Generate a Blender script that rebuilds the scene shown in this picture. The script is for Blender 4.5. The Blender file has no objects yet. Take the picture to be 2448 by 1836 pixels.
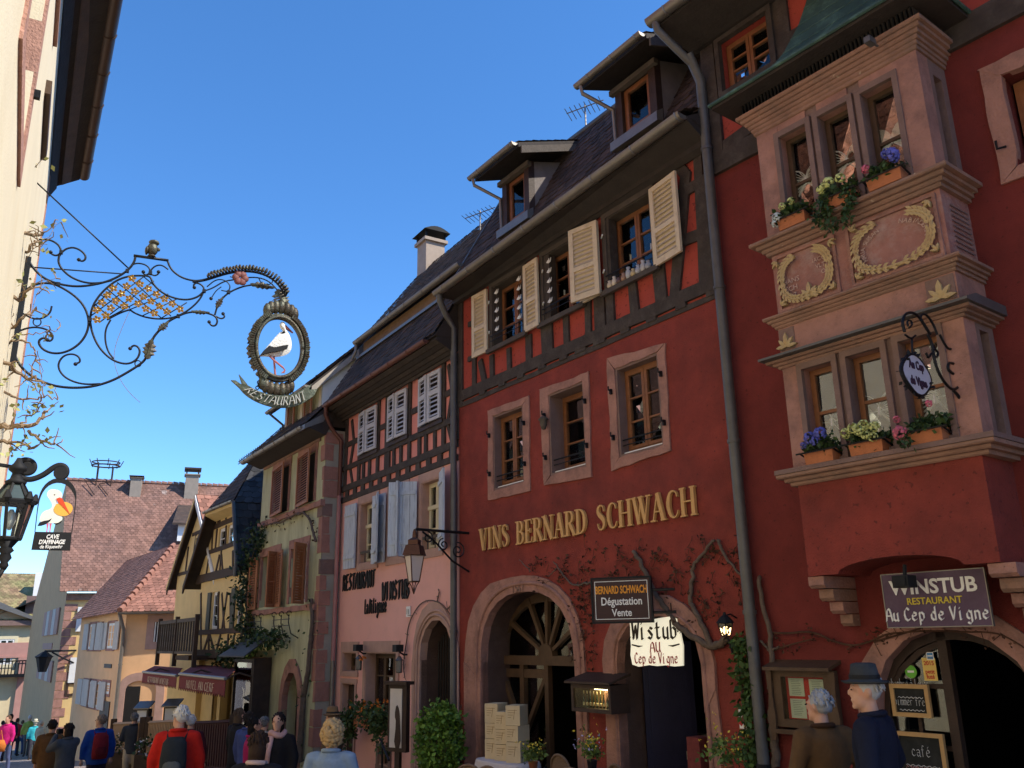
import bpy, bmesh, math, random
import numpy as np
from mathutils import Vector, Matrix
random.seed(7)
R = math.radians
scene = bpy.context.scene
COL = scene.collection

# ------------------------------------------------------------------ camera (calibrated from the verticals and the facade lines)
FPX, CX, CY = 2060.0, 1224.0, 918.0
_up = np.array([1090.0 - CX, -6100.0 - CY, FPX]); _up /= np.linalg.norm(_up)
_h = np.array([0, 0, 1.0]) - _up * _up[2]; _h /= np.linalg.norm(_h)
_r = np.cross(_up, _h); _r = -_r if _r[0] < 0 else _r
CM = np.array([_r, _h, _up])
EYE = np.array([0, 0, 1.6])
cam = bpy.data.cameras.new('camera'); camo = bpy.data.objects.new('camera', cam); COL.objects.link(camo)
cam.sensor_width = 36; cam.lens = FPX / 2448 * 36; cam.clip_start = .05; cam.clip_end = 2000
_B = np.column_stack([CM @ [1, 0, 0], CM @ [0, -1, 0], CM @ [0, 0, -1]])
_m = Matrix.Identity(4)
for i in range(3):
    for j in range(3): _m[i][j] = _B[i][j]
    _m[i][3] = EYE[i]
camo.matrix_world = _m
scene.camera = camo

# ------------------------------------------------------------------ daylight
SUN_AZ, SUN_EL = R(104), R(47)
world = bpy.data.worlds.new('World'); scene.world = world; world.use_nodes = True
nt = world.node_tree; nt.nodes.clear()
sky = nt.nodes.new('ShaderNodeTexSky'); sky.sky_type = 'NISHITA'; sky.sun_disc = False
sky.sun_elevation = SUN_EL; sky.sun_rotation = SUN_AZ
sky.air_density = 1.0; sky.dust_density = 0.0; sky.ozone_density = 8.0; sky.altitude = 300
bg = nt.nodes.new('ShaderNodeBackground'); bg.inputs['Strength'].default_value = 0.15
out = nt.nodes.new('ShaderNodeOutputWorld')
hs = nt.nodes.new('ShaderNodeHueSaturation'); hs.inputs['Saturation'].default_value = 1.12
nt.links.new(sky.outputs[0], hs.inputs['Color']); nt.links.new(hs.outputs[0], bg.inputs[0]); nt.links.new(bg.outputs[0], out.inputs[0])
sl = bpy.data.lights.new('sun', 'SUN'); sl.energy = 3.7; sl.angle = R(.53); sl.color = (1, .93, .82)
so = bpy.data.objects.new('sun', sl); COL.objects.link(so)
_d = Vector((math.sin(SUN_AZ) * math.cos(SUN_EL), math.cos(SUN_AZ) * math.cos(SUN_EL), math.sin(SUN_EL)))
so.rotation_euler = _d.to_track_quat('Z', 'Y').to_euler(); so.location = (20, -10, 40)
vs = scene.view_settings
scene.display_settings.display_device = 'sRGB'
vs.view_transform = 'Standard'; vs.look = 'None'; vs.exposure = 0.82; vs.gamma = 1; vs.use_curve_mapping = False
scene.cycles.use_denoising = True
scene.cycles.max_bounces = 8; scene.cycles.transparent_max_bounces = 24; scene.cycles.diffuse_bounces = 4
scene.cycles.caustics_reflective = False; scene.cycles.caustics_refractive = False
scene.cycles.sample_clamp_indirect = 6

# ------------------------------------------------------------------ frames: facade planes measured from the photograph
def ray(px, py):
    d = CM @ np.array([px - CX, py - CY, FPX]); return d / np.linalg.norm(d)
def proj(p):
    q = CM.T @ (np.array(p, float) - EYE); return CX + FPX * q[0] / q[2], CY + FPX * q[1] / q[2]
def horizon_dir(vx):
    dy = -(_up[0] * (vx - CX) + _up[2] * FPX) / _up[1]
    return ray(vx, CY + dy)
class Frame:
    def __init__(s, O, ang):
        s.O = np.array([O[0], O[1], 0.0]); s.ang = ang
        s.x = np.array([math.cos(ang), math.sin(ang), 0]); s.y = np.array([-math.sin(ang), math.cos(ang), 0])
    def at(s, px, py, off=0.0):
        d = ray(px, py); t = ((s.O - EYE) @ s.y + off) / (d @ s.y); q = EYE + d * t - s.O
        return float(q @ s.x), float(q[2])
    def atx(s, px, py, x):
        d = ray(px, py); t = ((s.O - EYE) @ s.x + x) / (d @ s.x); q = EYE + d * t - s.O
        return float(q @ s.y), float(q[2])
    def w(s, x, y, z): return s.O + s.x * x + s.y * y + np.array([0, 0, z])
    def loc(s, p):
        q = np.array(p) - s.O; return float(q @ s.x), float(q @ s.y), float(q[2])
def view(ox, oy, w, n):
    k = w / n
    return lambda x, y: (ox + x * k, oy + y * k)
A1 = view(0, 0, 760, 2212); A2 = view(0, 500, 760, 2212); A3 = view(0, 1050, 600, 2212); A4 = view(0, 1386, 600, 2212)
A5 = view(400, 1050, 500, 2212); A6 = view(300, 1400, 580, 2207); A7 = view(680, 800, 480, 2212); A8 = view(780, 1100, 380, 1704)
B1 = view(780, 1400, 520, 1979); B2 = view(1100, 1300, 400, 1238); B3 = view(1380, 1280, 480, 1432); B4 = view(1800, 1280, 648, 1934)
B5 = view(1780, 800, 668, 1847); B6 = view(1760, 250, 688, 2075); B7 = view(1560, 0, 888, 2212); B8 = view(1060, 300, 500, 1803)
C1 = view(1100, 400, 640, 1896); C2 = view(1100, 780, 640, 1896); C3 = view(500, 560, 400, 1508); C4 = view(1300, 60, 420, 1742)
D1 = view(840, 560, 340, 2212); D2 = view(640, 860, 320, 2212); D3 = view(400, 1170, 320, 2212); D4 = view(0, 1100, 200, 1106)
D5 = view(0, 0, 320, 1106); D6 = view(330, 1530, 330, 2190)

A_R1 = math.atan2(*horizon_dir(-250)[[1, 0]]) - math.pi
_t = Frame((0, 0), A_R1); _t = Frame(_t.y * 7.3, A_R1)
R1 = Frame(_t.w(_t.at(1098, 1300)[0], 0, 0), A_R1)
R1W = R1.at(1760, 960)[0]
R0 = Frame(R1.w(R1W, 0, 0), math.atan2(*horizon_dir(-430)[[1, 0]]) - math.pi)
PK = Frame(R1.O, math.atan2(*horizon_dir(-110)[[1, 0]]) - math.pi)
PKL = PK.at(816, 1250)[0]
GR = Frame(PK.w(PKL, -.42, 0), math.atan2(*horizon_dir(-170)[[1, 0]]) - math.pi)
STREET = horizon_dir(-170); SLOPE = .072
def gz(x, y):
    s = x * STREET[0] + y * STREET[1]
    s = max(-40.0, s)
    if s > 84: s = 84 + (s - 84) * .1
    return -SLOPE * s
def phi_frame(px, py, rng, phi):
    d = ray(px, py); p = EYE + d * rng / math.hypot(d[0], d[1])
    return Frame(p, math.atan2(math.cos(R(phi)), math.sin(R(phi))))
LF = None
# left house: its street wall passes just left of the photographer
_ld = horizon_dir(30); _la = math.atan2(_ld[1], _ld[0])
LW = Frame((0, 0), _la); LW = Frame(LW.y * .36, _la)
assert LW.y[0] < 0

# ------------------------------------------------------------------ materials
MATS = {}
def _n(t, k, **kw):
    n = t.nodes.new(k)
    for a, b in kw.items(): setattr(n, a, b)
    return n
def mat(name, col, rough=.85, var=.18, sc=3.0, bump=.15, bsc=60., metal=0., spec=.3, col2=None, amt=.5, sc2=1.2, isl=0., stretch=None, emit=0., speck=None, coat=0.):
    if name in MATS: return MATS[name]
    m = bpy.data.materials.new(name); m.use_nodes = True; t = m.node_tree
    b = t.nodes['Principled BSDF']; L = t.links.new
    tc = _n(t, 'ShaderNodeTexCoord'); co = tc.outputs['Object']
    if stretch:
        mp = _n(t, 'ShaderNodeMapping'); mp.inputs['Scale'].default_value = stretch; L(co, mp.inputs[0]); co = mp.outputs[0]
    n1 = _n(t, 'ShaderNodeTexNoise'); n1.inputs['Scale'].default_value = sc; n1.inputs['Detail'].default_value = 6; n1.inputs['Roughness'].default_value = .65
    L(co, n1.inputs['Vector'])
    c = _n(t, 'ShaderNodeRGB'); c.outputs[0].default_value = (*col, 1); src = c.outputs[0]
    if col2 is not None:
        n2 = _n(t, 'ShaderNodeTexNoise'); n2.inputs['Scale'].default_value = sc2; n2.inputs['Detail'].default_value = 8; n2.inputs['Roughness'].default_value = .7; L(co, n2.inputs['Vector'])
        rp = _n(t, 'ShaderNodeMapRange'); rp.inputs[1].default_value = .62 - amt * .35; rp.inputs[2].default_value = .78 - amt * .2; L(n2.outputs[0], rp.inputs[0])
        mx = _n(t, 'ShaderNodeMix', data_type='RGBA'); L(rp.outputs[0], mx.inputs[0]); L(src, mx.inputs[6]); mx.inputs[7].default_value = (*col2, 1); src = mx.outputs[2]
    if speck is not None:
        n3 = _n(t, 'ShaderNodeTexNoise'); n3.inputs['Scale'].default_value = speck[1]; n3.inputs['Detail'].default_value = 3; L(tc.outputs['Object'], n3.inputs['Vector'])
        rp = _n(t, 'ShaderNodeMapRange'); rp.inputs[1].default_value = speck[2]; rp.inputs[2].default_value = speck[2] + .05; L(n3.outputs[0], rp.inputs[0])
        mx = _n(t, 'ShaderNodeMix', data_type='RGBA'); L(rp.outputs[0], mx.inputs[0]); L(src, mx.inputs[6]); mx.inputs[7].default_value = (*speck[0], 1); src = mx.outputs[2]
    hv = _n(t, 'ShaderNodeHueSaturation'); L(src, hv.inputs['Color'])
    mr = _n(t, 'ShaderNodeMapRange'); mr.inputs[1].default_value = .25; mr.inputs[2].default_value = .75
    mr.inputs[3].default_value = 1 - var; mr.inputs[4].default_value = 1 + var; L(n1.outputs[0], mr.inputs[0]); val = mr.outputs[0]
    if isl:
        g = _n(t, 'ShaderNodeNewGeometry'); q = _n(t, 'ShaderNodeMapRange'); q.inputs[3].default_value = 1 - isl; q.inputs[4].default_value = 1 + isl
        L(g.outputs['Random Per Island'], q.inputs[0]); ml = _n(t, 'ShaderNodeMath', operation='MULTIPLY'); L(val, ml.inputs[0]); L(q.outputs[0], ml.inputs[1]); val = ml.outputs[0]
    L(val, hv.inputs['Value']); L(hv.outputs[0], b.inputs['Base Color'])
    b.inputs['Roughness'].default_value = rough; b.inputs['Metallic'].default_value = metal; b.inputs['Specular IOR Level'].default_value = spec
    if coat: b.inputs['Coat Weight'].default_value = coat
    if bump:
        nb = _n(t, 'ShaderNodeTexNoise'); nb.inputs['Scale'].default_value = bsc; nb.inputs['Detail'].default_value = 5; L(co, nb.inputs['Vector'])
        bp = _n(t, 'ShaderNodeBump'); bp.inputs['Strength'].default_value = min(1, bump * 2.2); bp.inputs['Distance'].default_value = .012; L(nb.outputs[0], bp.inputs['Height']); L(bp.outputs[0], b.inputs['Normal'])
    if emit:
        L(hv.outputs[0], b.inputs['Emission Color']); b.inputs['Emission Strength'].default_value = emit
    MATS[name] = m; return m
def glassmat(name, tint=(.9, .95, .93), rough=.015, ior=1.55):
    if name in MATS: return MATS[name]
    m = bpy.data.materials.new(name); m.use_nodes = True; t = m.node_tree; t.nodes.clear(); L = t.links.new
    o = _n(t, 'ShaderNodeOutputMaterial'); tr = _n(t, 'ShaderNodeBsdfTransparent'); tr.inputs[0].default_value = (*tint, 1)
    gl = _n(t, 'ShaderNodeBsdfGlossy'); gl.inputs['Roughness'].default_value = rough; gl.inputs[0].default_value = (1, 1, 1, 1)
    fr = _n(t, 'ShaderNodeFresnel'); fr.inputs[0].default_value = ior
    tc = _n(t, 'ShaderNodeTexCoord'); nz = _n(t, 'ShaderNodeTexNoise'); nz.inputs['Scale'].default_value = 2.2; L(tc.outputs['Object'], nz.inputs['Vector'])
    bp = _n(t, 'ShaderNodeBump'); bp.inputs['Strength'].default_value = .25; bp.inputs['Distance'].default_value = .008; L(nz.outputs[0], bp.inputs['Height']); L(bp.outputs[0], gl.inputs['Normal'])
    mx = _n(t, 'ShaderNodeMixShader'); L(fr.outputs[0], mx.inputs[0]); L(tr.outputs[0], mx.inputs[1]); L(gl.outputs[0], mx.inputs[2]); L(mx.outputs[0], o.inputs[0])
    MATS[name] = m; return m
def lacemat(name, col=(.8, .8, .82), sc=60, dens=.5):
    if name in MATS: return MATS[name]
    m = bpy.data.materials.new(name); m.use_nodes = True; t = m.node_tree; b = t.nodes['Principled BSDF']; L = t.links.new
    b.inputs['Base Color'].default_value = (*col, 1); b.inputs['Roughness'].default_value = .9
    tc = _n(t, 'ShaderNodeTexCoord'); nz = _n(t, 'ShaderNodeTexVoronoi'); nz.inputs['Scale'].default_value = sc; L(tc.outputs['Object'], nz.inputs['Vector'])
    mr = _n(t, 'ShaderNodeMapRange'); mr.inputs[1].default_value = .15; mr.inputs[2].default_value = .6; mr.inputs[3].default_value = 1.; mr.inputs[4].default_value = dens; L(nz.outputs[0], mr.inputs[0])
    L(mr.outputs[0], b.inputs['Alpha']); MATS[name] = m; return m

# ------------------------------------------------------------------ mesh builder
class MB:
    def __init__(s, o=(0, 0, 0)): s.v = []; s.f = []; s.o = o; s.m = []; s.cur = 0
    def add(s, vs, fs):
        k = len(s.v); o = s.o
        s.v += [(float(a[0]) - o[0], float(a[1]) - o[1], float(a[2]) - o[2]) for a in vs]; s.f += [tuple(i + k for i in f) for f in fs]; s.m += [s.cur] * len(fs); return s
    def hexa(s, p):
        return s.add(p, [(0, 1, 2, 3), (7, 6, 5, 4), (0, 4, 5, 1), (1, 5, 6, 2), (2, 6, 7, 3), (3, 7, 4, 0)])
    def box(s, x0, x1, y0, y1, z0, z1):
        return s.hexa([(x0, y0, z0), (x1, y0, z0), (x1, y0, z1), (x0, y0, z1), (x0, y1, z0), (x1, y1, z0), (x1, y1, z1), (x0, y1, z1)])
    def prism(s, pts, y0, y1, cap=True):
        n = len(pts); f = [(i, i + n, (i + 1) % n + n, (i + 1) % n) for i in range(n)]
        if cap: f += [tuple(range(n)), tuple(range(2 * n - 1, n - 1, -1))]
        return s.add([(x, y0, z) for x, z in pts] + [(x, y1, z) for x, z in pts], f)
    def prismx(s, pts, x0, x1):
        n = len(pts); f = [(i, (i + 1) % n, (i + 1) % n + n, i + n) for i in range(n)] + [tuple(range(n)), tuple(range(2 * n - 1, n - 1, -1))]
        return s.add([(x0, y, z) for y, z in pts] + [(x1, y, z) for y, z in pts], f)
    def prismz(s, pts, z0, z1):
        n = len(pts); f = [(i, (i + 1) % n, (i + 1) % n + n, i + n) for i in range(n)] + [tuple(range(n - 1, -1, -1)), tuple(range(n, 2 * n))]
        return s.add([(x, y, z0) for x, y in pts] + [(x, y, z1) for x, y in pts], f)
    def ring(s, outer, inner, y0, y1):
        n = len(outer); v = [(x, y0, z) for x, z in outer] + [(x, y0, z) for x, z in inner] + [(x, y1, z) for x, z in outer] + [(x, y1, z) for x, z in inner]; f = []
        for i in range(n):
            j = (i + 1) % n; f += [(i, j, n + j, n + i), (2 * n + i, 3 * n + i, 3 * n + j, 2 * n + j), (i, 2 * n + i, 2 * n + j, j), (n + i, n + j, 3 * n + j, 3 * n + i)]
        return s.add(v, f)
    def band(s, outer, inner, y0, y1):
        n = len(outer); v = [(x, y0, z) for x, z in outer] + [(x, y0, z) for x, z in inner] + [(x, y1, z) for x, z in outer] + [(x, y1, z) for x, z in inner]; f = []
        for i in range(n - 1):
            j = i + 1; f += [(i, j, n + j, n + i), (2 * n + i, 3 * n + i, 3 * n + j, 2 * n + j), (i, 2 * n + i, 2 * n + j, j), (n + i, n + j, 3 * n + j, 3 * n + i)]
        f += [(0, n, 3 * n, 2 * n), (n - 1, 3 * n - 1, 4 * n - 1, 2 * n - 1)]
        return s.add(v, f)
    def tube(s, pts, r, n=6, cap=True, flat=None):
        P = [Vector(p) for p in pts]; k = len(P); rs = r if hasattr(r, '__len__') else [r] * k
        if len(rs) != k: rs = [rs[0] + (rs[-1] - rs[0]) * i / max(1, k - 1) for i in range(k)]
        vs = []; fs = []; ref = None
        for i in range(k):
            t = (P[min(i + 1, k - 1)] - P[max(i - 1, 0)])
            t = t.normalized() if t.length > 1e-9 else Vector((0, 0, 1))
            if ref is None: ref = Vector((0, 0, 1)) if abs(t.z) < .9 else Vector((1, 0, 0))
            a = (ref - t * ref.dot(t)); a = a.normalized() if a.length > 1e-6 else t.orthogonal().normalized(); b = t.cross(a); ref = a
            fa, fb = (1, 1) if flat is None else flat
            for q in range(n):
                w = 2 * math.pi * q / n; vs.append(P[i] + (a * math.cos(w) * fa + b * math.sin(w) * fb) * rs[i])
        for i in range(k - 1):
            for q in range(n):
                e = (q + 1) % n; fs.append((i * n + q, i * n + e, (i + 1) * n + e, (i + 1) * n + q))
        if cap: fs += [tuple(range(n - 1, -1, -1)), tuple(range((k - 1) * n, k * n))]
        return s.add(vs, fs)
    def lathe(s, prof, c, n=16, ax='z', sx=1., sy=1.):
        vs = []; fs = []; k = len(prof)
        for r, h in prof:
            for q in range(n):
                w = 2 * math.pi * q / n; a, b = r * math.cos(w) * sx, r * math.sin(w) * sy
                vs.append({'z': (c[0] + a, c[1] + b, c[2] + h), 'y': (c[0] + a, c[1] + h, c[2] + b), 'x': (c[0] + h, c[1] + a, c[2] + b)}[ax])
        for i in range(k - 1):
            for q in range(n):
                e = (q + 1) % n; fs.append((i * n + q, i * n + e, (i + 1) * n + e, (i + 1) * n + q))
        fs += [tuple(range(n - 1, -1, -1)), tuple(range((k - 1) * n, k * n))]
        return s.add(vs, fs)
    def ball(s, c, r, n=10, m=7, jit=0.):
        rx, ry, rz = r if hasattr(r, '__len__') else (r, r, r)
        vs = [(c[0], c[1], c[2] - rz)]; fs = []
        for i in range(1, m):
            t = math.pi * i / m - math.pi / 2
            for q in range(n):
                w = 2 * math.pi * q / n; j = 1 + random.uniform(-jit, jit)
                vs.append((c[0] + rx * j * math.cos(t) * math.cos(w), c[1] + ry * j * math.cos(t) * math.sin(w), c[2] + rz * j * math.sin(t)))
        vs.append((c[0], c[1], c[2] + rz))
        for q in range(n):
            e = (q + 1) % n; fs.append((0, 1 + e, 1 + q)); fs.append((1 + (m - 2) * n + q, 1 + (m - 2) * n + e, len(vs) - 1))
            for i in range(m - 2): fs.append((1 + i * n + q, 1 + i * n + e, 1 + (i + 1) * n + e, 1 + (i + 1) * n + q))
        return s.add(vs, fs)
    def obj(s, name, mt, parent=None, smooth=False, mats=None, auto=None):
        me = bpy.data.meshes.new(name); me.from_pydata(s.v, [], s.f); me.validate()
        bm = bmesh.new(); bm.from_mesh(me); bmesh.ops.recalc_face_normals(bm, faces=bm.faces); bm.to_mesh(me); bm.free()
        for q in (mats or [mt]): me.materials.append(q)
        if mats and len(s.m) == len(me.polygons): me.polygons.foreach_set('material_index', s.m)
        if smooth or auto:
            me.polygons.foreach_set('use_smooth', [True] * len(me.polygons))
            if auto: me.set_sharp_from_angle(angle=R(auto))
        o = bpy.data.objects.new(name, me); COL.objects.link(o)
        if parent is not None: o.parent = parent
        return o
def tag(o, label=None, cat=None, group=None, kind=None):
    if label: o['label'] = label
    if cat: o['category'] = cat
    if group: o['group'] = group
    if kind: o['kind'] = kind
    return o
def thing(name, label, cat, fr, x=0., y=0., z=0., group=None, rot=0.):
    o = bpy.data.objects.new(name, None); COL.objects.link(o); o.empty_display_size = .1
    if fr is None: o.location = (x, y, z); o.rotation_euler = (0, 0, rot)
    else: o.location = tuple(fr.w(x, y, z)); o.rotation_euler = (0, 0, fr.ang + rot)
    return tag(o, label, cat, group)
def copy_tree(o, parent=None):
    c = o.copy(); COL.objects.link(c); c.parent = parent
    for ch in o.children:
        copy_tree(ch, c)
    return c
def wall(outer, holes, y0=0., depth=.25):
    bm = bmesh.new(); es = []
    loops = [(outer, 0)] + [(h if not isinstance(h, dict) else h['p'], depth if not isinstance(h, dict) else h['d']) for h in holes]
    for pts, d in loops:
        vs = [bm.verts.new((x, y0, z)) for x, z in pts]
        es += [bm.edges.new((vs[i], vs[(i + 1) % len(vs)])) for i in range(len(vs))]
    bmesh.ops.triangle_fill(bm, edges=es, use_beauty=True, use_dissolve=False)
    for pts, d in loops[1:]:
        if d <= 0: continue
        a = [bm.verts.new((x, y0, z)) for x, z in pts]; b = [bm.verts.new((x, y0 + d, z)) for x, z in pts]
        for i in range(len(pts)):
            j = (i + 1) % len(pts); bm.faces.new((a[i], a[j], b[j], b[i]))
    m = MB(); bm.verts.index_update()
    m.add([v.co[:] for v in bm.verts], [tuple(v.index for v in f.verts) for f in bm.faces]); bm.free(); return m
def rect(x0, x1, z0, z1): return [(x0, z0), (x1, z0), (x1, z1), (x0, z1)]
def wob(pts, a, sub=.25, seed=None):
    rn = random.Random(seed if seed is not None else random.random()); o = []
    for i, (x, z) in enumerate(pts):
        X, Z = pts[(i + 1) % len(pts)]; n = max(1, int(math.hypot(X - x, Z - z) / sub))
        for k in range(n):
            t = k / n; o.append((x + (X - x) * t + rn.uniform(-a, a), z + (Z - z) * t + rn.uniform(-a, a)))
    return o
def resample(pts, n):
    P = [Vector(p) for p in pts]; L = [0]
    for i in range(1, len(P)): L.append(L[-1] + (P[i] - P[i - 1]).length)
    o = []
    for k in range(n):
        d = L[-1] * k / (n - 1); i = 1
        while i < len(P) - 1 and L[i] < d: i += 1
        t = (d - L[i - 1]) / max(1e-9, L[i] - L[i - 1]); o.append(tuple(P[i - 1].lerp(P[i], t)))
    return o
def smooth(pts, it=2, closed=False):
    P = [Vector(p) for p in pts]
    for _ in range(it):
        o = [] if closed else [P[0]]; n = len(P)
        for i in range(n if closed else n - 1):
            a, b = P[i], P[(i + 1) % n]; o += [a.lerp(b, .25), a.lerp(b, .75)]
        if not closed: o.append(P[-1])
        P = o
    return [tuple(p) for p in P]
def beam(parent, p, q, w, mt, y0=-.025, y1=.10, name='timber', jit=.008, w2=None):
    (x0, z0), (x1, z1) = p, q; L = math.hypot(x1 - x0, z1 - z0); tx, tz = (x1 - x0) / L, (z1 - z0) / L; nx, nz = -tz, tx
    n = max(1, int(L / .5)); a = []; b = []; w2 = w2 or w
    for i in range(n + 1):
        t = i / n; ww = w + (w2 - w) * t; j1, j2 = random.uniform(-jit, jit), random.uniform(-jit, jit)
        a.append((x0 + tx * L * t + nx * (ww / 2 + j1), z0 + tz * L * t + nz * (ww / 2 + j1))); b.append((x0 + tx * L * t - nx * (ww / 2 + j2), z0 + tz * L * t - nz * (ww / 2 + j2)))
    return MB().prism(a + b[::-1], y0 + random.uniform(-.004, .004), y1).obj(name, mt, parent)
def flat_text(body, size, mt, parent, name='lettering', depth=.004, align='CENTER', shear=0., squash=1., off=0., place=None, spacing=1.):
    cu = bpy.data.curves.new(name, 'FONT'); cu.body = body; cu.size = size; cu.extrude = depth; cu.align_x = align; cu.shear = shear; cu.offset = off; cu.space_character = spacing; cu.resolution_u = 3
    o = bpy.data.objects.new('tmp', cu); COL.objects.link(o); dg = bpy.context.evaluated_depsgraph_get(); dg.update()
    me = bpy.data.meshes.new_from_object(o.evaluated_get(dg)); COL.objects.unlink(o); bpy.data.objects.remove(o)
    for v in me.vertices:
        x, y, z = v.co; v.co = (x * squash, -z, y)
        if place: v.co = place(v.co.x, v.co.y, v.co.z)
    me.name = name; me.materials.clear(); me.materials.append(mt); r = bpy.data.objects.new(name, me); COL.objects.link(r); r.parent = parent; return r
# ------------------------------------------------------------------ palette
M_RED = mat('red_plaster', (.25, .044, .031), .9, .24, 2.2, .45, 60, col2=(.15, .032, .024), sc2=.8, amt=.5, speck=((.13, .026, .02), 22, .64))
M_RED2 = mat('red_plaster_house_two', (.175, .029, .023), .9, .2, 2.0, .35, 80, col2=(.125, .022, .018), sc2=.9, amt=.5, speck=((.11, .02, .016), 22, .64))
M_REDF = mat('red_infill_plaster', (.36, .060, .040), .9, .15, 3, .25, 70, speck=((.2, .035, .025), 20, .62))
M_TIMB = mat('old_dark_timber', (.055, .042, .034), .85, .35, 5, .5, 30, col2=(.085, .07, .058), sc2=6, amt=.35, stretch=(1, 1, 1))
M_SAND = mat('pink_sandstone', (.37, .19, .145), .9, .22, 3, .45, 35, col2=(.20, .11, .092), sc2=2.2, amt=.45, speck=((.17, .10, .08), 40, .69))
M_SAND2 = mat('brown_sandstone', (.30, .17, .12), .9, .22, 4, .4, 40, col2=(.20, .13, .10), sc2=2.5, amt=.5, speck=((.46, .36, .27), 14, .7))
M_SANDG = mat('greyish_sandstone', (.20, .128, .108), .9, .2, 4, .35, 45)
M_WOODO = mat('varnished_orange_wood', (.22, .085, .032), .5, .3, 8, .1, 60, spec=.4)
M_WOODB = mat('brown_door_wood', (.085, .048, .026), .55, .3, 6, .15, 50)
M_WOODD = mat('dark_brown_wood', (.045, .026, .018), .6, .3, 6, .2, 40)
M_GREYW = mat('weathered_grey_wood', (.10, .082, .066), .85, .25, 7, .3, 40)
M_CREAMSH = mat('cream_painted_shutter', (.62, .50, .34), .6, .10, 6, .12, 50, col2=(.45, .34, .22), sc2=7, amt=.25)
M_ZINC = mat('grey_zinc_gutter', (.22, .20, .175), .45, .15, 6, .05, 40, metal=.6)
M_ZINCD = mat('dark_zinc_pipe', (.12, .115, .11), .5, .2, 5, .05, 40, metal=.35)
M_TILEB = mat('dark_brown_roof_tile', (.080, .052, .038), .9, .3, 3, .3, 40, isl=.4, col2=(.035, .028, .024), sc2=2, amt=.5)
M_FASC = mat('dark_soffit_board', (.040, .031, .026), .8, .25, 5, .25, 30)
M_IRON = mat('black_wrought_iron', (.012, .012, .013), .5, .3, 20, .1, 60, metal=.5, spec=.4)
M_GLASS = glassmat('window_glass', ior=1.6); M_GLASS2 = glassmat('case_glass', ior=1.12); M_GLASS3 = glassmat('old_reflective_glass', ior=2.3)
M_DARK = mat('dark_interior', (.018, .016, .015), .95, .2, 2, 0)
M_LACE = lacemat('white_lace', (.88, .86, .86), 40, .55)
M_LACEB = lacemat('butterfly_lace', (.93, .90, .90), 90, .85)
M_CURT = mat('pale_net_curtain', (.62, .60, .60), .95, .25, 14, .2, 20)
M_WHITEP = mat('white_paint', (.78, .77, .74), .6, .06, 5, .05, 40)
M_GOLD = mat('gold_letter_paint', (.60, .34, .12), .5, .12, 8, .05, 60)
M_LEAFD = mat('dark_ivy_leaf', (.035, .065, .018), .6, .3, 9, 0, isl=.5)
M_LEAFL = mat('bright_green_leaf', (.11, .20, .028), .55, .3, 9, 0, isl=.45)
M_TWIG = mat('grey_brown_vine_bark', (.13, .095, .072), .95, .3, 12, .6, 60)
M_DEADLEAF = mat('dry_reddish_vine_leaf', (.075, .035, .02), .9, .3, 10, 0, isl=.5)
M_TERRA = mat('terracotta', (.42, .15, .065), .85, .15, 8, .2, 60)
M_BLACK = mat('matt_black', (.01, .01, .011), .7, .1, 10, 0)

# ------------------------------------------------------------------ the ground
def cobble_mat():
    m = bpy.data.materials.new('street_cobbles'); m.use_nodes = True; t = m.node_tree; b = t.nodes['Principled BSDF']; L = t.links.new
    tc = _n(t, 'ShaderNodeTexCoord'); v = _n(t, 'ShaderNodeTexVoronoi'); v.inputs['Scale'].default_value = 8.5; L(tc.outputs['Object'], v.inputs['Vector'])
    v2 = _n(t, 'ShaderNodeTexVoronoi', feature='DISTANCE_TO_EDGE'); v2.inputs['Scale'].default_value = 8.5; L(tc.outputs['Object'], v2.inputs['Vector'])
    nz = _n(t, 'ShaderNodeTexNoise'); nz.inputs['Scale'].default_value = .6; nz.inputs['Detail'].default_value = 8; L(tc.outputs['Object'], nz.inputs['Vector'])
    rp = _n(t, 'ShaderNodeValToRGB'); rp.color_ramp.elements[0].color = (.17, .13, .11, 1); rp.color_ramp.elements[1].color = (.34, .28, .24, 1); L(v.outputs['Color'], rp.inputs[0])
    mx = _n(t, 'ShaderNodeMix', data_type='RGBA'); mx.inputs[0].default_value = .5; L(rp.outputs[0], mx.inputs[6]); r2 = _n(t, 'ShaderNodeValToRGB'); r2.color_ramp.elements[0].color = (.16, .12, .10, 1); r2.color_ramp.elements[1].color = (.36, .31, .27, 1); L(nz.outputs[0], r2.inputs[0]); L(r2.outputs[0], mx.inputs[7])
    ed = _n(t, 'ShaderNodeMapRange'); ed.inputs[2].default_value = .06; L(v2.outputs[0], ed.inputs[0])
    m2 = _n(t, 'ShaderNodeMix', data_type='RGBA'); L(ed.outputs[0], m2.inputs[0]); m2.inputs[6].default_value = (.07, .055, .045, 1); L(mx.outputs[2], m2.inputs[7]); L(m2.outputs[2], b.inputs['Base Color'])
    bp = _n(t, 'ShaderNodeBump'); bp.inputs['Strength'].default_value = .7; bp.inputs['Distance'].default_value = .02; L(ed.outputs[0], bp.inputs['Height']); L(bp.outputs[0], b.inputs['Normal']); b.inputs['Roughness'].default_value = .8
    return m
mb = MB(); _sx = [-400, -150, -80] + list(range(-60, 61, 4)) + [80, 150, 400]; _sy = [-300, -120, -60] + list(range(-40, 121, 4)) + [150, 200, 400]
_perp = np.array([STREET[1], -STREET[0]]); gv = []
for a in _sy:
    for c in _sx:
        p = STREET[:2] * a + _perp * c; gv.append((p[0], p[1], gz(p[0], p[1])))
n_ = len(_sx); mb.add(gv, [(i * n_ + j, i * n_ + j + 1, (i + 1) * n_ + j + 1, (i + 1) * n_ + j) for i in range(len(_sy) - 1) for j in range(n_ - 1)])
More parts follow.
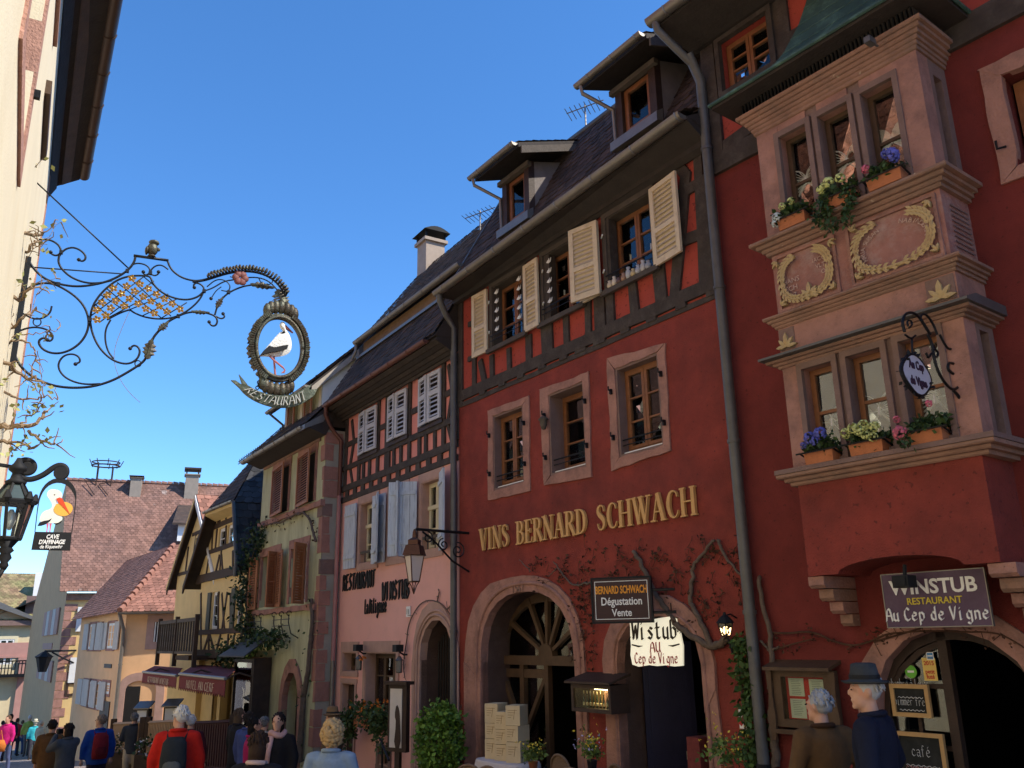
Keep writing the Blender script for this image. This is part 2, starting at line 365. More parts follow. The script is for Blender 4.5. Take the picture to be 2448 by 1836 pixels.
tag(mb.obj('street', cobble_mat()), kind='structure')

# ------------------------------------------------------------------ reusable building pieces
def rr(fr, V, tl, br, off=0.):
    x0, z1 = fr.at(*V(*tl), off); x1, z0 = fr.at(*V(*br), off); return x0, x1, z0, z1
def window(house, x0, x1, z0, z1, y, fm, leaves=2, rows=3, fw=.05, mw=.022, t=.05, rowz=None, curtain=None, name='window', gl=None, extra=None):
    m = MB(); m.ring(rect(x0, x1, z0, z1), rect(x0 + fw * .7, x1 - fw * .7, z0 + fw * .7, z1 - fw * .7), y, y + t)
    lw = (x1 - x0 - fw * 1.4) / leaves; panes = []
    for i in range(leaves):
        a = x0 + fw * .7 + lw * i; b = a + lw; g = .004
        m.ring(rect(a + g, b - g, z0 + fw * .7 + g, z1 - fw * .7 - g), rect(a + fw, b - fw, z0 + fw * 1.6, z1 - fw * 1.6), y - .012, y + t - .01)
        zs = [z0 + fw * 1.6 + (z1 - z0 - fw * 3.2) * (q if rowz is None else 0) / rows for q in range(rows + 1)] if rowz is None else [z0 + fw * 1.6] + [z0 + fw * 1.6 + (z1 - z0 - fw * 3.2) * q for q in rowz] + [z1 - fw * 1.6]
        for q in zs[1:-1]: m.box(a + fw, b - fw, y - .006, y + t * .7, q - mw / 2, q + mw / 2)
        for lo, hi in zip(zs[:-1], zs[1:]): panes.append((a + fw, b - fw, lo, hi))
    w = m.obj(name, fm, house)
    for a, b, lo, hi in panes:
        e = .004; j = [random.uniform(-.006, .006) for _ in range(4)]
        MB().hexa([(a - e, y + .018 + j[0], lo - e), (b + e, y + .018 + j[1], lo - e), (b + e, y + .018 + j[2], hi + e), (a - e, y + .018 + j[3], hi + e),
                   (a - e, y + .022 + j[0], lo - e), (b + e, y + .022 + j[1], lo - e), (b + e, y + .022 + j[2], hi + e), (a - e, y + .022 + j[3], hi + e)]).obj('pane', gl or M_GLASS, w)
    if curtain:
        cm, c0, c1, c2, c3 = curtain; k = 24; v = []; f = []
        for i in range(k + 1):
            xx = c0 + (c1 - c0) * i / k; yy = y + t + .05 + .018 * math.sin(i * 1.3) + .008 * math.sin(i * 2.9)
            v += [(xx, yy, c2), (xx, yy + random.uniform(-.006, .006), c3)]
        f = [(2 * i, 2 * i + 2, 2 * i + 3, 2 * i + 1) for i in range(k)]
        MB().add(v, f).obj('curtain', cm, w)
    return w
def butterfly(parent, cx, cz, w, y, name='lace_butterfly'):
    m = MB(); h = w * .95
    up = [(0, .12), (.10, .34), (.28, .50), (.47, .50), (.50, .36), (.46, .15), (.36, .02), (.12, -.02)]
    lo = [(.02, -.02), (.14, -.02), (.36, .0), (.43, -.12), (.42, -.28), (.45, -.46), (.36, -.50), (.28, -.40), (.16, -.26), (.06, -.14)]
    for s in (-1, 1):
        for k, (poly, c) in enumerate(((up, (.02, .06)), (lo, (.02, -.04)))):
            pts = [(cx + s * a * w, cz + b * h) for a, b in poly]; m.prism(pts, y + .001 * k, y + .003 + .001 * k)
            for a, b in smooth(poly, 1)[::2]:
                m.tube([(cx + s * c[0] * w, y - .003, cz + c[1] * h), (cx + s * a * w, y - .003, cz + b * h)], w * .012, 4)
            lp = smooth(poly, 1); m.tube([(cx + s * a * w, y - .004, cz + b * h) for a, b in lp + lp[:1]], w * .016, 4)
    m.tube([(cx, y - .006, cz + .1 * h), (cx, y - .006, cz - .16 * h)], w * .03, 5)
    return m.obj(name, M_LACEB, parent)
def shutter(house, x0, x1, z0, z1, y, mt, hinge='L', open_=0., slats=(( .08, .40), (.46, .94)), name='shutter', n_per_m=17, t=.035, solid=False, planks=0, back=False):
    w = x1 - x0; h = z1 - z0; s = 1 if hinge == 'L' else -1; hx = x0 if hinge == 'L' else x1
    X = lambda a: (a if s > 0 else -a)
    st = min(.075, w * .17); m = MB()
    def bx(a, b, c, d, e, f): m.box(min(X(a), X(b)), max(X(a), X(b)), c, d, e, f)
    if solid:
        for k in range(planks): bx(w * k / planks + .002, w * (k + 1) / planks - .002, -t + random.uniform(-.003, .003), 0, 0, h)
        for q in (.15, .82): bx(.02, w - .02, -t - .02, -t, h * q, h * q + .07)
    else:
        bx(0, st, -t, 0, 0, h); bx(w - st, w, -t, 0, 0, h)
        edges = [0] + [q for sl in slats for q in sl] + [1]
        for a, b in zip(edges[0::2], edges[1::2]): bx(st, w - st, -t, 0, a * h, b * h)
        if back: bx(st, w - st, -.004, -.001, .02, h - .02)
    o = m.obj(name, mt, house); o.location = (hx, y, z0); o.rotation_euler = (0, 0, -s * open_)
    if not solid:
        me = None
        for a, b in slats:
            n = max(2, int((b - a) * h * n_per_m));
            for k in range(n):
                zc = a * h + (b - a) * h * (k + .5) / n
                if me is None:
                    q = MB(); q.hexa([(X(st), -t * .95, -.024), (X(w - st), -t * .95, -.024), (X(w - st), -t * .95 + .006, -.016), (X(st), -t * .95 + .006, -.016), (X(st), -.006, .018), (X(w - st), -.006, .018), (X(w - st), 0.0, .026), (X(st), 0.0, .026)])
                    so_ = q.obj('slat', mt, o); me = so_.data
                else:
                    so_ = bpy.data.objects.new('slat', me); COL.objects.link(so_); so_.parent = o
                so_.location = (0, 0, zc)
    return o
def tiles(parent, quad, tw, th, mt, name='roof_tiles', lift=.02, jit=.006, point=.35, skip=None, stuff=True):
    a, b, c, d = [Vector(q) for q in quad]; m = MB(); nrm = (b - a).cross(d - a).normalized()
    if nrm.z < 0: nrm = -nrm
    H = max((d - a).length, (c - b).length); rows = max(1, int(H / th));
    for r in range(rows + 1):
        t0 = r / rows; t1 = min(1.0, (r + 1.75) / rows)
        l0, r0 = a.lerp(d, t0), b.lerp(c, t0); l1, r1 = a.lerp(d, t1), b.lerp(c, t1); W0 = (r0 - l0).length; n = max(1, round(W0 / tw)); sh = .5 * (r % 2)
        for k in range(-1, n + 1):
            u0, u1 = (k + sh) / n, (k + 1 + sh) / n; g = .04 / n; u0, u1 = max(0, u0 + g), min(1, u1 - g)
            if u1 - u0 < .15 / n: continue
            if skip and skip(l0.lerp(r0, (u0 + u1) / 2)): continue
            j = random.uniform(-jit, jit); up = nrm * (lift + j); lo = nrm * .004
            A, B_, Cc, Dd = l0.lerp(r0, u0), l0.lerp(r0, u1), l1.lerp(r1, u1), l1.lerp(r1, u0); back = (Dd - A) * point * .35
            mid = A.lerp(B_, .5); pts = [A + back + up, A.lerp(B_, .22) + back * .25 + up, mid + up, A.lerp(B_, .78) + back * .25 + up, B_ + back + up, Cc + lo, Dd + lo]
            dn = -nrm * .016; m.add(pts + [q + dn for q in pts[:5]], [(0, 1, 2, 3, 4, 5, 6), (0, 7, 8, 1), (1, 8, 9, 2), (2, 9, 10, 3), (3, 10, 11, 4)])
    o = m.obj(name, mt, parent)
    if stuff: o['kind'] = 'stuff'
    return o
def gutter(parent, p, q, r=.075, mt=None, name='gutter', hooks=.8):
    P, Q = Vector(p), Vector(q); d = (Q - P).normalized(); s = d.cross(Vector((0, 0, 1))).normalized(); m = MB(); n = 9
    sec = [(math.cos(math.pi + math.pi * i / (n - 1)), math.sin(math.pi + math.pi * i / (n - 1))) for i in range(n)]
    out_ = [P + s * a * r + Vector((0, 0, b * r)) for a, b in sec] + [P + s * a * r * .9 + Vector((0, 0, b * r * .9)) for a, b in sec[::-1]]
    k = len(out_); m.add(out_ + [v + (Q - P) for v in out_], [(i, (i + 1) % k, (i + 1) % k + k, i + k) for i in range(k)] + [tuple(range(k))] + [tuple(range(2 * k - 1, k - 1, -1))])
    m.add([P + s * a * r * .9 + Vector((0, 0, b * r * .9)) + d * .01 for a, b in sec], [tuple(range(n))]); m.add([Q + s * a * r * .9 + Vector((0, 0, b * r * .9)) - d * .01 for a, b in sec], [tuple(range(n))])
    L = (Q - P).length; c = .3
    while c < L:
        e = P + d * c; m.tube([e + s * a * r * 1.02 + Vector((0, 0, b * r * 1.02)) for a, b in sec], .011, 5); c += hooks
    return m.obj(name, mt or M_ZINC, parent, auto=40)
def downpipe(parent, pts, r=.05, mt=None, name='downpipe', straps=()):
    m = MB(); m.tube(pts, r, 10)
    for z in straps:
        for a, b in zip(pts[:-1], pts[1:]):
            if min(a[2], b[2]) <= z <= max(a[2], b[2]) and abs(a[2] - b[2]) > .3:
                t = (z - a[2]) / (b[2] - a[2]); c = [a[i] + (b[i] - a[i]) * t for i in range(3)]; m.tube([(c[0], c[1], z - .02), (c[0], c[1], z + .02)], r * 1.16, 10)
    return m.obj(name, mt or M_ZINCD, parent, auto=40)
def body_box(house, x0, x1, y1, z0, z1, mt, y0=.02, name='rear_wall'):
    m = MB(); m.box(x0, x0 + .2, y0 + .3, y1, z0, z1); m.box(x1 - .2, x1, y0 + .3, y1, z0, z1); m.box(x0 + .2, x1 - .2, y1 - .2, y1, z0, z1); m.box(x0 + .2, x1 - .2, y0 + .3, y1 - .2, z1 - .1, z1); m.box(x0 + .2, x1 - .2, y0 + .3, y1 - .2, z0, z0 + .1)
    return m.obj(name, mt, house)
def ubend(cx, cz, r, a0, a1, n=8): return [(cx + r * math.cos(a0 + (a1 - a0) * i / n), cz + r * math.sin(a0 + (a1 - a0) * i / n)) for i in range(n + 1)]
def scroll(c, r0, r1, a0, turns, n=20):
    return [(c[0] + (r0 + (r1 - r0) * i / n) * math.cos(a0 + turns * 2 * math.pi * i / n), c[1] + (r0 + (r1 - r0) * i / n) * math.sin(a0 + turns * 2 * math.pi * i / n)) for i in range(n + 1)]
def leaves(m, pts, n, size, spread, droop=.3, flat=None):
    for _ in range(n):
        p = random.choice(pts); c = Vector(p) + Vector((random.gauss(0, spread), random.gauss(0, spread), random.gauss(0, spread)))
        a = Vector((random.gauss(0, 1), random.gauss(0, 1), random.gauss(-droop, .8))).normalized(); b = a.orthogonal().normalized(); b.rotate(Matrix.Rotation(random.uniform(0, 6.28), 3, a)); s = size * random.uniform(.6, 1.3)
        m.add([c, c + a * s * .45 + b * s * .32, c + a * s, c + a * s * .45 - b * s * .32], [(0, 1, 2, 3)])

# ------------------------------------------------------------------ stroke alphabets
SERIF = {
 'I': (.42, [([(.21, 0), (.21, 1)], .17)], [(.21, 0), (.21, 1)]),
 'V': (.78, [([(.14, 1), (.42, 0)], .18), ([(.42, .02), (.66, 1)], .06)], [(.14, 1), (.66, 1)]),
 'N': (.86, [([(.16, 0), (.16, 1)], .06), ([(.14, 1), (.70, 0)], .19), ([(.70, .03), (.70, 1)], .06)], [(.16, 0), (.12, 1), (.70, 1)]),
 'S': (.62, [([(.50, .72), (.48, .90), (.32, .975), (.16, .90), (.12, .74), (.22, .60), (.38, .49), (.50, .36), (.50, .16), (.34, .03), (.16, .05), (.09, .28)], [.04, .05, .06, .10, .15, .19, .20, .17, .12, .06, .05, .04])], []),
 'B': (.72, [([(.17, 0), (.17, 1)], .17), ([(.17, .97), (.42, .97), (.53, .86), (.53, .66), (.42, .53), (.17, .53)], [.05, .06, .14, .14, .06, .05]), ([(.17, .53), (.45, .52), (.59, .40), (.59, .16), (.45, .03), (.17, .03)], [.05, .06, .16, .16, .06, .05])], [(.13, 0), (.13, 1)]),
 'E': (.66, [([(.17, 0), (.17, 1)], .17), ([(.17, .97), (.56, .97)], .055), ([(.17, .52), (.46, .52)], .055), ([(.17, .03), (.58, .03)], .055), ([(.56, .97), (.58, .78)], .05), ([(.46, .62), (.46, .42)], .05), ([(.57, .03), (.61, .24)], .05)], [(.13, 0), (.13, 1)]),
 'R': (.76, [([(.17, 0), (.17, 1)], .17), ([(.17, .97), (.44, .97), (.56, .86), (.56, .64), (.44, .51), (.17, .51)], [.05, .06, .15, .15, .06, .05]), ([(.36, .52), (.68, .0)], .17)], [(.15, 0), (.13, 1), (.69, 0)]),
 'A': (.80, [([(.10, 0), (.39, 1)], .06), ([(.39, 1), (.66, 0)], .18), ([(.20, .34), (.56, .34)], .055)], [(.10, 0), (.67, 0)]),
 'D': (.80, [([(.17, 0), (.17, 1)], .17), ([(.17, .97), (.40, .96), (.58, .82), (.66, .5), (.58, .18), (.40, .04), (.17, .03)], [.05, .06, .13, .19, .13, .06, .05])], [(.13, 0), (.13, 1)]),
 'C': (.76, [([(.66, .74), (.60, .92), (.42, .975), (.24, .86), (.14, .5), (.24, .14), (.42, .025), (.58, .07), (.68, .26)], [.06, .05, .06, .13, .19, .13, .06, .05, .04])], []),
 'H': (.88, [([(.17, 0), (.17, 1)], .17), ([(.70, 0), (.70, 1)], .17), ([(.17, .51), (.70, .51)], .055)], [(.17, 0), (.17, 1), (.70, 0), (.70, 1)]),
 'W': (1.08, [([(.12, 1), (.36, 0)], .17), ([(.36, .02), (.56, 1)], .06), ([(.50, 1), (.74, 0)], .17), ([(.74, .02), (.96, 1)], .06)], [(.12, 1), (.52, 1), (.96, 1)])}
def ribbon(m, pts, ws, y0, y1):
    n = len(pts); ws = ws if hasattr(ws, '__len__') else [ws] * n; a = []; b = []
    for i in range(n):
        p, q = pts[max(0, i - 1)], pts[min(n - 1, i + 1)]; L = math.hypot(q[0] - p[0], q[1] - p[1]) or 1; nx, nz = -(q[1] - p[1]) / L, (q[0] - p[0]) / L
        a.append((pts[i][0] + nx * ws[i] / 2, pts[i][1] + nz * ws[i] / 2)); b.append((pts[i][0] - nx * ws[i] / 2, pts[i][1] - nz * ws[i] / 2))
    e = (len(m.f) % 23) * .00035
    for i in range(n - 1): m.prism([a[i], a[i + 1], b[i + 1], b[i]], y0 - e, y1)
SK = {
 'A': '0,0 1,5 2,6 3,5 4,0;.6,2.5 3.4,2.5', 'B': '.4,0 .4,6;.4,6 2.6,5.6 3,4.4 .6,3.2;.6,3.2 3,2.8 3.4,1.2 2.4,0 .4,0', 'C': '3.4,5 2.2,6 .8,5 .3,3 .8,1 2.2,0 3.6,1', 'D': '.5,0 .5,6;.5,6 2.8,5.2 3.5,3 2.8,.8 .5,0',
 'E': '3.4,6 .6,6 .5,0 3.5,0;.5,3.1 2.6,3.1', 'F': '.6,0 .6,6 3.5,6;.6,3.1 2.7,3.1', 'G': '3.4,5 2.2,6 .8,5 .3,3 .8,1 2.2,0 3.5,1 3.5,2.8 2.2,2.8', 'H': '.5,0 .5,6;3.5,0 3.5,6;.5,3 3.5,3', 'I': '1.4,0 1.4,6',
 'L': '.7,6 .6,0 3.3,0', 'N': '.4,0 .5,6;.5,6 3.4,0;3.4,0 3.5,6', 'O': '2,6 .7,5 .3,3 .7,1 2,0 3.3,1 3.7,3 3.3,5 2,6', 'P': '.6,0 .6,6 2.8,5.6 3.3,4.3 2.6,3 .6,2.8', 'R': '.5,0 .5,6;.5,6 2.8,5.6 3,4.3 .7,3.2;1.6,3.2 3.6,0',
 'S': '3.3,5.2 2,6 .7,5 1,3.6 2.8,2.6 3.3,1.2 2.2,0 .5,.7', 'T': '.2,5.8 3.8,6;2,6 1.7,0', 'U': '.5,6 .5,1.4 1.6,0 3.4,1.2 3.5,6;3.5,1.2 3.9,0', 'V': '.2,6 1.8,0 3.6,6', 'W': '.1,6 .7,0 2,4.6 2.7,0 4,6', 'a': '.6,3.2 2,3.8 3,3 3,0 3.6,0;3,2.2 1,2 .5,.9 1.5,0 3,.8',
 'b': '.6,6.2 .6,.6 1.8,0 3.2,1 3.2,2.8 2,3.8 .6,3', 'c': '3,3 1.8,3.8 .6,2.8 .6,1 1.8,0 3.2,.7', 'd': '3.1,6.2 3.1,0;3.1,3 1.8,3.8 .6,2.8 .6,1 1.8,0 3.1,.8', 'e': '.6,2 3.1,2.4 2.9,3.4 1.8,3.9 .6,2.8 .6,1 1.8,0 3.2,.7', 'g': '3.1,3.7 3.1,-1.2 1.8,-2 .6,-1.3;3.1,3 1.8,3.8 .6,2.8 .6,1 1.8,.2 3.1,.9',
 'i': '1.2,3.8 1.2,0 1.9,0;1.2,5 1.3,5.3', 'l': '1,6.2 1,.4 1.8,0', 'n': '.6,3.8 .6,0;.6,3 2,3.8 3,3 3,0 3.6,0', 'p': '.6,3.8 .6,-2;.6,3 1.8,3.8 3.1,2.8 3.1,1 1.8,0 .6,.6', 's': '3,3.2 1.8,3.8 .7,3 2.8,1.2 2.2,0 .5,.6', 't': '1.4,5.4 1.4,.6 2.2,0 3,.5;.4,3.7 2.8,3.7', 'u': '.6,3.8 .6,.8 1.6,0 3,.9;3,3.8 3,0 3.6,0',
 'r': '.7,3.8 .7,0;.7,2.8 1.8,3.8 2.8,3.4', 'h': '.6,6.2 .6,0;.6,3 2,3.8 3,3 3,0', 'o': '1.9,3.8 .7,2.9 .7,.9 1.9,0 3.1,.9 3.1,2.9 1.9,3.8', 'm': '.4,3.8 .4,0;.4,3 1.3,3.8 2,3 2,0;2,3 3,3.8 3.7,3 3.7,0', 'f': '2.8,5.6 1.8,6 1.3,5 1.3,0;.4,3.7 2.4,3.7', 'w': '.3,3.8 .9,0 2,3 2.9,0 3.7,3.8', 'é': '.6,2 3.1,2.4 2.9,3.4 1.8,3.9 .6,2.8 .6,1 1.8,0 3.2,.7;1.8,4.7 2.6,5.6', 'à': '.6,3.2 2,3.8 3,3 3,0 3.6,0;3,2.2 1,2 .5,.9 1.5,0 3,.8;1.4,5.6 2.2,4.7', ',': '.6,.6 .2,-.6', '"': '.6,6 .3,5'}
def pen_text(body, h, mt, parent, pen=(.5, .35), y0=-.004, y1=0., adv=4.7, narrow=1., place=None, name='lettering', sep=False, x0=None):
    k = h / 6.; W = sum((adv if c != ' ' else 2.6) for c in body) * k * narrow; x = -W / 2 if x0 is None else x0; res = []; m = MB(); px, pz = pen
    for c in body:
        if c == ' ': x += 2.6 * k * narrow; continue
        if sep: m = MB()
        for st in SK.get(c, SK['o']).split(';'):
            pts = [tuple(float(q) for q in s.split(',')) for s in st.split()]
            for (a, b), (d, e) in zip(pts[:-1], pts[1:]):
                q = [(a - px, b - pz), (a + px, b + pz), (d + px, e + pz), (d - px, e - pz)]
                if abs((d - a) * pz - (e - b) * px) < .12: q = [(a - px, b - pz), (a + px * .3, b + pz * 1.6), (d + px, e + pz), (d - px * .3, e - pz * 1.6)]
                v = [(x + u * k * narrow, z_ * k) for u, z_ in q]; y0_ = y0 - (len(m.f) % 30) / 6 * .0004
                if place is None: m.prism(v, y0_, y1)
                else: m.add([place(u, y0_, z_) for u, z_ in v] + [place(u, y1, z_) for u, z_ in v], [(0, 1, 2, 3), (7, 6, 5, 4), (0, 4, 5, 1), (1, 5, 6, 2), (2, 6, 7, 3), (3, 7, 4, 0)])
        if sep: res.append(m.obj('letter', mt, parent))
        x += adv * k * narrow
    if not sep: res.append(m.obj(name, mt, parent))
    return res
# ================================================================== winery house (red, three storeys, timbered top floor)
H1 = thing('winery_house', 'red half-timbered house with gold lettering, cream shutters and two sandstone arches', 'house', R1)
W = R1W
def P1(V, x, y, off=0.): return R1.at(*V(x, y), off)
# first-floor windows (x0, x1, z0, z1) of the clear openings
W1F = []
for tl, br in (((238, 645), (461, 1115)), ((630, 487), (903, 995)), ((1103, 297), (1450, 835))):
    x0, x1, z0, z1 = rr(R1, C2, tl, br); W1F.append((x0, x1, z0, z1))
zs = sum(a[2] for a in W1F) / 3; zt = sum(a[3] for a in W1F) / 3; W1F = [(a[0], a[1], zs, zt) for a in W1F]
W2F = []
for tl, br in (((240, 862), (462, 1185)), ((600, 645), (865, 965)), ((1042, 350), (1385, 690))):
    x0, x1, z0, z1 = rr(R1, C1, tl, br); W2F.append((x0, x1, z0, z1))
zs2 = sum(a[2] for a in W2F) / 3; zt2 = sum(a[3] for a in W2F) / 3; W2F = [(a[0], a[1], zs2, zt2) for a in W2F]
# arches: opening outlines (basket arch) from springing points
def arch_pts(x0, x1, zspring, ztop, n=14, p=2.3, zbot=-2.2):
    c = (x0 + x1) / 2; a = (x1 - x0) / 2; h = ztop - zspring; o = [(x0, zbot)]
    for i in range(n + 1):
        t = math.pi - math.pi * i / n; cx, sx = math.cos(t), math.sin(t)
        o.append((c + a * math.copysign(abs(cx) ** (2 / p), cx), zspring + h * abs(sx) ** (2 / p)))
    return o + [(x1, zbot)]
a1x0 = P1(B2, 165, 900)[0]; a1x1 = P1(B2, 862, 960)[0]; a1s = P1(B2, 500, 840)[1]; a1t = P1(B2, 500, 350)[1]
AR1 = arch_pts(a1x0, a1x1, a1s - .05, a1t, p=2.4)
AR1o = arch_pts(P1(B2, 42, 850)[0], P1(B2, 936, 960)[0], a1s - .15, P1(B2, 480, 228)[1], p=2.5)
a2x0 = P1(B3, 298, 1000)[0]; a2x1 = P1(B3, 905, 980)[0]; a2s = P1(B3, 900, 900)[1]; a2t = P1(B3, 560, 570)[1]
AR2 = arch_pts(a2x0, a2x1, a2s, a2t, p=2.1)
AR2o = arch_pts(P1(B3, 203, 1000)[0], P1(B3, 1003, 980)[0], a2s, P1(B3, 540, 430)[1], p=2.15)
holes = [{'p': rect(*w), 'd': .24} for w in W1F] + [{'p': rect(*w), 'd': .16} for w in W2F] + [{'p': AR1, 'd': 0}, {'p': AR2, 'd': 0}]
zfoot = 5.36
wall([(0, -2.6), (W, -2.6), (W, zfoot), (0, zfoot)], [h for h in holes if h['p'] not in [rect(*w) for w in W2F]]).obj('wall', M_RED, H1)
wall([(0, zfoot), (W, zfoot), (W, 7.6), (0, 7.6)], [{'p': rect(*w), 'd': .16} for w in W2F], y0=.012).obj('timbered_storey_infill', M_REDF, H1)
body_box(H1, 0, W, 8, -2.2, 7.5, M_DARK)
# arch linings and stone surrounds
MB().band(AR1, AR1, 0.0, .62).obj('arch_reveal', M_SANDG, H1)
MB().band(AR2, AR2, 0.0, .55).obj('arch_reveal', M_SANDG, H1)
def stone_arch(house, outer, inner, y0, mt, n, name='arch_stone', gap=.004, rough=.02, seed=1):
    o = resample(outer, n * 3 + 1); i_ = resample(inner, n * 3 + 1); rn = random.Random(seed)
    o = [(x + rn.uniform(-rough, rough), z + rn.uniform(-rough, rough)) for x, z in o]
    for k in range(n):
        s_ = slice(k * 3, k * 3 + 4); yy = y0 - rn.uniform(0, .012)
        m = MB(); m.band(o[s_], i_[s_], yy, .10); m.obj(name, mt, house)
stone_arch(H1, AR1o, [(x, z) for x, z in AR1], -.03, M_SAND, 13, seed=3)
stone_arch(H1, AR2o, [(x, z) for x, z in AR2], -.03, M_SAND, 12, seed=5)
# hollow moulding inside the big arch
_c1 = ((a1x0 + a1x1) / 2, a1s)
def shrink(pts, c, k, kz=None): return [(c[0] + (x - c[0]) * k, c[1] + (z - c[1]) * (kz or k) if z > c[1] else z) for x, z in pts]
MB().tube([(x, -.035, z) for x, z in smooth(shrink(AR1, _c1, 1.10, 1.13), 1)], .028, 8).obj('arch_moulding', M_SAND, H1, smooth=True)
MB().tube([(x, -.035, z) for x, z in smooth(shrink(AR2, ((a2x0 + a2x1) / 2, a2s), 1.07, 1.10), 1)], .024, 8).obj('arch_moulding', M_SAND, H1, smooth=True)
flat_text('1561', .16, M_SAND2, H1, 'carved_date', .006, place=lambda x, y, z: Vector((x + _c1[0] - .1, y - .045, z + AR1o[8][1] - .24)))
# ---- door joinery in the big arch
YD = .42
f0, f1 = P1(B2, 292, 860, YD)[0], P1(B2, 858, 860, YD)[0]; ztr = P1(B2, 570, 855, YD)[1]; fc = P1(B2, 635, 815, YD)
f1 = max(f1, a1x1); f0 = min(f0, a1x0 + .12)
dm = MB(); fan_top = a1t - .02; fm = (f0 + f1) / 2
arch_in = arch_pts(f0, f1, a1s + .02, a1t, p=2.2, zbot=ztr)
dm.band(arch_in, shrink(arch_in, (fm, ztr), .88, .86), YD, YD + .09)
dm.box(f0, f1, YD - .03, YD + .10, ztr - .08, ztr + .05)
hub = (fm + .02, ztr + .05)
dm.prism([hub] + ubend(hub[0], hub[1], .17, math.pi, 0, 10), YD - .035, YD + .06)
for ang in (152, 119, 88, 62, 30):
    ex, ez = math.cos(R(ang)), math.sin(R(ang)); L = min((fm - f0) * .98 / max(.05, abs(ex)), (a1t - hub[1]) * .99 / max(.05, ez)) * .97
    p0 = (hub[0] + ex * .12, hub[1] + ez * .12); p1 = (hub[0] + ex * L, hub[1] + ez * L)
    ribbon(dm, [p0, p1], [.045, .085], YD - .01, YD + .05)
door = dm.obj('fanlight', M_WOODB, H1)
fp = resample(arch_in[1:-1], 13)
for k in range(12): MB().prism([hub, fp[k], fp[k + 1]], YD + .052, YD + .056).obj('pane', M_GLASS, door)
dz0 = -1.15
dm = MB(); dl = f0; mid = P1(B2, 455, 1000, YD)[0]; rgt = P1(B2, 635, 1000, YD)[0]
for a, b in ((dl, dl + .10), (mid - .05, mid + .05), (rgt - .04, rgt + .05), (f1 - .1, f1)): dm.box(a, b, YD, YD + .08, dz0, ztr - .08)
for z in (dz0 + .55, ztr - .20): dm.box(dl, rgt, YD + .01, YD + .07, z - .06, z + .06)
h_ = ztr - .2 - (dz0 + .55)
for a, b, up in ((dl + .1, mid - .05, -1), (mid + .05, rgt - .04, 1)):
    for q in (.0, .5):
        z0, z1 = dz0 + .61 + h_ * q * .96, dz0 + .61 + h_ * (q + .46) * .96
        ribbon(dm, [(a, z1 if up < 0 else z0), (b, z0 if up < 0 else z1)], .065, YD + .0, YD + .06)
dm.box(dl, rgt, YD + .02, YD + .06, dz0, dz0 + .5)
dr = dm.obj('door', M_WOODB, H1)
MB().box(dl + .05, mid, YD + .062, YD + .066, dz0 + .5, ztr - .08).obj('pane', M_GLASS, dr); MB().box(mid, rgt, YD + .062, YD + .066, dz0 + .5, ztr - .08).obj('pane', M_GLASS, dr)
# right leaf stands open into the house
dm = MB(); dm.ring(rect(0, .72, dz0, ztr - .1), rect(.1, .62, dz0 + .5, ztr - .22), 0, .05); lf = dm.obj('open_door_leaf', M_WOODB, H1); lf.location = (f1 - .12, YD + .05, 0); lf.rotation_euler = (0, 0, R(112))
MB().box(.1, .62, .02, .024, dz0 + .5, ztr - .22).obj('pane', M_GLASS, lf)
# ---- door in the second arch: a blue-black leaf folded back, room beyond
dm = MB(); dm.box(0, .62, 0, .05, -1.1, a2t - .3); dm.box(.06, .56, -.012, 0, -.95, 0.1); dm.box(.06, .56, -.012, 0, .25, a2t - .5)
lf = dm.obj('open_door_leaf', mat('blue_black_paint', (.012, .011, .035), .5, .2, 5, .1, 40), H1); lf.location = (a2x0 + .1, .3, 0); lf.rotation_euler = (0, 0, R(58))
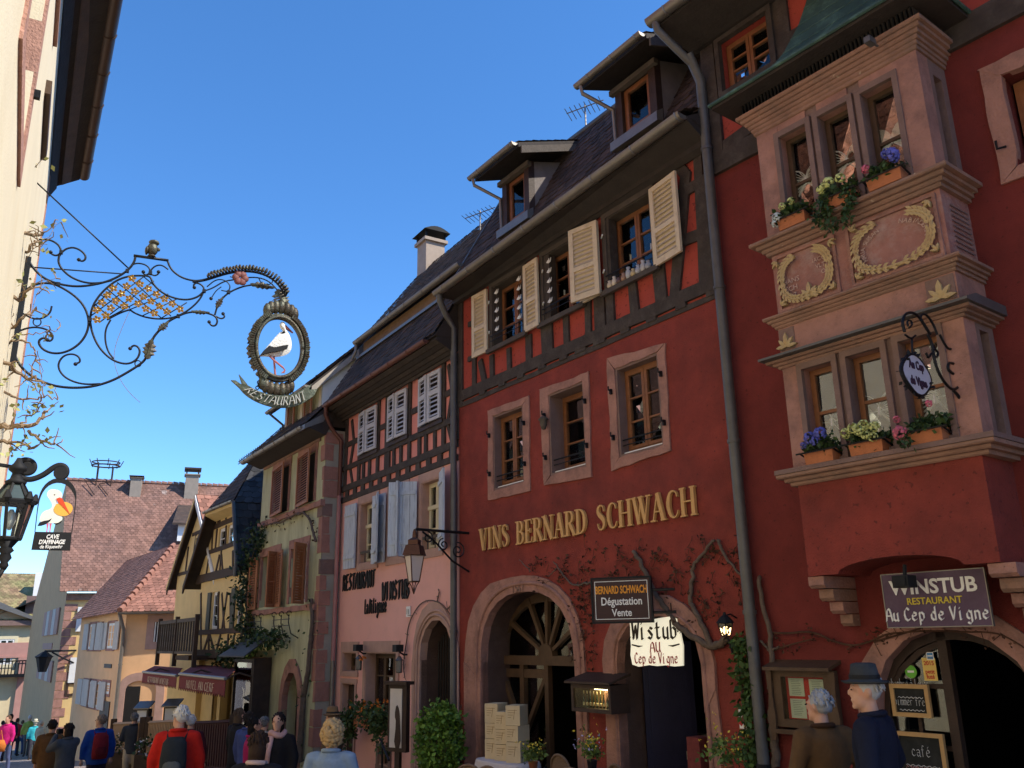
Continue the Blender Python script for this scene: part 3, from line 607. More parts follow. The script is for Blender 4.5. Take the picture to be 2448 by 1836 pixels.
# ---- first-floor windows with sandstone surrounds
OUT = []
for tl, tr, br, bl in (((205, 600), (495, 492), (500, 1165), (205, 1236)), ((570, 455), (915, 325), (940, 1072), (600, 1132)), ((1046, 232), (1456, 122), (1500, 880), (1085, 1022))):
    OUT.append([P1(C2, *q) for q in (bl, br, tr, tl)])
for k, ((x0, x1, z0, z1), o) in enumerate(zip(W1F, OUT)):
    parts = [('window_jamb_stone', [o[0], (x0, z0), (x0, z1), o[3]]), ('window_jamb_stone', [(x1, z0), o[1], o[2], (x1, z1)]), ('window_lintel_stone', [(x0, z1), (x1, z1), o[2], o[3]]), ('window_sill_stone', [o[0], o[1], (x1, z0), (x0, z0)])]
    for nm, pl in parts:
        a = wob(pl, .012, .16, seed=k * 7 + len(nm)); MB().prism(a, -.022 - random.random() * .008, .06).obj(nm, M_SAND, H1)
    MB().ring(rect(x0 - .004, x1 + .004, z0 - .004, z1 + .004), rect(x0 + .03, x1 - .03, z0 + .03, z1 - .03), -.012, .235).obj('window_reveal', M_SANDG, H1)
    if k != 1:
        window(H1, x0 + .03, x1 - .03, z0 + .06, z1 - .03, .12, M_WOODO, 2, 3, fw=.05, curtain=(M_LACE, x0 + .08, x1 - .08, z0 + .1, z1 - .08) if k == 2 else None)
    else:
        w = window(H1, x0 + .03, x0 + .03 + (x1 - x0 - .06) * .99, z0 + .06, z1 - .03, .22, M_WOODO, 1, 3, fw=.05, curtain=(mat('grey_blue_curtain', (.10, .12, .15), .95, .4, 9, .2, 20), x0 + .12, x1 - .04, z0 + .1, z0 + .82))
    MB().box(x0 + .02, x1 - .02, .04, .20, z0 + .028, z0 + .06).obj('window_ledge', M_WHITEP, H1)
    m = MB(); m.tube([(x0 - .02, .03, z0 + .22), (x1 + .02, .03, z0 + .22)], .011, 6); m.tube([(x0 - .02, .03, z0 + .15), (x1 + .02, .03, z0 + .15)], .008, 6); m.obj('window_guard_bar', M_IRON, H1)
    for xx in (x0 - .07, x1 + .06):
        for q in (.24, .76):
            m = MB(); zz = z0 + (z1 - z0) * q; m.tube([(xx, -.03, zz), (xx, -.09, zz), (xx, -.09, zz + .05)], .011, 6); m.box(xx - .012, xx + .012, -.07, -.03, zz - .05, zz + .02); m.obj('shutter_hinge_pin', M_IRON, H1)
# ---- top-floor windows: grey casings, deep casements, shutters
FR2 = mat('grey_brown_window_casing', (.075, .060, .048), .8, .25, 6, .3, 40)
for k, (x0, x1, z0, z1) in enumerate(W2F):
    m = MB(); c = .085; m.ring(rect(x0 - c, x1 + c, z0 - .02, z1 + c), rect(x0, x1, z0 + .0, z1), -.05, .02); m.box(x0 - c - .04, x1 + c + .04, -.10, -.045, z0 - .09, z0 - .02); m.obj('window_casing', FR2, H1); MB().ring(rect(x0 - .003, x1 + .003, z0 - .003, z1 + .003), rect(x0 + .012, x1 - .012, z0 + .012, z1 - .012), -.03, .16).obj('window_reveal', FR2, H1)
    w = window(H1, x0 + .01, x1 - .01, z0 + .02, z1 - .01, .15, M_WOODO, 2, 3, fw=.045, rowz=(.30, .64))
    xm = (x0 + x1) / 2
    for s in ((x0 * .74 + x1 * .26), (x0 * .27 + x1 * .73)): butterfly(w, s, z0 + (z1 - z0) * .42, .34, .185)
    m = MB(); m.tube([(x0 - .02, -.07, z0 + .18), (x1 + .02, -.07, z0 + .18)], .010, 6); m.tube([(x0 - .02, -.07, z0 + .10), (x1 + .02, -.07, z0 + .10)], .008, 6); m.obj('window_guard_bar', M_IRON, H1)
zsh0, zsh1 = zs2 - .05, zt2 + .0
sx = [P1(C1, 116, 1120)[0], P1(C1, 214, 1100)[0], P1(C1, 467, 950)[0], P1(C1, 573, 890)[0], P1(C1, 840, 700, -.12)[0], P1(C1, 1015, 620, -.12)[0], P1(C1, 1340, 420, -.1)[0], P1(C1, 1482, 330, -.1)[0]]
shutter(H1, W2F[0][0] - .10 - (sx[1] - sx[0]), W2F[0][0] - .10, zsh0, zsh1, -.06, M_CREAMSH, 'R', .05, back=True)
shutter(H1, W2F[0][1] + .10, W2F[0][1] + .10 + (sx[3] - sx[2]), zsh0, zsh1, -.06, M_CREAMSH, 'L', .05, back=True)
shutter(H1, W2F[1][1] + .06, W2F[1][1] + .52, zsh0, zsh1, -.06, M_CREAMSH, 'L', .05, back=True)
shutter(H1, W2F[2][0] - .60, W2F[2][0] - .10, zsh0, zsh1, -.10, M_CREAMSH, 'R', .22, back=True)
shutter(H1, W2F[2][1] + .06, W2F[2][1] + .60, zsh0, zsh1, -.06, M_CREAMSH, 'L', .12, back=True)
for x in (W2F[0][0] - .09, W2F[0][1] + .09 + .45, W2F[2][0] - .09):
    for q in (.25, .75):
        zz = zs2 + (zt2 - zs2) * q; MB().tube([(x, -.05, zz), (x + .07, -.09, zz + .01)], .012, 6).obj('shutter_catch', M_WHITEP, H1)
# ---- timbers of the top storey
T = lambda p, q, w, **k: beam(H1, p, q, w, M_TIMB, **k)
rail0, rail1 = P1(C1, 70, 1555), P1(C1, 1828, 868); zr = (rail0[1] + rail1[1]) / 2
T((0.0, zr), (W - .06, zr), .17, y0=-.035)
T((0.0, zfoot + .01), (W - .06, zfoot + .01), .075, y0=-.02)
for gx, gy in ((165, 1600), (305, 1560), (435, 1500), (585, 1440), (740, 1380), (860, 1330), (995, 1270), (1175, 1180), (1362, 1090), (1572, 990), (1785, 880)):
    x = P1(C1, gx, gy)[0]; T((x, zfoot + .03), (x, zr - .07), .17 if gx not in (860, 995) else .24, y0=-.03, name='joist_end')
zsill = zs2 - .08
def post(x1_, y1_, x2_, y2_, w, **k): T(P1(C1, x1_, y1_), P1(C1, x2_, y2_), w, **k)
for (ax, ay, bx, by, w) in ((145, 1370, 182, 1555, .12), (228, 1330, 233, 1500, .10), (350, 1280, 352, 1450, .10), (488, 1190, 492, 1400, .15), (600, 1120, 610, 1340, .16), (752, 1060, 762, 1270, .12), (905, 920, 912, 1190, .13), (985, 890, 1000, 1160, .22), (1070, 880, 1080, 1120, .10), (1222, 800, 1245, 1030, .16), (1405, 690, 1430, 960, .20), (1605, 40, 1520, 930, .17), (1722, 60, 1800, 840, .17)):
    p, q = P1(C1, ax, ay), P1(C1, bx, by); q = (q[0], zr)
    if by > 900 or ax > 1600: T(p, q, w)
T((P1(C1, 1530, 500)[0], 7.5), P1(C1, 1605, 60), .15)
for (ax, ay, bx, by, w) in ((62, 1115, 118, 1092, .10), (60, 1362, 118, 1340, .09), (1490, 240, 1690, 118, .14), (1560, 530, 1745, 455, .14)):
    T(P1(C1, ax, ay), P1(C1, bx, by), w)
T((.07, zfoot), (.07, 7.4), .14); T((W - .30, zr), (W - .22, 7.4), .14)
for x in (W2F[0][1] + .62, W2F[1][1] + .6): T((x, zr), (x, 7.4), .15)
T((W2F[0][0] - .62, zr), (W2F[0][0] - .62, 7.4), .12)
T((0, zt2 + .19), (W - .06, zt2 + .19), .16, y0=-.05)
# ---- eaves: soffit, cornice boards, gutter
ZE = 7.44; YG = -.45
def shear(o):
    for v in o.data.vertices: v.co.z += (v.co.x / W - .5) * .23 * min(1, max(0, -v.co.y / .4))
    return o
m = MB(); m.prismx([(-.04, ZE - .14), (-.08, ZE - .14), (YG + .07, ZE - .04), (YG + .07, ZE + .02), (-.04, ZE + .30)], -.02, W - .02); shear(m.obj('eaves_soffit', M_FASC, H1))
m = MB(); m.prismx([(-.045, ZE - .23), (-.12, ZE - .20), (-.12, ZE - .13), (-.045, ZE - .15)], -.01, W - .03); shear(m.obj('cornice_board', M_FASC, H1))
shear(gutter(H1, (-.02, YG, ZE + .03), (W - .02, YG, ZE + .03), .085))
downpipe(H1, [(.08, YG, ZE - .16), (.07, YG + .02, ZE - .26), (-.02, -.24, ZE - .48), (-.03, -.09, ZE - .68), (-.03, -.09, 5.2), (-.03, -.09, 2.6), (-.03, -.09, .2), (-.03, -.09, -1.3)], .055, straps=(6.2, 4.7, 3.2, 1.7, .3))
downpipe(H1, [(W + .02, -.30, 8.45), (W + .0, -.10, 8.15), (W + .0, -.10, 6.0), (W, -.10, 3.0), (W, -.10, .35)], .062, straps=(7.2, 5.4, 3.6, 1.8)); downpipe(H1, [(W, -.10, .36), (W, -.10, -1.0)], .075, M_BLACK, 'downpipe_shoe')
# ---- mansard roof
YR, ZR = 1.18, 7.8 + 1.79 * 1.18
m = MB(); m.prismx([(-.3, ZE + .12), (0, 7.72), (YR, ZR - .06), (YR + 2.6, ZR + .9), (YR + 5.4, ZR - .2), (YR + 6.7, 7.4), (-.02, 7.4)], -.04, W - .01); m.obj('roof', M_FASC, H1)
shear(tiles(H1, [(-.05, YG - .01, ZE + .06), (W, YG - .01, ZE + .06), (W, 0, 7.79), (-.05, 0, 7.79)], .17, .14, M_TILEB))
DX = [(1.17, 1.95), (4.12, 4.94)]
tiles(H1, [(-.05, 0, 7.79), (W, 0, 7.79), (W, YR, ZR), (-.05, YR, ZR)], .17, .15, M_TILEB)
MB().tube([(-.05, YR, ZR + .02), (W, YR, ZR + .02)], .05, 8).obj('roof_break_roll', M_ZINCD, H1, smooth=True)
MB().prismx([(YG, ZE - .04), (-.02, 7.83), (YR, ZR + .05), (YR, ZR - .05), (0, 7.7), (YG, ZE - .1)], -.09, -.04).obj('verge_flashing', M_ZINCD, H1)
tiles(H1, [(-.05, YR, ZR + .02), (W, YR, ZR + .02), (W, YR + 2.6, ZR + .95), (-.05, YR + 2.6, ZR + .95)], .18, .16, M_TILEB)
for k, (x0, x1) in enumerate(DX):
    yf = .16; zb = 8.16 if k == 0 else 8.30; zt = 9.16 if k == 0 else 9.24
    d = MB(); d.ring(rect(x0, x1, zb, zt), rect(x0 + .13, x1 - .13, zb + .10, zt - .12), yf, yf + .12)
    dorm = d.obj('dormer', M_WOODD, H1)
    back = lambda z: (z - 7.8) / 1.79
    for xa, xb in ((x0, x0 + .07), (x1 - .07, x1)):
        MB().prismx([(yf + .12, zb), (yf + .12, zt), (back(zt) + .62, zt + .33), (back(zt) + .3, zt + .2), (back(zb) + .05, zb - .05)], xa, xb).obj('dormer_cheek', mat('grey_dormer_render', (.20, .175, .16), .9, .2, 4, .3, 50), dorm)
    m = MB(); ro = .27; L = 2.5; ang = .36
    m.prismx([(yf - .38, zt - .02), (yf - .38, zt + .06), (yf - .38 + L, zt + .06 + L * ang), (yf - .38 + L, zt - .02 + L * ang)], x0 - ro, x1 + ro); m.obj('dormer_roof', M_FASC, dorm)
    tiles(dorm, [(x0 - ro, yf - .40, zt + .07), (x1 + ro, yf - .40, zt + .07), (x1 + ro, yf - .38 + L, zt + .07 + L * ang), (x0 - ro, yf - .38 + L, zt + .07 + L * ang)], .17, .15, M_TILEB, name='dormer_tiles')
    MB().prismx([(yf - .34, zt - .13), (yf - .34, zt + .0), (yf - .34 + L, zt + .0 + L * ang), (yf - .34 + L, zt - .13 + L * ang)], x1 + ro + .002, x1 + ro + .03).obj('barge_board', M_GREYW, dorm)
    MB().box(x0 - .06, x1 + .06, yf - .06, yf + .02, zt - .13, zt - .05).obj('dormer_lintel', M_GREYW, dorm)
    gutter(dorm, (x0 - ro - .04, yf - .46, zt + .04), (x1 + ro, yf - .46, zt + .04), .06, name='dormer_gutter', hooks=.5)
    downpipe(dorm, [(x0 - ro + .06, yf - .46, zt - .02), (x0 - ro + .07, yf - .44, zt - .14), (x0 - .03, yf - .02, zt - .36), (x0 - .03, yf + .0, zb)], .03, M_ZINC, 'dormer_pipe')
    MB().prismx([(yf - .10, zb - .12), (yf - .10, zb + .02), (yf + .02, zb + .10), (yf + .02, zb - .1)], x0 - .05, x1 + .08).obj('lead_apron', M_ZINC, dorm)
    MB().prismx([(yf + .10, zb - .06), (yf + .16, zb - .06), (back(zt) + .42, zt + .16), (back(zt) + .36, zt + .2)], x1 + .001, x1 + .05).obj('lead_flashing', M_ZINCD, dorm)
    window(H1, x0 + .13, x1 - .13, zb + .1, zt - .12, yf + .06, M_WOODO, 1, 1, fw=.05, curtain=(M_LACE, x0 + .22, x1 - .14, zb + .12, zt - .14), name='dormer_window')
# ---- ornaments in the top-floor windows
for k in (0, 1):
    x0, x1, z0, z1 = W2F[k]
    for s, xx in enumerate((x0 + .10 + .02 * k, x1 - .12)):
        g = thing('bird_garland', ['string of little white wooden birds hanging at the left of the leftmost top window', 'string of little white wooden birds hanging at the right of the leftmost top window', 'string of little white wooden birds hanging at the left of the middle top window', 'string of little white wooden birds hanging at the right of the middle top window'][k * 2 + s], 'garland', R1, xx, -.02, z1 - .05)
        MB().tube([(0, 0, 0), (0.01, 0, -.3), (0, 0, -.78)], .004, 5).obj('cord', M_TWIG, g)
        for q in range(5):
            z = -.08 - .16 * q; m = MB(); m.prism([(-.05, z), (-.01, z + .03), (.04, z + .012), (.065, z + .05), (.05, z - .01), (.0, z - .025)], -.014, .0); m.prism([(-.01, z), (.03, z + .05), (.03, z)], -.02, -.012); m.obj('bird', M_WHITEP, g)
x0, x1, z0, z1 = W2F[2]
for k in range(9):
    xx = x0 + .06 + (x1 - x0 - .12) * k / 8; h = [.10, .13, .08, .11, .16, .10, .12, .15, .11][k]; c = [(.55, .45, .32), (.6, .5, .38), (.12, .07, .06), (.35, .2, .12), (.42, .42, .42), (.5, .38, .2), (.4, .4, .42), (.45, .42, .4), (.3, .3, .32)][k]
    tag(MB((xx, -.07, z0 - .02)).lathe([(.03, 0), (.045, h * .3), (.04, h * .6), (.022, h * .8), (.032, h)], (xx, -.07, z0 - .02), 10).obj('ornament_jug', mat('jug_glaze_%d' % k, c, .35, .15, 9, .05), None, smooth=True),
        ['cream squat jug, first from the left on the right top-floor window sill', 'pale buff jug, second from the left on the right top-floor sill', 'dark brown little jug on the right top-floor window sill', 'low red-brown pot on the right top-floor window sill', 'tall grey stoneware jug near the middle of the right top-floor sill', 'ochre jug just right of the tall grey one on the top-floor sill', 'grey jug between the ochre and the tall rear jugs on the top-floor sill', 'tall pale grey jug beside the open shutter on the right top-floor sill', 'small slate-grey jug at the right end of the right top-floor sill'][k], 'jug', 'jugs on the top-floor window sill')
    o = bpy.data.objects['ornament_jug' if k == 0 else 'ornament_jug.%03d' % k]; o.location = tuple(R1.w(xx, -.07, z0 - .02)); o.rotation_euler = (0, 0, R1.ang)
# ---- lettering on the wall
ts, te = P1(C2, 150, 1590), P1(C2, 1702, 1340); zb = (ts[1] + te[1]) / 2; ht = .335
LT = thing('wall_lettering', 'large gold capital letters running across the red plaster above the arches', 'lettering', R1, ts[0], 0, zb)
body = 'VINS BERNARD SCHWACH'; adv = sum(SERIF[c][0] if c != ' ' else .62 for c in body); sc_ = (te[0] - ts[0]) / adv; x = 0.
for c in body:
    if c == ' ': x += .62 * sc_; continue
    w, st, sf = SERIF[c]; m = MB()
    for pts, ws in st:
        pts = smooth(pts, 1) if len(pts) > 2 else pts; ww = ws if not hasattr(ws, '__len__') else list(np.interp(np.linspace(0, 1, len(pts)), np.linspace(0, 1, len(ws)), ws))
        ww = [q * sc_ for q in ww] if hasattr(ww, '__len__') else ww * sc_
        ribbon(m, [(x + a * sc_, b * ht) for a, b in pts], ww, -.05, -.012)
    for a, b in sf: m.box(x + (a - .14) * sc_, x + (a + .14) * sc_, -.052, -.012, (b * ht) - (.018 if b > .5 else 0), (b * ht) + (0 if b > .5 else .018))
    m.obj('letter', M_GOLD, LT); x += w * sc_
# ================================================================== inn (dark red, stone oriel with copper roof)
H0 = thing('inn_house', 'dark red inn with a two-storey stone oriel under a green copper roof', 'house', R0)
def P0(V, x, y, off=0.): return R0.at(*V(x, y), off)
M_COPPER = mat('green_copper_sheet', (.055, .105, .085), .55, .25, 3, .08, 30, metal=.25, col2=(.14, .26, .19), sc2=3.5, amt=.35)
M_OCHRE = mat('ochre_relief_paint', (.50, .36, .17), .7, .15, 9, .25, 60, col2=(.34, .22, .11), sc2=9, amt=.4)
M_PANEL = mat('mottled_pink_panel', (.32, .15, .12), .9, .22, 5, .3, 50, col2=(.38, .26, .23), sc2=4, amt=.4)
IA = arch_pts(1.22, 2.66, .85, 1.60, p=2.1); IAo = arch_pts(1.05, 2.86, .85, 1.74, p=2.15)
RW = (3.22, 4.0, 5.46, 6.36)
TW = (.27, .98, 7.86, 8.56)
XR = 7.5
wall([(0, -2.6), (XR, -2.6), (XR, 6.94), (0, 6.94)], [{'p': IA, 'd': 0}, {'p': rect(*RW), 'd': .22}]).obj('wall', M_RED2, H0)
wall([(0, 6.94), (XR, 6.94), (XR, 9.3), (0, 9.3)], [{'p': rect(*TW), 'd': .2}], y0=.012).obj('timbered_storey_infill', M_REDF, H0)
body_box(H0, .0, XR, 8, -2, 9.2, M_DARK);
MB().box(.0, .25, .02, 7.8, 7.5, 9.2).obj('gable_wall', M_REDF, H0)
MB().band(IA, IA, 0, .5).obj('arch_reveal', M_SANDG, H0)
stone_arch(H0, IAo, IA, -.03, M_SAND, 11, seed=11, rough=.035)
# timbers of the top storey
t0 = lambda p, q, w, **k: beam(H0, p, q, w, M_TIMB, **k)
t0((.0, 6.98), (XR, 6.98), .26, y0=-.05, w2=.30); t0((.0, 7.76), (1.15, 7.76), .14); t0((.08, 6.9), (.08, 9.2), .20, y0=-.04)
for x in (1.02, 1.16, 2.5, 3.6, 4.7, 5.8): t0((x, 7.1), (x, 9.2), .15)
for a, b in (((1.2, 7.2), (1.75, 9.0)), ((1.1, 8.05), (2.5, 8.05)), ((2.5, 8.05), (5.8, 8.05)), ((2.7, 7.15), (3.5, 9.0)), ((.1, 7.15), (1.0, 7.28))): t0(a, b, .15)
x0, x1, z0, z1 = TW
MB().ring(rect(x0 - .06, x1 + .06, z0 - .06, z1 + .06), rect(x0, x1, z0, z1), -.06, .02).obj('window_casing', M_TIMB, H0)
window(H0, x0 + .02, x1 - .02, z0 + .02, z1 - .02, .08, M_WOODO, 2, 3, fw=.045, rowz=(.36, .68))
x0, x1, z0, z1 = RW
o = [(x0 - .15, z0 - .12), (x1 + .2, z0 - .12), (x1 + .2, z1 + .16), (x0 - .16, z1 + .16)]
for nm, pl in (('window_jamb_stone', [o[0], (x0, z0), (x0, z1), o[3]]), ('window_jamb_stone', [(x1, z0), o[1], o[2], (x1, z1)]), ('window_lintel_stone', [(x0, z1), (x1, z1), o[2], o[3]]), ('window_sill_stone', [o[0], o[1], (x1, z0), (x0, z0)])):
    MB().prism(wob(pl, .014, .14, seed=len(nm) + 40), -.024 - random.random() * .006, .06).obj(nm, M_SAND, H0)
window(H0, x0 + .03, x1 - .03, z0 + .03, z1 - .03, .16, M_WOODO, 2, 3)
m = MB(); m.tube([(x0 - .05, -.05, z0 + .2), (x0 - .12, -.07, z0 + .2), (x0 - .12, -.07, z0 + .28)], .012, 6); m.obj('shutter_hinge_pin', M_IRON, H0)
# roof edge and gutter, projecting over the neighbour
m = MB(); m.prismx([(-.02, 8.62), (-.10, 8.62), (-.66, 8.76), (-.66, 8.84), (.6, 9.95), (.6, 9.3)], -.12, XR); m.obj('eaves_soffit', M_FASC, H0)
gutter(H0, (-.22, -.72, 8.86), (XR, -.72, 8.86), .085)
MB().prismx([(-.7, 8.86), (2.6, 12.4), (6.5, 9.2), (2.6, 9.2)], -.10, XR).obj('roof', M_FASC, H0)
tiles(H0, [(-.10, -.7, 8.92), (XR, -.7, 8.92), (XR, 2.6, 12.46), (-.10, 2.6, 12.46)], .17, .16, M_TILEB)
downpipe(H0, [(-.12, -.72, 8.78), (-.11, -.70, 8.68), (-.01, -.26, 8.36)], .05, M_ZINCD, 'swan_neck_pipe')
# ---- the oriel
YO = -.53; OX0, OX1 = .99, 2.76
m = MB(); ul = arch_pts(1.32, 2.44, 2.085, 2.20, n=10, p=2)[1:-1]
m.prism([(OX0 + .03, 2.985), (OX0 + .03, 2.085)] + ul + [(OX1 - .04, 2.085), (OX1 - .04, 2.985)], YO, -.001); m.obj('oriel_base', M_RED, H0)
for nm, (xa, xb) in (('L', (OX0 + .01, OX0 + .17)), ('R', (OX1 - .15, OX1 + .06))):
    for k in range(4):
        yy = YO + .02 + .13 * k; z1 = 2.083 - .112 * k; m = MB()
        m.prismx([(.0, z1 - .108), (yy + .035, z1 - .108), (yy, z1 - .08), (yy, z1 - .004), (.0, z1 - .004)], xa + .0 + .012 * k, xb - .0); m.obj('corbel_stone', M_SAND2 if k % 2 else M_SAND, H0)
def course(z0, z1, y, mt, prof=None, name='oriel_moulding', ov=None):
    e = YO - y if ov is None else ov; m = MB(); prof = prof or [(y, z0), (y, z1), (-.001, z1), (-.001, z0)]
    xa, xb = OX0 - e, OX1 + e; m.prismx(prof, xa, xb); return m.obj(name, mt, H0)
def moulding(z0, z1, out_, mt, steps=4, inv=True, name='oriel_moulding'):
    for k in range(steps):
        a = z0 + (z1 - z0) * k / steps; b = z0 + (z1 - z0) * (k + 1) / steps - .002; t = (k + 1) / steps; e = out_ * (t ** 1.6 if inv else (1 - (k / steps)) ** 1.6); y = YO - .012 - e
        MB().prismx([(y + .012, a), (y, a + .012), (y, b), (-.001, b), (-.001, a)], OX0 - .012 - e, OX1 + .012 + e).obj(name, mt, H0)
moulding(2.92, 3.03, .11, M_SAND2, 3); course(3.032, 3.075, YO - .13, M_SANDG, name='oriel_ledge')
moulding(4.085, 4.16, .10, M_SAND2, 3)
MB().prismx([(YO - .19, 4.162), (YO - .19, 4.185), (YO - .01, 4.25), (-.001, 4.25), (-.001, 4.162)], OX0 - .14, OX1 + .14).obj('lead_weathering', M_ZINCD, H0)
moulding(4.50, 4.62, .09, M_SAND2, 4); moulding(5.29, 5.44, .13, M_SAND2, 4); moulding(6.70, 6.94, .13, M_SAND2, 6)
course(4.25, 4.50, YO + .0, M_SAND, name='oriel_frieze', ov=0)
course(4.62, 5.29, YO + .015, M_PANEL, name='oriel_parapet', ov=-.012)
# window stages: piers, mullions, lintel and side walls in stone
def stage(z0, z1, lights, zs_, zh):
    xs = [OX0] + [q for l in lights for q in l] + [OX1]
    for k, (a, b) in enumerate(zip(xs[0::2], xs[1::2])):
        m = MB(); ch = .035; m.prismz([(a, YO + (.0 if k in (0, 3) else .02)), (b, YO + (.0 if k in (0, 3) else .02)), (b + (.0), YO + .06), (b - .0, YO + .20), (a + .0, YO + .20), (a, YO + .06)], z0, z1); m.obj('oriel_pier' if k in (0, 3) else 'oriel_mullion', M_SAND if k in (0, 3) else M_SANDG, H0)
    m = MB()
    for a, b in lights: m.box(a + .001, b - .001, YO + .003, YO + .19, zh, z1)
    m.obj('oriel_lintel', M_SAND, H0)
    m = MB()
    for a, b in lights: m.box(a + .001, b - .001, YO + .003, YO + .19, z0, zs_)
    m.obj('oriel_sill', M_SANDG, H0)
    for a, b in lights:
        m = MB(); m.ring(rect(a - .05, b + .05, zs_ - .02, zh + .06), rect(a + .004, b - .004, zs_ + .004, zh - .004), YO - .018, YO + .03); m.obj('window_moulding', M_SANDG, H0)
    # right flank with a narrow light, left flank solid
    m = MB(); m.box(OX1 - .16, OX1 - .001, YO + .201, -.36 + .10, z0, z1); m.box(OX1 - .16, OX1 - .001, -.10, -.001, z0, z1); m.box(OX1 - .16, OX1 - .001, -.26, -.10, zh, z1); m.box(OX1 - .16, OX1 - .001, -.26, -.10, z0, zs_); m.obj('oriel_flank', M_SANDG, H0)
    MB().box(OX0 + .001, OX0 + .16, YO + .201, -.001, z0, z1).obj('oriel_flank', M_SANDG, H0)
    MB().box(OX0 + .2, OX1 - .2, -.06, -.002, z0, z1).obj('oriel_back', M_DARK, H0)
LIT_LO = [(1.20, 1.53), (1.67, 2.02), (2.18, 2.53)]; LIT_UP = [(1.25, 1.58), (1.71, 2.05), (2.18, 2.51)]
stage(3.075, 4.085, LIT_LO, 3.12, 4.03); stage(5.44, 6.70, LIT_UP, 5.50, 6.55)
for lights, z0, z1, up in ((LIT_LO, 3.12, 4.03, 0), (LIT_UP, 5.50, 6.55, 1)):
    for a, b in lights:
        w = window(H0, a + .005, b - .005, z0 + .004, z1 - .004, YO + .12, M_WOODO if not up else M_WOODB, 1, 2, fw=.034, rowz=(.52,) if not up else (.48,), mw=.03, gl=M_GLASS if up else M_GLASS3)
        butterfly(w, (a + b) / 2, z0 + (z1 - z0) * (.50 if up else .42), (b - a) * .95, YO + .148)
# recessed panels, wreaths and leaf ornaments on the parapet
for a, b in ((OX0 + .05, 1.72), (1.84, OX1 - .05)):
    m = MB(); m.ring(rect(a, b, 4.66, 5.26), rect(a + .03, b - .03, 4.69, 5.23), YO - .012, YO + .02); m.obj('parapet_panel_frame', M_SAND, H0)
def leaf_orn(cx, cz, s, ang, n=3, name='leaf_ornament', house=H0, y=YO, mt=M_OCHRE):
    m = MB()
    for k in range(n):
        a = ang + (k - (n - 1) / 2) * .75; L = s * (1 if k == (n - 1) // 2 else .8)
        c, q = math.cos(a), math.sin(a); pts = [(0, 0), (.35, .16), (.7, .13), (1, 0), (.7, -.13), (.35, -.16)]
        v = [(cx + (u * c - w * q) * L, cz + (u * q + w * c) * L) for u, w in pts]; top = [(x, y - .028 - .01 * (i in (1, 2, 4, 5)), z) for i, (x, z) in enumerate(v)]
        mid = (cx + .5 * c * L, y - .045, cz + .5 * q * L); m.add(top + [(x, y + .005, z) for x, z in v] + [mid], [(i, (i + 1) % 6, 12) for i in range(6)] + [(i, i + 6, (i + 1) % 6 + 6, (i + 1) % 6) for i in range(6)])
    return m.obj(name, mt, house)
def wreath(cx, cz, rx, rz, a0, a1, name='wreath'):
    m = MB(); n = 30; pts = []
    for i in range(n + 1):
        a = R(a0 + (a1 - a0) * i / n); c, s = math.cos(a), math.sin(a); p = 2.6; pts.append((cx + rx * math.copysign(abs(c) ** (2 / p), c), YO - .02, cz + rz * math.copysign(abs(s) ** (2 / p), s)))
    m.tube(pts, .020, 8)
    for i in range(0, n, 1):
        p, q = Vector(pts[i]), Vector(pts[i + 1]); t = (q - p).normalized(); s = Vector((-t.z, 0, t.x))
        for sd in (-1, 0, 1):
            b = p + s * sd * .016 + Vector((0, -.022, 0)); m.add([b, b + t * .03 + s * (.018 + sd * .012), b + t * .07 + s * sd * .02 + Vector((0, -.012, 0)), b + t * .03 - s * (.018 - sd * .012)], [(0, 1, 2, 3)])
    return m.obj(name, M_OCHRE, H0)
wreath(1.385, 4.955, .27, .235, 106, 428); wreath(2.285, 4.955, .36, .235, 106, 428)
for x, z, a in ((1.08, 5.20, 225), (1.08, 4.72, 45), (1.67, 4.72, 135), (1.67, 5.20, 315), (1.90, 5.20, 45), (1.90, 4.72, 45), (2.66, 5.2, 225), (2.66, 4.72, 120)): leaf_orn(x, z, .085, R(a), 3)
leaf_orn(1.40, 4.72, .15, R(90), 5); leaf_orn(2.62, 4.29, .17, R(90), 5); leaf_orn(1.08, 4.29, .15, R(90), 5)
MB().box(2.50, 2.745, YO - .008, YO + .01, 4.265, 4.485).obj('ornament_panel', M_SANDG, H0); MB().box(1.0, 1.17, YO - .008, YO + .01, 4.265, 4.485).obj('ornament_panel', M_SANDG, H0)
M_CARVE = mat('pale_carved_letter', (.52, .36, .30), .9, .1, 8, 0)
for body, cx, cz, s in (('HANS', 1.20, 4.93, .075), ('SCH', 1.20, 4.85, .075), ('17', 1.21, 4.77, .075), ('IACOB', 1.55, 5.05, .062), ('VLTZ', 1.56, 4.98, .062), ('OS', 1.58, 4.91, .062)):
    flat_text(body, s, M_CARVE, H0, 'carved_letters', .002, place=lambda x, y, z, cx=cx, cz=cz: Vector((x + cx, y + YO - .004, z + cz)))
for body, a0, a1 in (('MARIA SUSAN', 200, 118), ('NABINDERIN', 72, -8)):
    for k, c in enumerate(body):
        if c == ' ': continue
        a = R(a0 + (a1 - a0) * k / (len(body) - 1)); px_, pz_ = 2.285 + .285 * math.cos(a), 4.945 + .165 * math.sin(a); th = a - math.pi / 2
        flat_text(c, .062, M_CARVE, H0, 'carved_letters', .002, place=lambda x, y, z, px_=px_, pz_=pz_, th=th: Vector((px_ + x * math.cos(th) - z * math.sin(th), y + YO - .004, pz_ + x * math.sin(th) + z * math.cos(th))))
m = MB()
for k in range(9): m.box(OX1 - .0005, OX1 + .002, YO + .14, -.06, 4.76 + .05 * k, 4.775 + .05 * k)
m.obj('carved_text_lines', M_SANDG, H0)
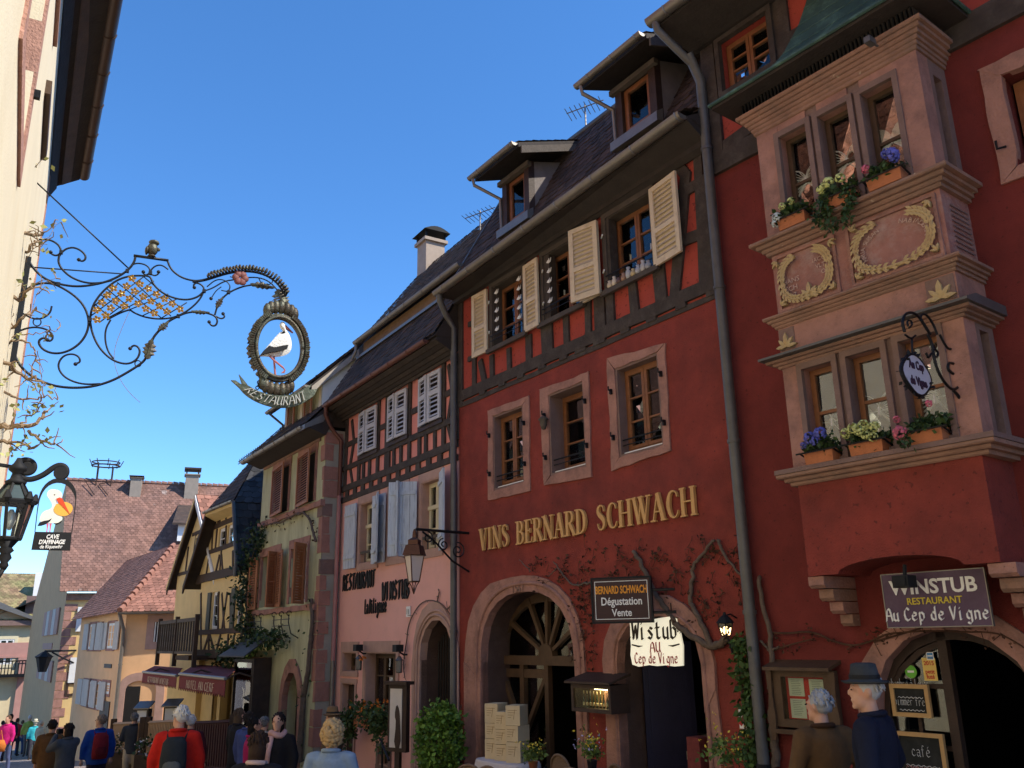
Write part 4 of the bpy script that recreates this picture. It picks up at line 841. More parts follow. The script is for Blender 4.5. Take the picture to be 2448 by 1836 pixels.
# ---- copper roof of the oriel: ogee hips, seams, dark soffit
ez, ey = 7.12, -.86; ex0, ex1 = OX0 - .33, OX1 + .33
prof = [(0, 0), (.22, .11), (.42, .30), (.60, .58), (.74, .92), (.86, 1.35)]
m = MB(); rows = []
for i, (a, h) in enumerate(prof):
    rows.append([(ex0 + a, -.001, ez + h), (ex0 + a, ey + a, ez + h), (ex1 - a, ey + a, ez + h), (ex1 - a, -.001, ez + h)])
for r0_, r1_ in zip(rows[:-1], rows[1:]): m.add(r0_ + r1_, [(0, 1, 5, 4), (1, 2, 6, 5), (2, 3, 7, 6)])
m.add(rows[-1], [(0, 1, 2, 3)]); cr = m.obj('copper_roof', M_COPPER, H0)
for k, ((a, h), (b, g)) in enumerate(zip(prof[:-1], prof[1:])):
    for t in (.0, .5):
        aa, hh = a + (b - a) * t, h + (g - h) * t; MB().tube([(ex0 + aa, -.01, ez + hh), (ex0 + aa, ey + aa, ez + hh), (ex1 - aa, ey + aa, ez + hh), (ex1 - aa, -.01, ez + hh)], .009 if (k or t) else .022, 6).obj('sheet_seam', M_COPPER, cr)
MB().box(ex0 + .02, ex1 - .02, ey + .02, -.002, ez - .05, ez - .012).obj('roof_soffit', M_FASC, H0)
MB().prismx([(YO - .08, 6.945), (YO - .10, 7.07), (-.002, 7.07), (-.002, 6.945)], OX0 - .08, OX1 + .08).obj('roof_plate', M_FASC, H0)
m = MB()
for k in range(46):
    x = OX0 - .06 + (OX1 - OX0 + .12) * k / 45; m.box(x, x + .012, YO - .125, YO - .085, 6.95, 7.06)
m.obj('bird_spikes', M_IRON, H0)
m = MB(); m.box(2.46, 2.52, YO - .33, YO - .22, 6.80, 6.86); m.tube([(2.49, YO - .22, 6.83), (2.49, YO - .14, 6.84)], .012, 6); tag(m.obj('spotlight', M_ZINCD, H0))
# ---- door of the inn
dm = MB(); dm.band(arch_pts(1.22, 2.66, .85, 1.60, p=2.1), shrink(arch_pts(1.22, 2.66, .85, 1.60, p=2.1), (1.94, .85), .92, .88), .10, .2); dm.box(1.80, 1.88, .10, .18, -1, 1.58)
for z in (1.12, .62, .05): dm.box(1.26, 1.80, .12, .16, z - .02, z + .02)
dm.box(1.52, 1.55, .12, .16, -.6, 1.3); dm.box(1.26, 1.80, .12, .17, -1, -.3)
ribbon(dm, [(1.28, 1.0), (1.42, 1.24), (1.62, 1.40), (1.80, 1.47)], .05, .11, .16)
dr = dm.obj('door', M_WOODD, H0); MB().prism([(1.26, -.3), (1.80, -.3), (1.80, 1.5), (1.6, 1.42), (1.4, 1.25), (1.26, .95)], .141, .145).obj('pane', M_GLASS, dr)
lf = MB(); lf.box(0, .7, 0, .05, -1, 1.2); lf = lf.obj('open_door_leaf', M_WOODD, H0); lf.location = (2.6, .3, 0); lf.rotation_euler = (0, 0, R(95))
# ================================================================== pink restaurant house
HP = thing('pink_house', 'narrow pink house with red timbered upper storey, pale blue shutters and black gothic lettering', 'house', PK)
M_PINK = mat('pink_plaster', (.78, .41, .345), .9, .12, 2, .2, 70, col2=(.68, .35, .30), sc2=1.0, amt=.45, speck=((.38, .16, .14), 30, .70))
M_CORAL = mat('coral_infill_plaster', (.72, .27, .22), .9, .1, 3, .15, 60)
M_LINE = mat('thin_pale_panel_line', (.75, .36, .28), .9, .05, 5, 0)
M_BLUESH = mat('pale_blue_grey_shutter', (.52, .57, .63), .7, .12, 5, .15, 50, col2=(.24, .27, .33), sc2=6, amt=.35, stretch=(6, 6, .6))
M_GREYSH = mat('grey_louvred_shutter', (.50, .50, .52), .7, .12, 5, .15, 50)
M_STONEP = mat('brown_pink_window_stone', (.44, .275, .22), .9, .15, 4, .25, 50)
M_CREAMF = mat('cream_window_frame', (.66, .58, .38), .5, .06, 6, .05)
M_COPG = mat('brown_copper_gutter', (.16, .065, .045), .5, .15, 6, .05, 40, metal=.3)
def PP(V, x, y, off=0.): return PK.at(*V(x, y), off)
L_ = PKL
# openings
PW = []
for l, r_ in (((375, 500), (540, 800)), ((690, 390), (860, 700)), ((1030, 290), (1225, 600))):
    PW.append((PP(A8, *l)[0], PP(A8, *r_)[0]))
pz0, pz1 = PP(A8, 330, 1125)[1], PP(A8, 370, 478)[1]; PW = [(a, b, pz0 - .0, pz1) for a, b in PW]
SQ = rr(PK, B1, (160, 605), (275, 790)); SHOPW = rr(PK, B1, (368, 605), (635, 1180)); DOORP = (PP(B1, 150, 900)[0], PP(B1, 268, 900)[0], -1.6, PP(B1, 150, 880)[1])
pa0, pa1, pas, pat = PP(B1, 865, 800)[0], PP(B1, 1165, 800)[0], PP(B1, 870, 620)[1], PP(B1, 1010, 305)[1]
def pointed(x0, x1, zs, zt, n=9, zbot=-2.4):
    c = (x0 + x1) / 2; o = [(x0, zbot)]
    for i in range(n + 1): t = i / n; o.append((x0 + (c - x0) * (1 - math.cos(t * math.pi / 2)) ** .92, zs + (zt - zs) * math.sin(t * math.pi / 2)))
    return o + [(2 * c - x, z) for x, z in o[-2::-1]]
PA = pointed(pa0, pa1, pas, pat); PAo = pointed(pa0 - .30, min(pa1 + .26, -.04), pas, pat + .30)
CELL = rr(PK, B1, (485, 1480), (570, 1650)); CELL = (CELL[0], CELL[1], CELL[2], CELL[3])
ZPF = PP(A8, 800, 235)[1] - .0; ZPF = 4.44
wall([(L_, -2.8), (0, -2.8), (0, ZPF), (L_, ZPF)], [{'p': rect(*w), 'd': .2} for w in PW] + [{'p': rect(*SQ), 'd': .2}, {'p': rect(*SHOPW), 'd': .25}, {'p': rect(*DOORP), 'd': .2}, {'p': PA, 'd': 0}, {'p': rect(*CELL), 'd': .2}]).obj('wall', M_PINK, HP)
ZPT = 6.32
wall([(L_, ZPF), (0, ZPF), (0, ZPT + .2), (L_, ZPT + .2)], [], y0=.012).obj('timbered_storey_infill', M_CORAL, HP)
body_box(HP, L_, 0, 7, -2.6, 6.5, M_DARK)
MB().band(PA, PA, 0, .4).obj('arch_reveal', M_SANDG, HP); stone_arch(HP, PAo, PA, -.03, M_STONEP, 11, seed=21, rough=.015)
for k, sc_ in enumerate((1.16, 1.32)): MB().tube([(x, -.035 - .01 * (1 - k), z) for x, z in smooth(shrink(PA, ((pa0 + pa1) / 2, pas), sc_, 1 + (sc_ - 1) * .8), 1)], .022, 7).obj('arch_moulding', M_STONEP, HP, smooth=True)
# beaded dark door behind the arch
m = MB()
for k in range(13):
    x = pa0 + .05 + (pa1 - pa0 - .1) * k / 12; m.tube([(x, .30, -1.6), (x, .30, pat - .05 - abs(k - 6) * .05)], .012, 5)
m.obj('iron_gate_bar', M_IRON, HP); MB().prism(PA, .40, .44).obj('door', M_WOODD, HP)
# stone surrounds
for nm, (x0, x1, z0, z1), o in [('w', w, .10) for w in PW] + [('s', SQ, .09), ('s', SHOPW, .11), ('d', DOORP, .07), ('c', CELL, .10)]:
    lo = .13 if nm == 'w' else .08; hi = .16 if nm == 'w' else (.2 if nm == 's' else .08)
    for name, pl in (('window_jamb_stone', rect(x0 - o, x0, z0, z1)), ('window_jamb_stone', rect(x1, x1 + o, z0, z1)), ('window_lintel_stone', rect(x0 - o - .02, x1 + o + .02, z1 + .002, z1 + hi)), ('window_sill_stone', rect(x0 - o - .02, x1 + o + .02, z0 - lo, z0 - .002))):
        if nm == 'd' and 'sill' in name: continue
        MB().prism(pl, -.022 - random.random() * .006, .05).obj(name, M_STONEP if nm != 'c' else M_SANDG, HP)
    MB().ring(rect(x0 - .002, x1 + .002, z0 - .002, z1 + .002), rect(x0 + .02, x1 - .02, z0 + .02, z1 - .02), -.012, .19).obj('window_reveal', M_STONEP, HP)
for x0, x1, z0, z1 in PW:
    window(HP, x0 + .02, x1 - .02, z0 + .02, z1 - .02, .13, M_CREAMF, 2, 3, fw=.05, rowz=(.28, .62))
    m = MB(); m.box(x0 + .02, x1 - .02, .10, .14, z0 + (z1 - z0) * .62 - .03, z0 + (z1 - z0) * .62 + .04); m.obj('window_transom', M_CREAMF, HP)
    m = MB(); m.box(x0 - .01, x1 + .01, .0, .02, z0 + .20, z0 + .25)
    for q in (.3, .7): m.tube([(x0 + (x1 - x0) * q, .01, z0), (x0 + (x1 - x0) * q, .01, z0 + .2)], .012, 6)
    m.obj('window_guard_bar', M_GREYW, HP)
for k, (x0, x1, z0, z1) in enumerate(PW):
    w = .52
    shutter(HP, x0 - .10 - w, x0 - .10, z0 - .06, z1 + .04, -.05, M_BLUESH, 'R', .06 if k != 2 else .9, solid=True, planks=4)
    shutter(HP, x1 + .10, x1 + .10 + w, z0 - .06, z1 + .04, -.05, M_BLUESH, 'L', .35 if k != 1 else .75, solid=True, planks=4)
w = window(HP, SHOPW[0] + .03, SHOPW[1] - .03, SHOPW[2] + .03, SHOPW[3] - .03, .18, M_WOODB, 3, 2, rowz=(.62,))
window(HP, SQ[0] + .03, SQ[1] - .03, SQ[2] + .03, SQ[3] - .03, .16, M_WOODB, 1, 1)
m = MB();
for k in range(5): m.box(DOORP[0] + .02 + (DOORP[1] - DOORP[0] - .04) * k / 5, DOORP[0] + .014 + (DOORP[1] - DOORP[0] - .04) * (k + 1) / 5, .12, .16, -1.5, DOORP[3] - .06)
m.box(DOORP[0] + .02, DOORP[1] - .02, .10, .12, .1, .18); m.box(DOORP[0] + .02, DOORP[1] - .02, .10, .12, -.9, -.8); dr = m.obj('door', M_WOODD, HP); MB().tube([(DOORP[1] - .12, .08, -.5), (DOORP[1] - .12, .06, -.36), (DOORP[1] - .12, .08, -.3)], .012, 6).obj('handle', M_ZINC, dr)
m = MB(); m.box(CELL[0], CELL[1], .1, .12, CELL[2], CELL[3])
for q in (.3, .65): m.tube([(CELL[0] + (CELL[1] - CELL[0]) * q, .06, CELL[2]), (CELL[0] + (CELL[1] - CELL[0]) * q, .06, CELL[3])], .012, 6)
m.obj('cellar_grille', M_WOODD, HP)
# timbers
tp = lambda p, q, w, **k: beam(HP, p, q, w, M_TIMB, jit=.005, **k)
zr1, zr0 = PP(A7, 900, 1560)[1], ZPF
z_lo, z_mid = 4.78, 5.10
zA, zB = PP(A8, 300, 300)[1], PP(A8, 250, 425)[1]
tp((L_, 4.50), (-.04, 4.50), .11, y0=-.03); tp((L_, 4.74), (-.04, 4.74), .13, y0=-.03)
for k in range(12): x = L_ + .30 + (-.25 - L_ - .3) * k / 11; tp((x, 4.55), (x, 4.69), .17, y0=-.022, name='joist_end')
ZS = PP(A7, 850, 1340)[1]; ZS = 5.18
xs7 = lambda a, b: PP(A7, a, b)[0]
TWP = [(xs7(850, 1100), xs7(1030, 1050)), (xs7(1172, 950), xs7(1362, 900)), (xs7(1515, 750), xs7(1738, 690))]
for a, b in ((xs7(690, 1100), None), (xs7(1040, 1000), None), (xs7(1130, 1000), None), (xs7(1385, 850), None), (xs7(1495, 800), None), (xs7(1760, 700), None), (-.06, None), (TWP[0][0] - .07, None), (TWP[1][0] - .05, None)): tp((a, 4.8), (a, ZPT), .12)
tp((L_, ZS), (-.05, ZS), .11, y0=-.033)
for x in (TWP[0][0] + .18, TWP[0][0] + .5, TWP[1][0] + .2, TWP[1][0] + .52, TWP[2][0] + .2, TWP[2][0] + .55): tp((x, 4.8), (x, ZS - .05), .10)
za = 5.70
for a, b in ((L_ + .05, TWP[0][0] - .1), (TWP[0][1] + .12, TWP[1][0] - .1), (TWP[1][1] + .1, TWP[2][0] - .08), (TWP[2][1] + .1, -.1)): tp((a, za), (b, za), .11, y0=-.018)
for a, b in ((L_ + .1, TWP[0][0] - .12), (TWP[2][1] + .12, -.14)):
    for z0, z1, s in ((4.82, ZS - .05, 1), (ZS + .05, za - .05, -1), (za + .05, ZPT - .1, 1)):
        mm = (a + b) / 2; tp((mm - .07 * s, z1), (mm + .07 * s, z0), .09, y0=-.015)
for k, (a, b) in enumerate(TWP):
    MB().box(a - .04, b + .10, -.06, .02, ZS + .03, ZS + .10).obj('window_sill_board', M_WOODD, HP); MB().box(a, b + .08, .0, .03, ZS + .1, 6.22).obj('window_casing', M_WOODD, HP)
    mid = (a + b) / 2
    shutter(HP, a, mid - .01, ZS + .12, 6.20, -.05, M_GREYSH, 'L', .10, slats=((.06, .52), (.62, .92)), n_per_m=13); shutter(HP, mid + .01, b + .06, ZS + .12, 6.20, -.05, M_GREYSH, 'R', .05, slats=((.06, .52), (.62, .92)), n_per_m=13)
# coved eaves cornice in boards, gutter and roofs
for k in range(5):
    a, b = k / 5, (k + 1) / 5; y_ = lambda t: -.04 - .40 * t ** 1.4; z_ = lambda t: ZPT - .05 + .24 * t
    MB().prismx([(y_(a), z_(a)), (y_(a) - .03, z_(a)), (y_(b) - .01, z_(b) - .004), (y_(b) + .02, z_(b) - .004)], L_ - .02, -.02).obj('cornice_board', M_FASC if k % 2 else M_TIMB, HP)
MB().prismx([(-.04, ZPT), (-.42, ZPT + .2), (-.42, ZPT + .24), (0.3, ZPT + .5)], L_, -.03).obj('eaves_soffit', M_FASC, HP)
gutter(HP, (L_ + .02, -.49, 6.58), (-.30, -.49, 6.58), .065, M_COPG)
downpipe(HP, [(L_ + .10, -.49, 6.52), (L_ + .08, -.49, 6.36), (L_ + .02, -.34, 6.10), (L_ + .05, -.09, 5.82), (L_ + .05, -.09, 4.6)], .045, M_COPG); downpipe(HP, [(L_ + .05, -.09, 4.6), (L_ + .05, -.09, 1.2)], .045, mat('pink_painted_pipe', (.42, .20, .18), .6, .1, 5, .05), straps=(3.4, 2.4)); downpipe(HP, [(L_ + .05, -.09, 1.2), (L_ + .05, -.09, -1.8)], .045, M_ZINC, straps=(.2,))
MB().prismx([(-.46, 6.58), (.28, 7.78), (.28, 8.05), (1.82, 10.2), (4.4, 11.2), (7, 6.6)], L_ - .02, -.02).obj('roof', M_FASC, HP)
tiles(HP, [(L_ - .04, -.47, 6.62), (-.02, -.47, 6.62), (-.02, .27, 7.82), (L_ - .04, .27, 7.82)], .17, .15, M_TILEB)
tiles(HP, [(L_ - .04, .12, 8.0), (-.02, .12, 8.0), (-.02, 1.82, 10.26), (L_ - .04, 1.82, 10.26)], .17, .15, M_TILEB)
MB().box(L_ + .45, -.03, .20, .24, 7.72, 8.02).obj('clerestory_board', mat('ochre_board', (.20, .12, .055), .8, .25, 5, .3, 30), HP); MB().prismx([(.10, 7.66), (.10, 7.72), (.24, 7.80), (.24, 7.7)], L_ + .3, -.03).obj('lead_apron', M_ZINC, HP)
gutter(HP, (L_ + .30, .06, 8.06), (-.05, .06, 8.06), .075); MB().tube([(L_ + .34, .06, 8.0), (L_ + .34, .06, 7.84), (L_ + .25, .0, 7.66)], .04, 8).obj('downpipe', M_ZINC, HP)
m = MB(); cx = -4.95; m.box(cx - .24, cx + .24, 1.65, 2.15, 9.4, 10.85); m.box(cx - .30, cx + .30, 1.59, 2.21, 10.85, 10.93); ch = m.obj('chimney', mat('pale_chimney_render', (.42, .33, .25), .9, .15, 4, .2), HP)
m = MB();
for a in (-.24, .24):
    for b in (1.65, 2.15): m.box(cx + a - .02, cx + a + .02, b - .02, b + .02, 10.93, 11.1)
m.prismx([(1.55 + .7 * i / 8, 11.1 + .12 * math.sin(math.pi * i / 8)) for i in range(9)], cx - .36, cx + .36); m.obj('chimney_cap', M_BLACK, ch)
# gothic lettering
for body, l, r_, lab, pen in (('RESTAURANT', (185, 1400), (535, 1345), 'row of large black gothic capitals spelling restaurant, upper left on the pink wall', (.55, .40)), ('WINSTUB', (608, 1500), (905, 1470), 'row of large black gothic capitals spelling winstub, right on the pink wall', (.55, .40)), ('La Diligence', (420, 1650), (655, 1615), 'small black gothic script line under the other lettering on the pink wall', (.5, .38))):
    p, q = PP(A8, *l), PP(A8, *r_); h = {'R': .30, 'W': .31, 'L': .25}[body[0]]; n = sum(4.7 if c != ' ' else 2.6 for c in body); lt = thing('gothic_lettering', lab, 'lettering', PK, (p[0] + q[0]) / 2, 0, (p[1] + q[1]) / 2, 'gothic lettering on the pink wall')
    pen_text(body, h, M_BLACK, lt, pen, -.03, -.008, narrow=(q[0] - p[0]) / (n * h / 6), sep=True)
# ================================================================== green stone house
HG = thing('green_house', 'pale green rendered house with red stone quoins and brown louvred shutters', 'house', GR)
M_GREEN = mat('pale_green_render', (.50, .50, .31), .9, .16, 2.2, .2, 60, col2=(.35, .34, .21), sc2=1.6, amt=.5, stretch=(1.6, 1.6, .35))
M_GREYR = mat('grey_side_render', (.34, .32, .26), .9, .16, 2, .2, 60)
M_QUOIN = mat('red_brown_quoin_stone', (.34, .17, .13), .9, .2, 4, .4, 35)
M_SHB = mat('brown_louvred_shutter', (.36, .15, .07), .65, .15, 6, .1, 50)
def PG(V, x, y, off=0.): return GR.at(*V(x, y), off)
GX0 = -4.40
GW2 = [rr(GR, A5, (1140, 350), (1270, 790)), rr(GR, A5, (1410, 200), (1550, 660))]; GW2 = [(a, b, 4.56, 5.68) for a, b, c, d in GW2]
gx = lambda x, y: PG(A6, x, y)[0]
GW1 = [(gx(1215, 200), gx(1375, 150)), (gx(1490, 100), gx(1640, 80))]; GW1 = [(a, b, 2.40, 3.62) for a, b in GW1]
GSH = (max(GX0 + .12, gx(1120, 900)), gx(1320, 850), -1.4, PG(A6, 1250, 650)[1]); GDA = pointed(gx(1440, 900), gx(1590, 900), .35, PG(A6, 1530, 780)[1], zbot=-2.9)
wall([(GX0, -3.0), (0, -3.0), (0, 6.1), (GX0, 6.1)], [{'p': rect(*w), 'd': .2} for w in GW2 + GW1 + [GSH]] + [{'p': GDA, 'd': .3}]).obj('wall', M_GREEN, HG)
wl = MB(); wl.box(-.3, 0, .01, 6, -3, 6.05); wl.obj('side_wall', M_GREYR, HG); body_box(HG, GX0, -.32, 6, -2.6, 6.0, M_DARK)
rn = random.Random(4); z = -1.9
while z < 5.9:
    h = rn.uniform(.26, .40); w1, w2 = (rn.uniform(.18, .30), rn.uniform(.12, .25)) if rn.random() < .5 else (rn.uniform(.05, .12), rn.uniform(.28, .40))
    m = MB(); a = wob(rect(-w1, .012, z, z + h - .02), .012, .15, seed=int(z * 100)); m.prism(a, -.014 - rn.random() * .01, .02); m.prismx([(q, b) for q, b in wob([(.0, z), (w2, z), (w2, z + h - .02), (.0, z + h - .02)], .012, .15, seed=int(z * 90))], -.05, .012 + rn.random() * .012); m.obj('quoin', M_QUOIN if rn.random() < .75 else M_SANDG, HG)
    z += h + rn.choice((.0, .0, .12))
for k, (x0, x1, z0, z1) in enumerate(GW2 + GW1):
    for nm, pl in (('window_lintel_stone', rect(x0 - .14, x1 + .14, z1, z1 + .20)), ('window_jamb_stone', rect(x0 - .12, x0, z0, z1)), ('window_jamb_stone', rect(x1, x1 + .12, z0, z1))): MB().prism(wob(pl, .006, .3, seed=k), -.018 - random.random() * .006, .04).obj(nm, M_SAND, HG)
    if k < 2:
        MB().box(x0, x1, .04, .06, z0, z1).obj('window_back', M_BLACK, HG); shutter(HG, x0 - .02, x1 + .04, z0 - .04, z1 + .04, -.04, M_SHB, 'L', .10, slats=((.05, .95),), n_per_m=18)
    else:
        window(HG, x0, x1, z0, z1, .14, M_WHITEP if k == 3 else M_STONEP, 2, 2, curtain=(M_CURT, x0, x1, z0, z1) if k == 2 else None)
for a, b, hg, op in ((GW1[0][0] - .50, GW1[0][0] - .08, 'R', .2), (GW1[0][1] + .10, GW1[0][1] + .62, 'L', .12), (GW1[0][1] + .02, GW1[0][1] + .3, 'L', 1.1), (GW1[1][1] + .05, GW1[1][1] + .5, 'L', .9)): shutter(HG, a, b, 2.36, 3.64, -.05, M_SHB, hg, op, slats=((.05, .95),), n_per_m=18)
MB().prism(wob(rect(GX0 - .02, .02, 4.38, 4.50), .012, .2, seed=9), -.07, .03).obj('string_course', M_SAND, HG); MB().prism(wob(rect(GX0, -.1, 2.22, 2.34), .012, .3, seed=10), -.08, .03).obj('string_course', M_SAND, HG)
MB().prism(wob(rect(GX0 + .1, -.3, 5.86, 5.95), .012, .3, seed=12), -.04, .02).obj('string_course', M_SAND2, HG)
MB().prismx([(-.02, 5.92), (-.08, 5.92), (-.42, 6.04), (-.42, 6.10), (.2, 6.5)], GX0 - .1, .05).obj('eaves_soffit', M_FASC, HG); gutter(HG, (GX0 - .25, -.48, 6.10), (-.15, -.48, 6.10), .08)
MB().prismx([(-.45, 6.12), (2.6, 9.3), (5.6, 6.2)], GX0 - .02, -.02).obj('roof', M_FASC, HG); tiles(HG, [(GX0 - .05, -.46, 6.16), (0, -.46, 6.16), (0, 2.6, 9.36), (GX0 - .05, 2.6, 9.36)], .19, .17, M_TILEB)
MB().hexa([(-.55, -.50, 6.02), (.06, -.52, 6.0), (.06, -.52, 6.10), (-.55, -.50, 6.12), (-.55, -.1, 6.2), (.06, -.1, 6.2), (.06, .0, 6.45), (-.55, .0, 6.45)]).obj('lead_valley', M_ZINC, HG)
# large shed dormer with white cheek
DG = (-3.25, -.72); zdb, zdt = 6.50, 7.36; yf = .12
d = MB(); d.box(DG[0], DG[1], yf, yf + .1, zdb, zdt); dg = d.obj('dormer', M_GREEN, HG)
MB().prismx([(yf, zdb), (yf, zdt + .02), (2.3, zdt + .02 + (2.3 - yf) * .93), (2.6, 9.1)], DG[1] - .01, DG[1] + .03).obj('dormer_cheek', mat('white_dormer_render', (.80, .78, .70), .9, .06, 3, .1), dg)
MB().prismx([(yf, zdb), (yf, zdt + .02), (2.3, zdt + .02 + (2.3 - yf) * .93), (2.6, 9.1)], DG[0] - .03, DG[0] + .01).obj('dormer_cheek', M_GREYR, dg)
MB().prismx([(yf - .32, zdt - .24), (yf - .32, zdt - .16), (2.7, zdt - .16 + 3.0 * .93), (2.7, zdt - .24 + 3.0 * .93)], DG[0] - .2, DG[1] + .12).obj('dormer_roof', M_FASC, dg); tiles(dg, [(DG[0] - .2, yf - .34, zdt - .15), (DG[1] + .12, yf - .34, zdt - .15), (DG[1] + .12, 2.7, zdt - .15 + 3.0 * .93), (DG[0] - .2, 2.7, zdt - .15 + 3.0 * .93)], .19, .17, M_TILEB, name='dormer_tiles')
MB().prismx([(yf - .3, zdt - .36), (yf - .3, zdt - .2), (2.7, zdt - .2 + 3 * .93), (2.7, zdt - .36 + 3 * .93)], DG[1] + .122, DG[1] + .16).obj('barge_board', mat('bleached_barge_board', (.42, .37, .30), .9, .2, 6, .3), dg)
gutter(dg, (DG[0] - .25, yf - .40, zdt - .17), (DG[1] + .1, yf - .40, zdt - .17), .06, name='dormer_gutter', hooks=.6); MB().tube([(DG[0] - .1, yf - .4, zdt - .22), (DG[0] - .02, yf - .05, zdt - .5), (DG[0] - .02, yf - .05, zdb)], .03, 7).obj('dormer_pipe', M_ZINCD, dg)
for a in (-2.95, -1.75): shutter(HG, a, a + .62, zdb + .06, zdt - .10, yf - .03, M_SHB, 'L', .06, slats=((.06, .94),), n_per_m=18)
for a in (-3.2, -2.1, -.85): MB().box(a, a + .16, yf - .02, yf - .002, zdb, zdt).obj('dormer_post', M_CREAMF, dg)
m = MB(); m.tube([(GX0 - .6, -.5, 6.16), (-.9, -.5, 6.32)], .012, 5); m.tube([(GX0 - .6, -.5, 6.10), (-.9, -.5, 6.22)], .012, 5)
for k in range(26): x = GX0 - .5 + (3.8) * k / 25; m.tube([(x, -.5, 6.1), (x, -.5, 6.22 + .1 * k / 25)], .008, 4)
m.obj('snow_guard_rail', M_GREYW, HG)
# shop window with lit goods, canopy, pointed door, empty flower-box brackets
x0, x1, z0, z1 = GSH
window(HG, x0 - .1, x1, z0 + .3, z1 - .03, -.42, M_WOODD, 1, 1, fw=.05, name='shop_window'); MB().box(x0 - .1, x1, -.1, -.02, z0 + .3, z1).obj('shop_back', M_WOODB, HG)
MB().hexa([(x0 - .28, -.75, z1 + .02), (x1 + .35, -.75, z1 + .02), (x1 + .35, -.75, z1 + .05), (x0 - .28, -.75, z1 + .05), (x0 - .1, -.01, z1 + .52), (x1 + .15, -.01, z1 + .52), (x1 + .15, -.01, z1 + .56), (x0 - .1, -.01, z1 + .56)]).obj('shop_canopy', mat('grey_slate_canopy', (.07, .07, .07), .7, .2, 5, .2), HG)
MB().box(x1 + .004, x1 + .05, -.42, -.02, -2, z1).obj('shop_side_board', M_WOODD, HG)
rn = random.Random(8)
for k in range(14):
    xx, zz = x0 + .15 + (x1 - x0 - .3) * rn.random(), z0 + .9 + (z1 - z0 - 1.1) * k / 14; c = [(.7, .62, .2), (.8, .8, .75), (.12, .35, .25), (.75, .75, .7), (.5, .1, .08), (.75, .6, .3)][k % 6]
    m = MB((xx, .3, zz)); r_ = .08 + .08 * rn.random(); m.ball((xx, .3, zz), (r_ * 1.6, .05, r_ * 1.2), 8, 6, .12); o = m.obj('shop_ware', mat('ware_%d' % (k % 6), c, .6, .15, 8, 0), None)
    o.location = tuple(GR.w(xx, -.26, zz)); o.rotation_euler = (0, 0, GR.ang); tag(o, '%s ware in the lit shop window of the green house, %s from the bottom' % (['yellow', 'white', 'dark green', 'cream', 'red', 'tan'][k % 6], ['lowest', 'second', 'third', 'fourth', 'fifth', 'sixth', 'seventh', 'eighth', 'ninth', 'tenth', 'eleventh', 'twelfth', 'thirteenth', 'topmost'][k]), 'shop goods', 'goods in the lit shop window')
lm = MB((0, 0, 0)); lm.lathe([(.02, .1), (.03, .04), (.07, 0)], (0, 0, 0), 10); lp = lm.obj('shop_lamp', M_WHITEP); lp.location = tuple(GR.w(x1 - .2, -.3, z1 - .22)); tag(lp, 'small lit spot lamp at the top of the green house shop window', 'lamp')
MB().ball((0, 0, -.01), .035, 8, 6).obj('bulb', mat('lit_bulb', (1, .86, .6), .5, 0, 1, 0, emit=22), lp)
pl_ = bpy.data.lights.new('shop_lamp_light', 'POINT'); pl_.energy = 9; pl_.color = (1, .8, .5); pl_.shadow_soft_size = .04; plo = bpy.data.objects.new('shop_lamp_light', pl_); COL.objects.link(plo); plo.parent = lp; plo.location = (0, 0, -.1)
stone_arch(HG, pointed(GDA[1][0] - .2, GDA[-2][0] + .2, .35, GDA[len(GDA) // 2][1] + .28, zbot=-2.9), GDA, -.03, M_SAND, 9, seed=31, rough=.012); MB().prism(GDA, .3, .34).obj('door', M_WOODD, HG)
for xc in (gx(1270, 330), gx(1520, 310)):
    m = MB(); zc = PG(A6, 1520, 330)[1]
    for dx in (-.5, 0, .5): m.tube([(xc + dx, -.03, zc - .35), (xc + dx, -.20, zc - .25), (xc + dx, -.26, zc - .02), (xc + dx, -.26, zc + .15)], .013, 5); m.tube([(xc + dx, -.26 + .05 * math.cos(a), zc + .17 + .05 * math.sin(a)) for a in np.linspace(0, 5, 9)], .010, 5)
    for zz in (zc + .05, zc - .08): m.tube([(xc - .55, -.26, zz), (xc + .55, -.26, zz)], .010, 5)
    tag(m.obj('flower_box_bracket', M_IRON, HG))
# ================================================================== half-timbered hotel with half-hipped gable
HY = thing('timbered_hotel', 'yellow half-timbered hotel with half-hipped gable, slate flank and wooden balcony', 'house', GR, -12.2, 0, 0)
HYF = Frame(GR.w(-12.2, 0, 0), GR.ang)
def PY(V, x, y, off=0.): return HYF.at(*V(x, y), off)
M_YEL = mat('ochre_yellow_plaster', (.74, .54, .24), .9, .1, 2, .15, 60)
M_BRT = mat('dark_brown_timber', (.060, .036, .022), .8, .25, 5, .3, 40)
M_SLATE = mat('slate_scale', (.045, .045, .046), .9, .3, 4, .2, 40, isl=.45)
YW = PY(D3, 1190, 1250)[0] + .05; YE = 3.42
YL = PY(A6, 640, 600)[0]
gl, gr_ = PY(D3, 510, 1440), PY(D3, 1180, 1330)
hL, hR = PY(D3, 770, 520), PY(D3, 1095, 435); zh = (hL[1] + hR[1]) / 2
GWIN = [rr(HYF, D3, (860, 650), (945, 960)), rr(HYF, D3, (1005, 600), (1100, 940))]
zg0 = sum(w[2] for w in GWIN) / 2; zg1 = sum(w[3] for w in GWIN) / 2; GWIN = [(w[0], w[1], zg0, zg1) for w in GWIN]
YWIN = [(PY(A6, 770, 400)[0], PY(A6, 835, 380)[0]), (PY(A6, 995, 380)[0], PY(A6, 1060, 360)[0])]; yz0, yz1 = PY(A6, 790, 400)[1], PY(A6, 800, 60)[1]; YWIN = [(a, b, yz0, yz1) for a, b in YWIN]
gx0 = 1.75; xr = 7.0
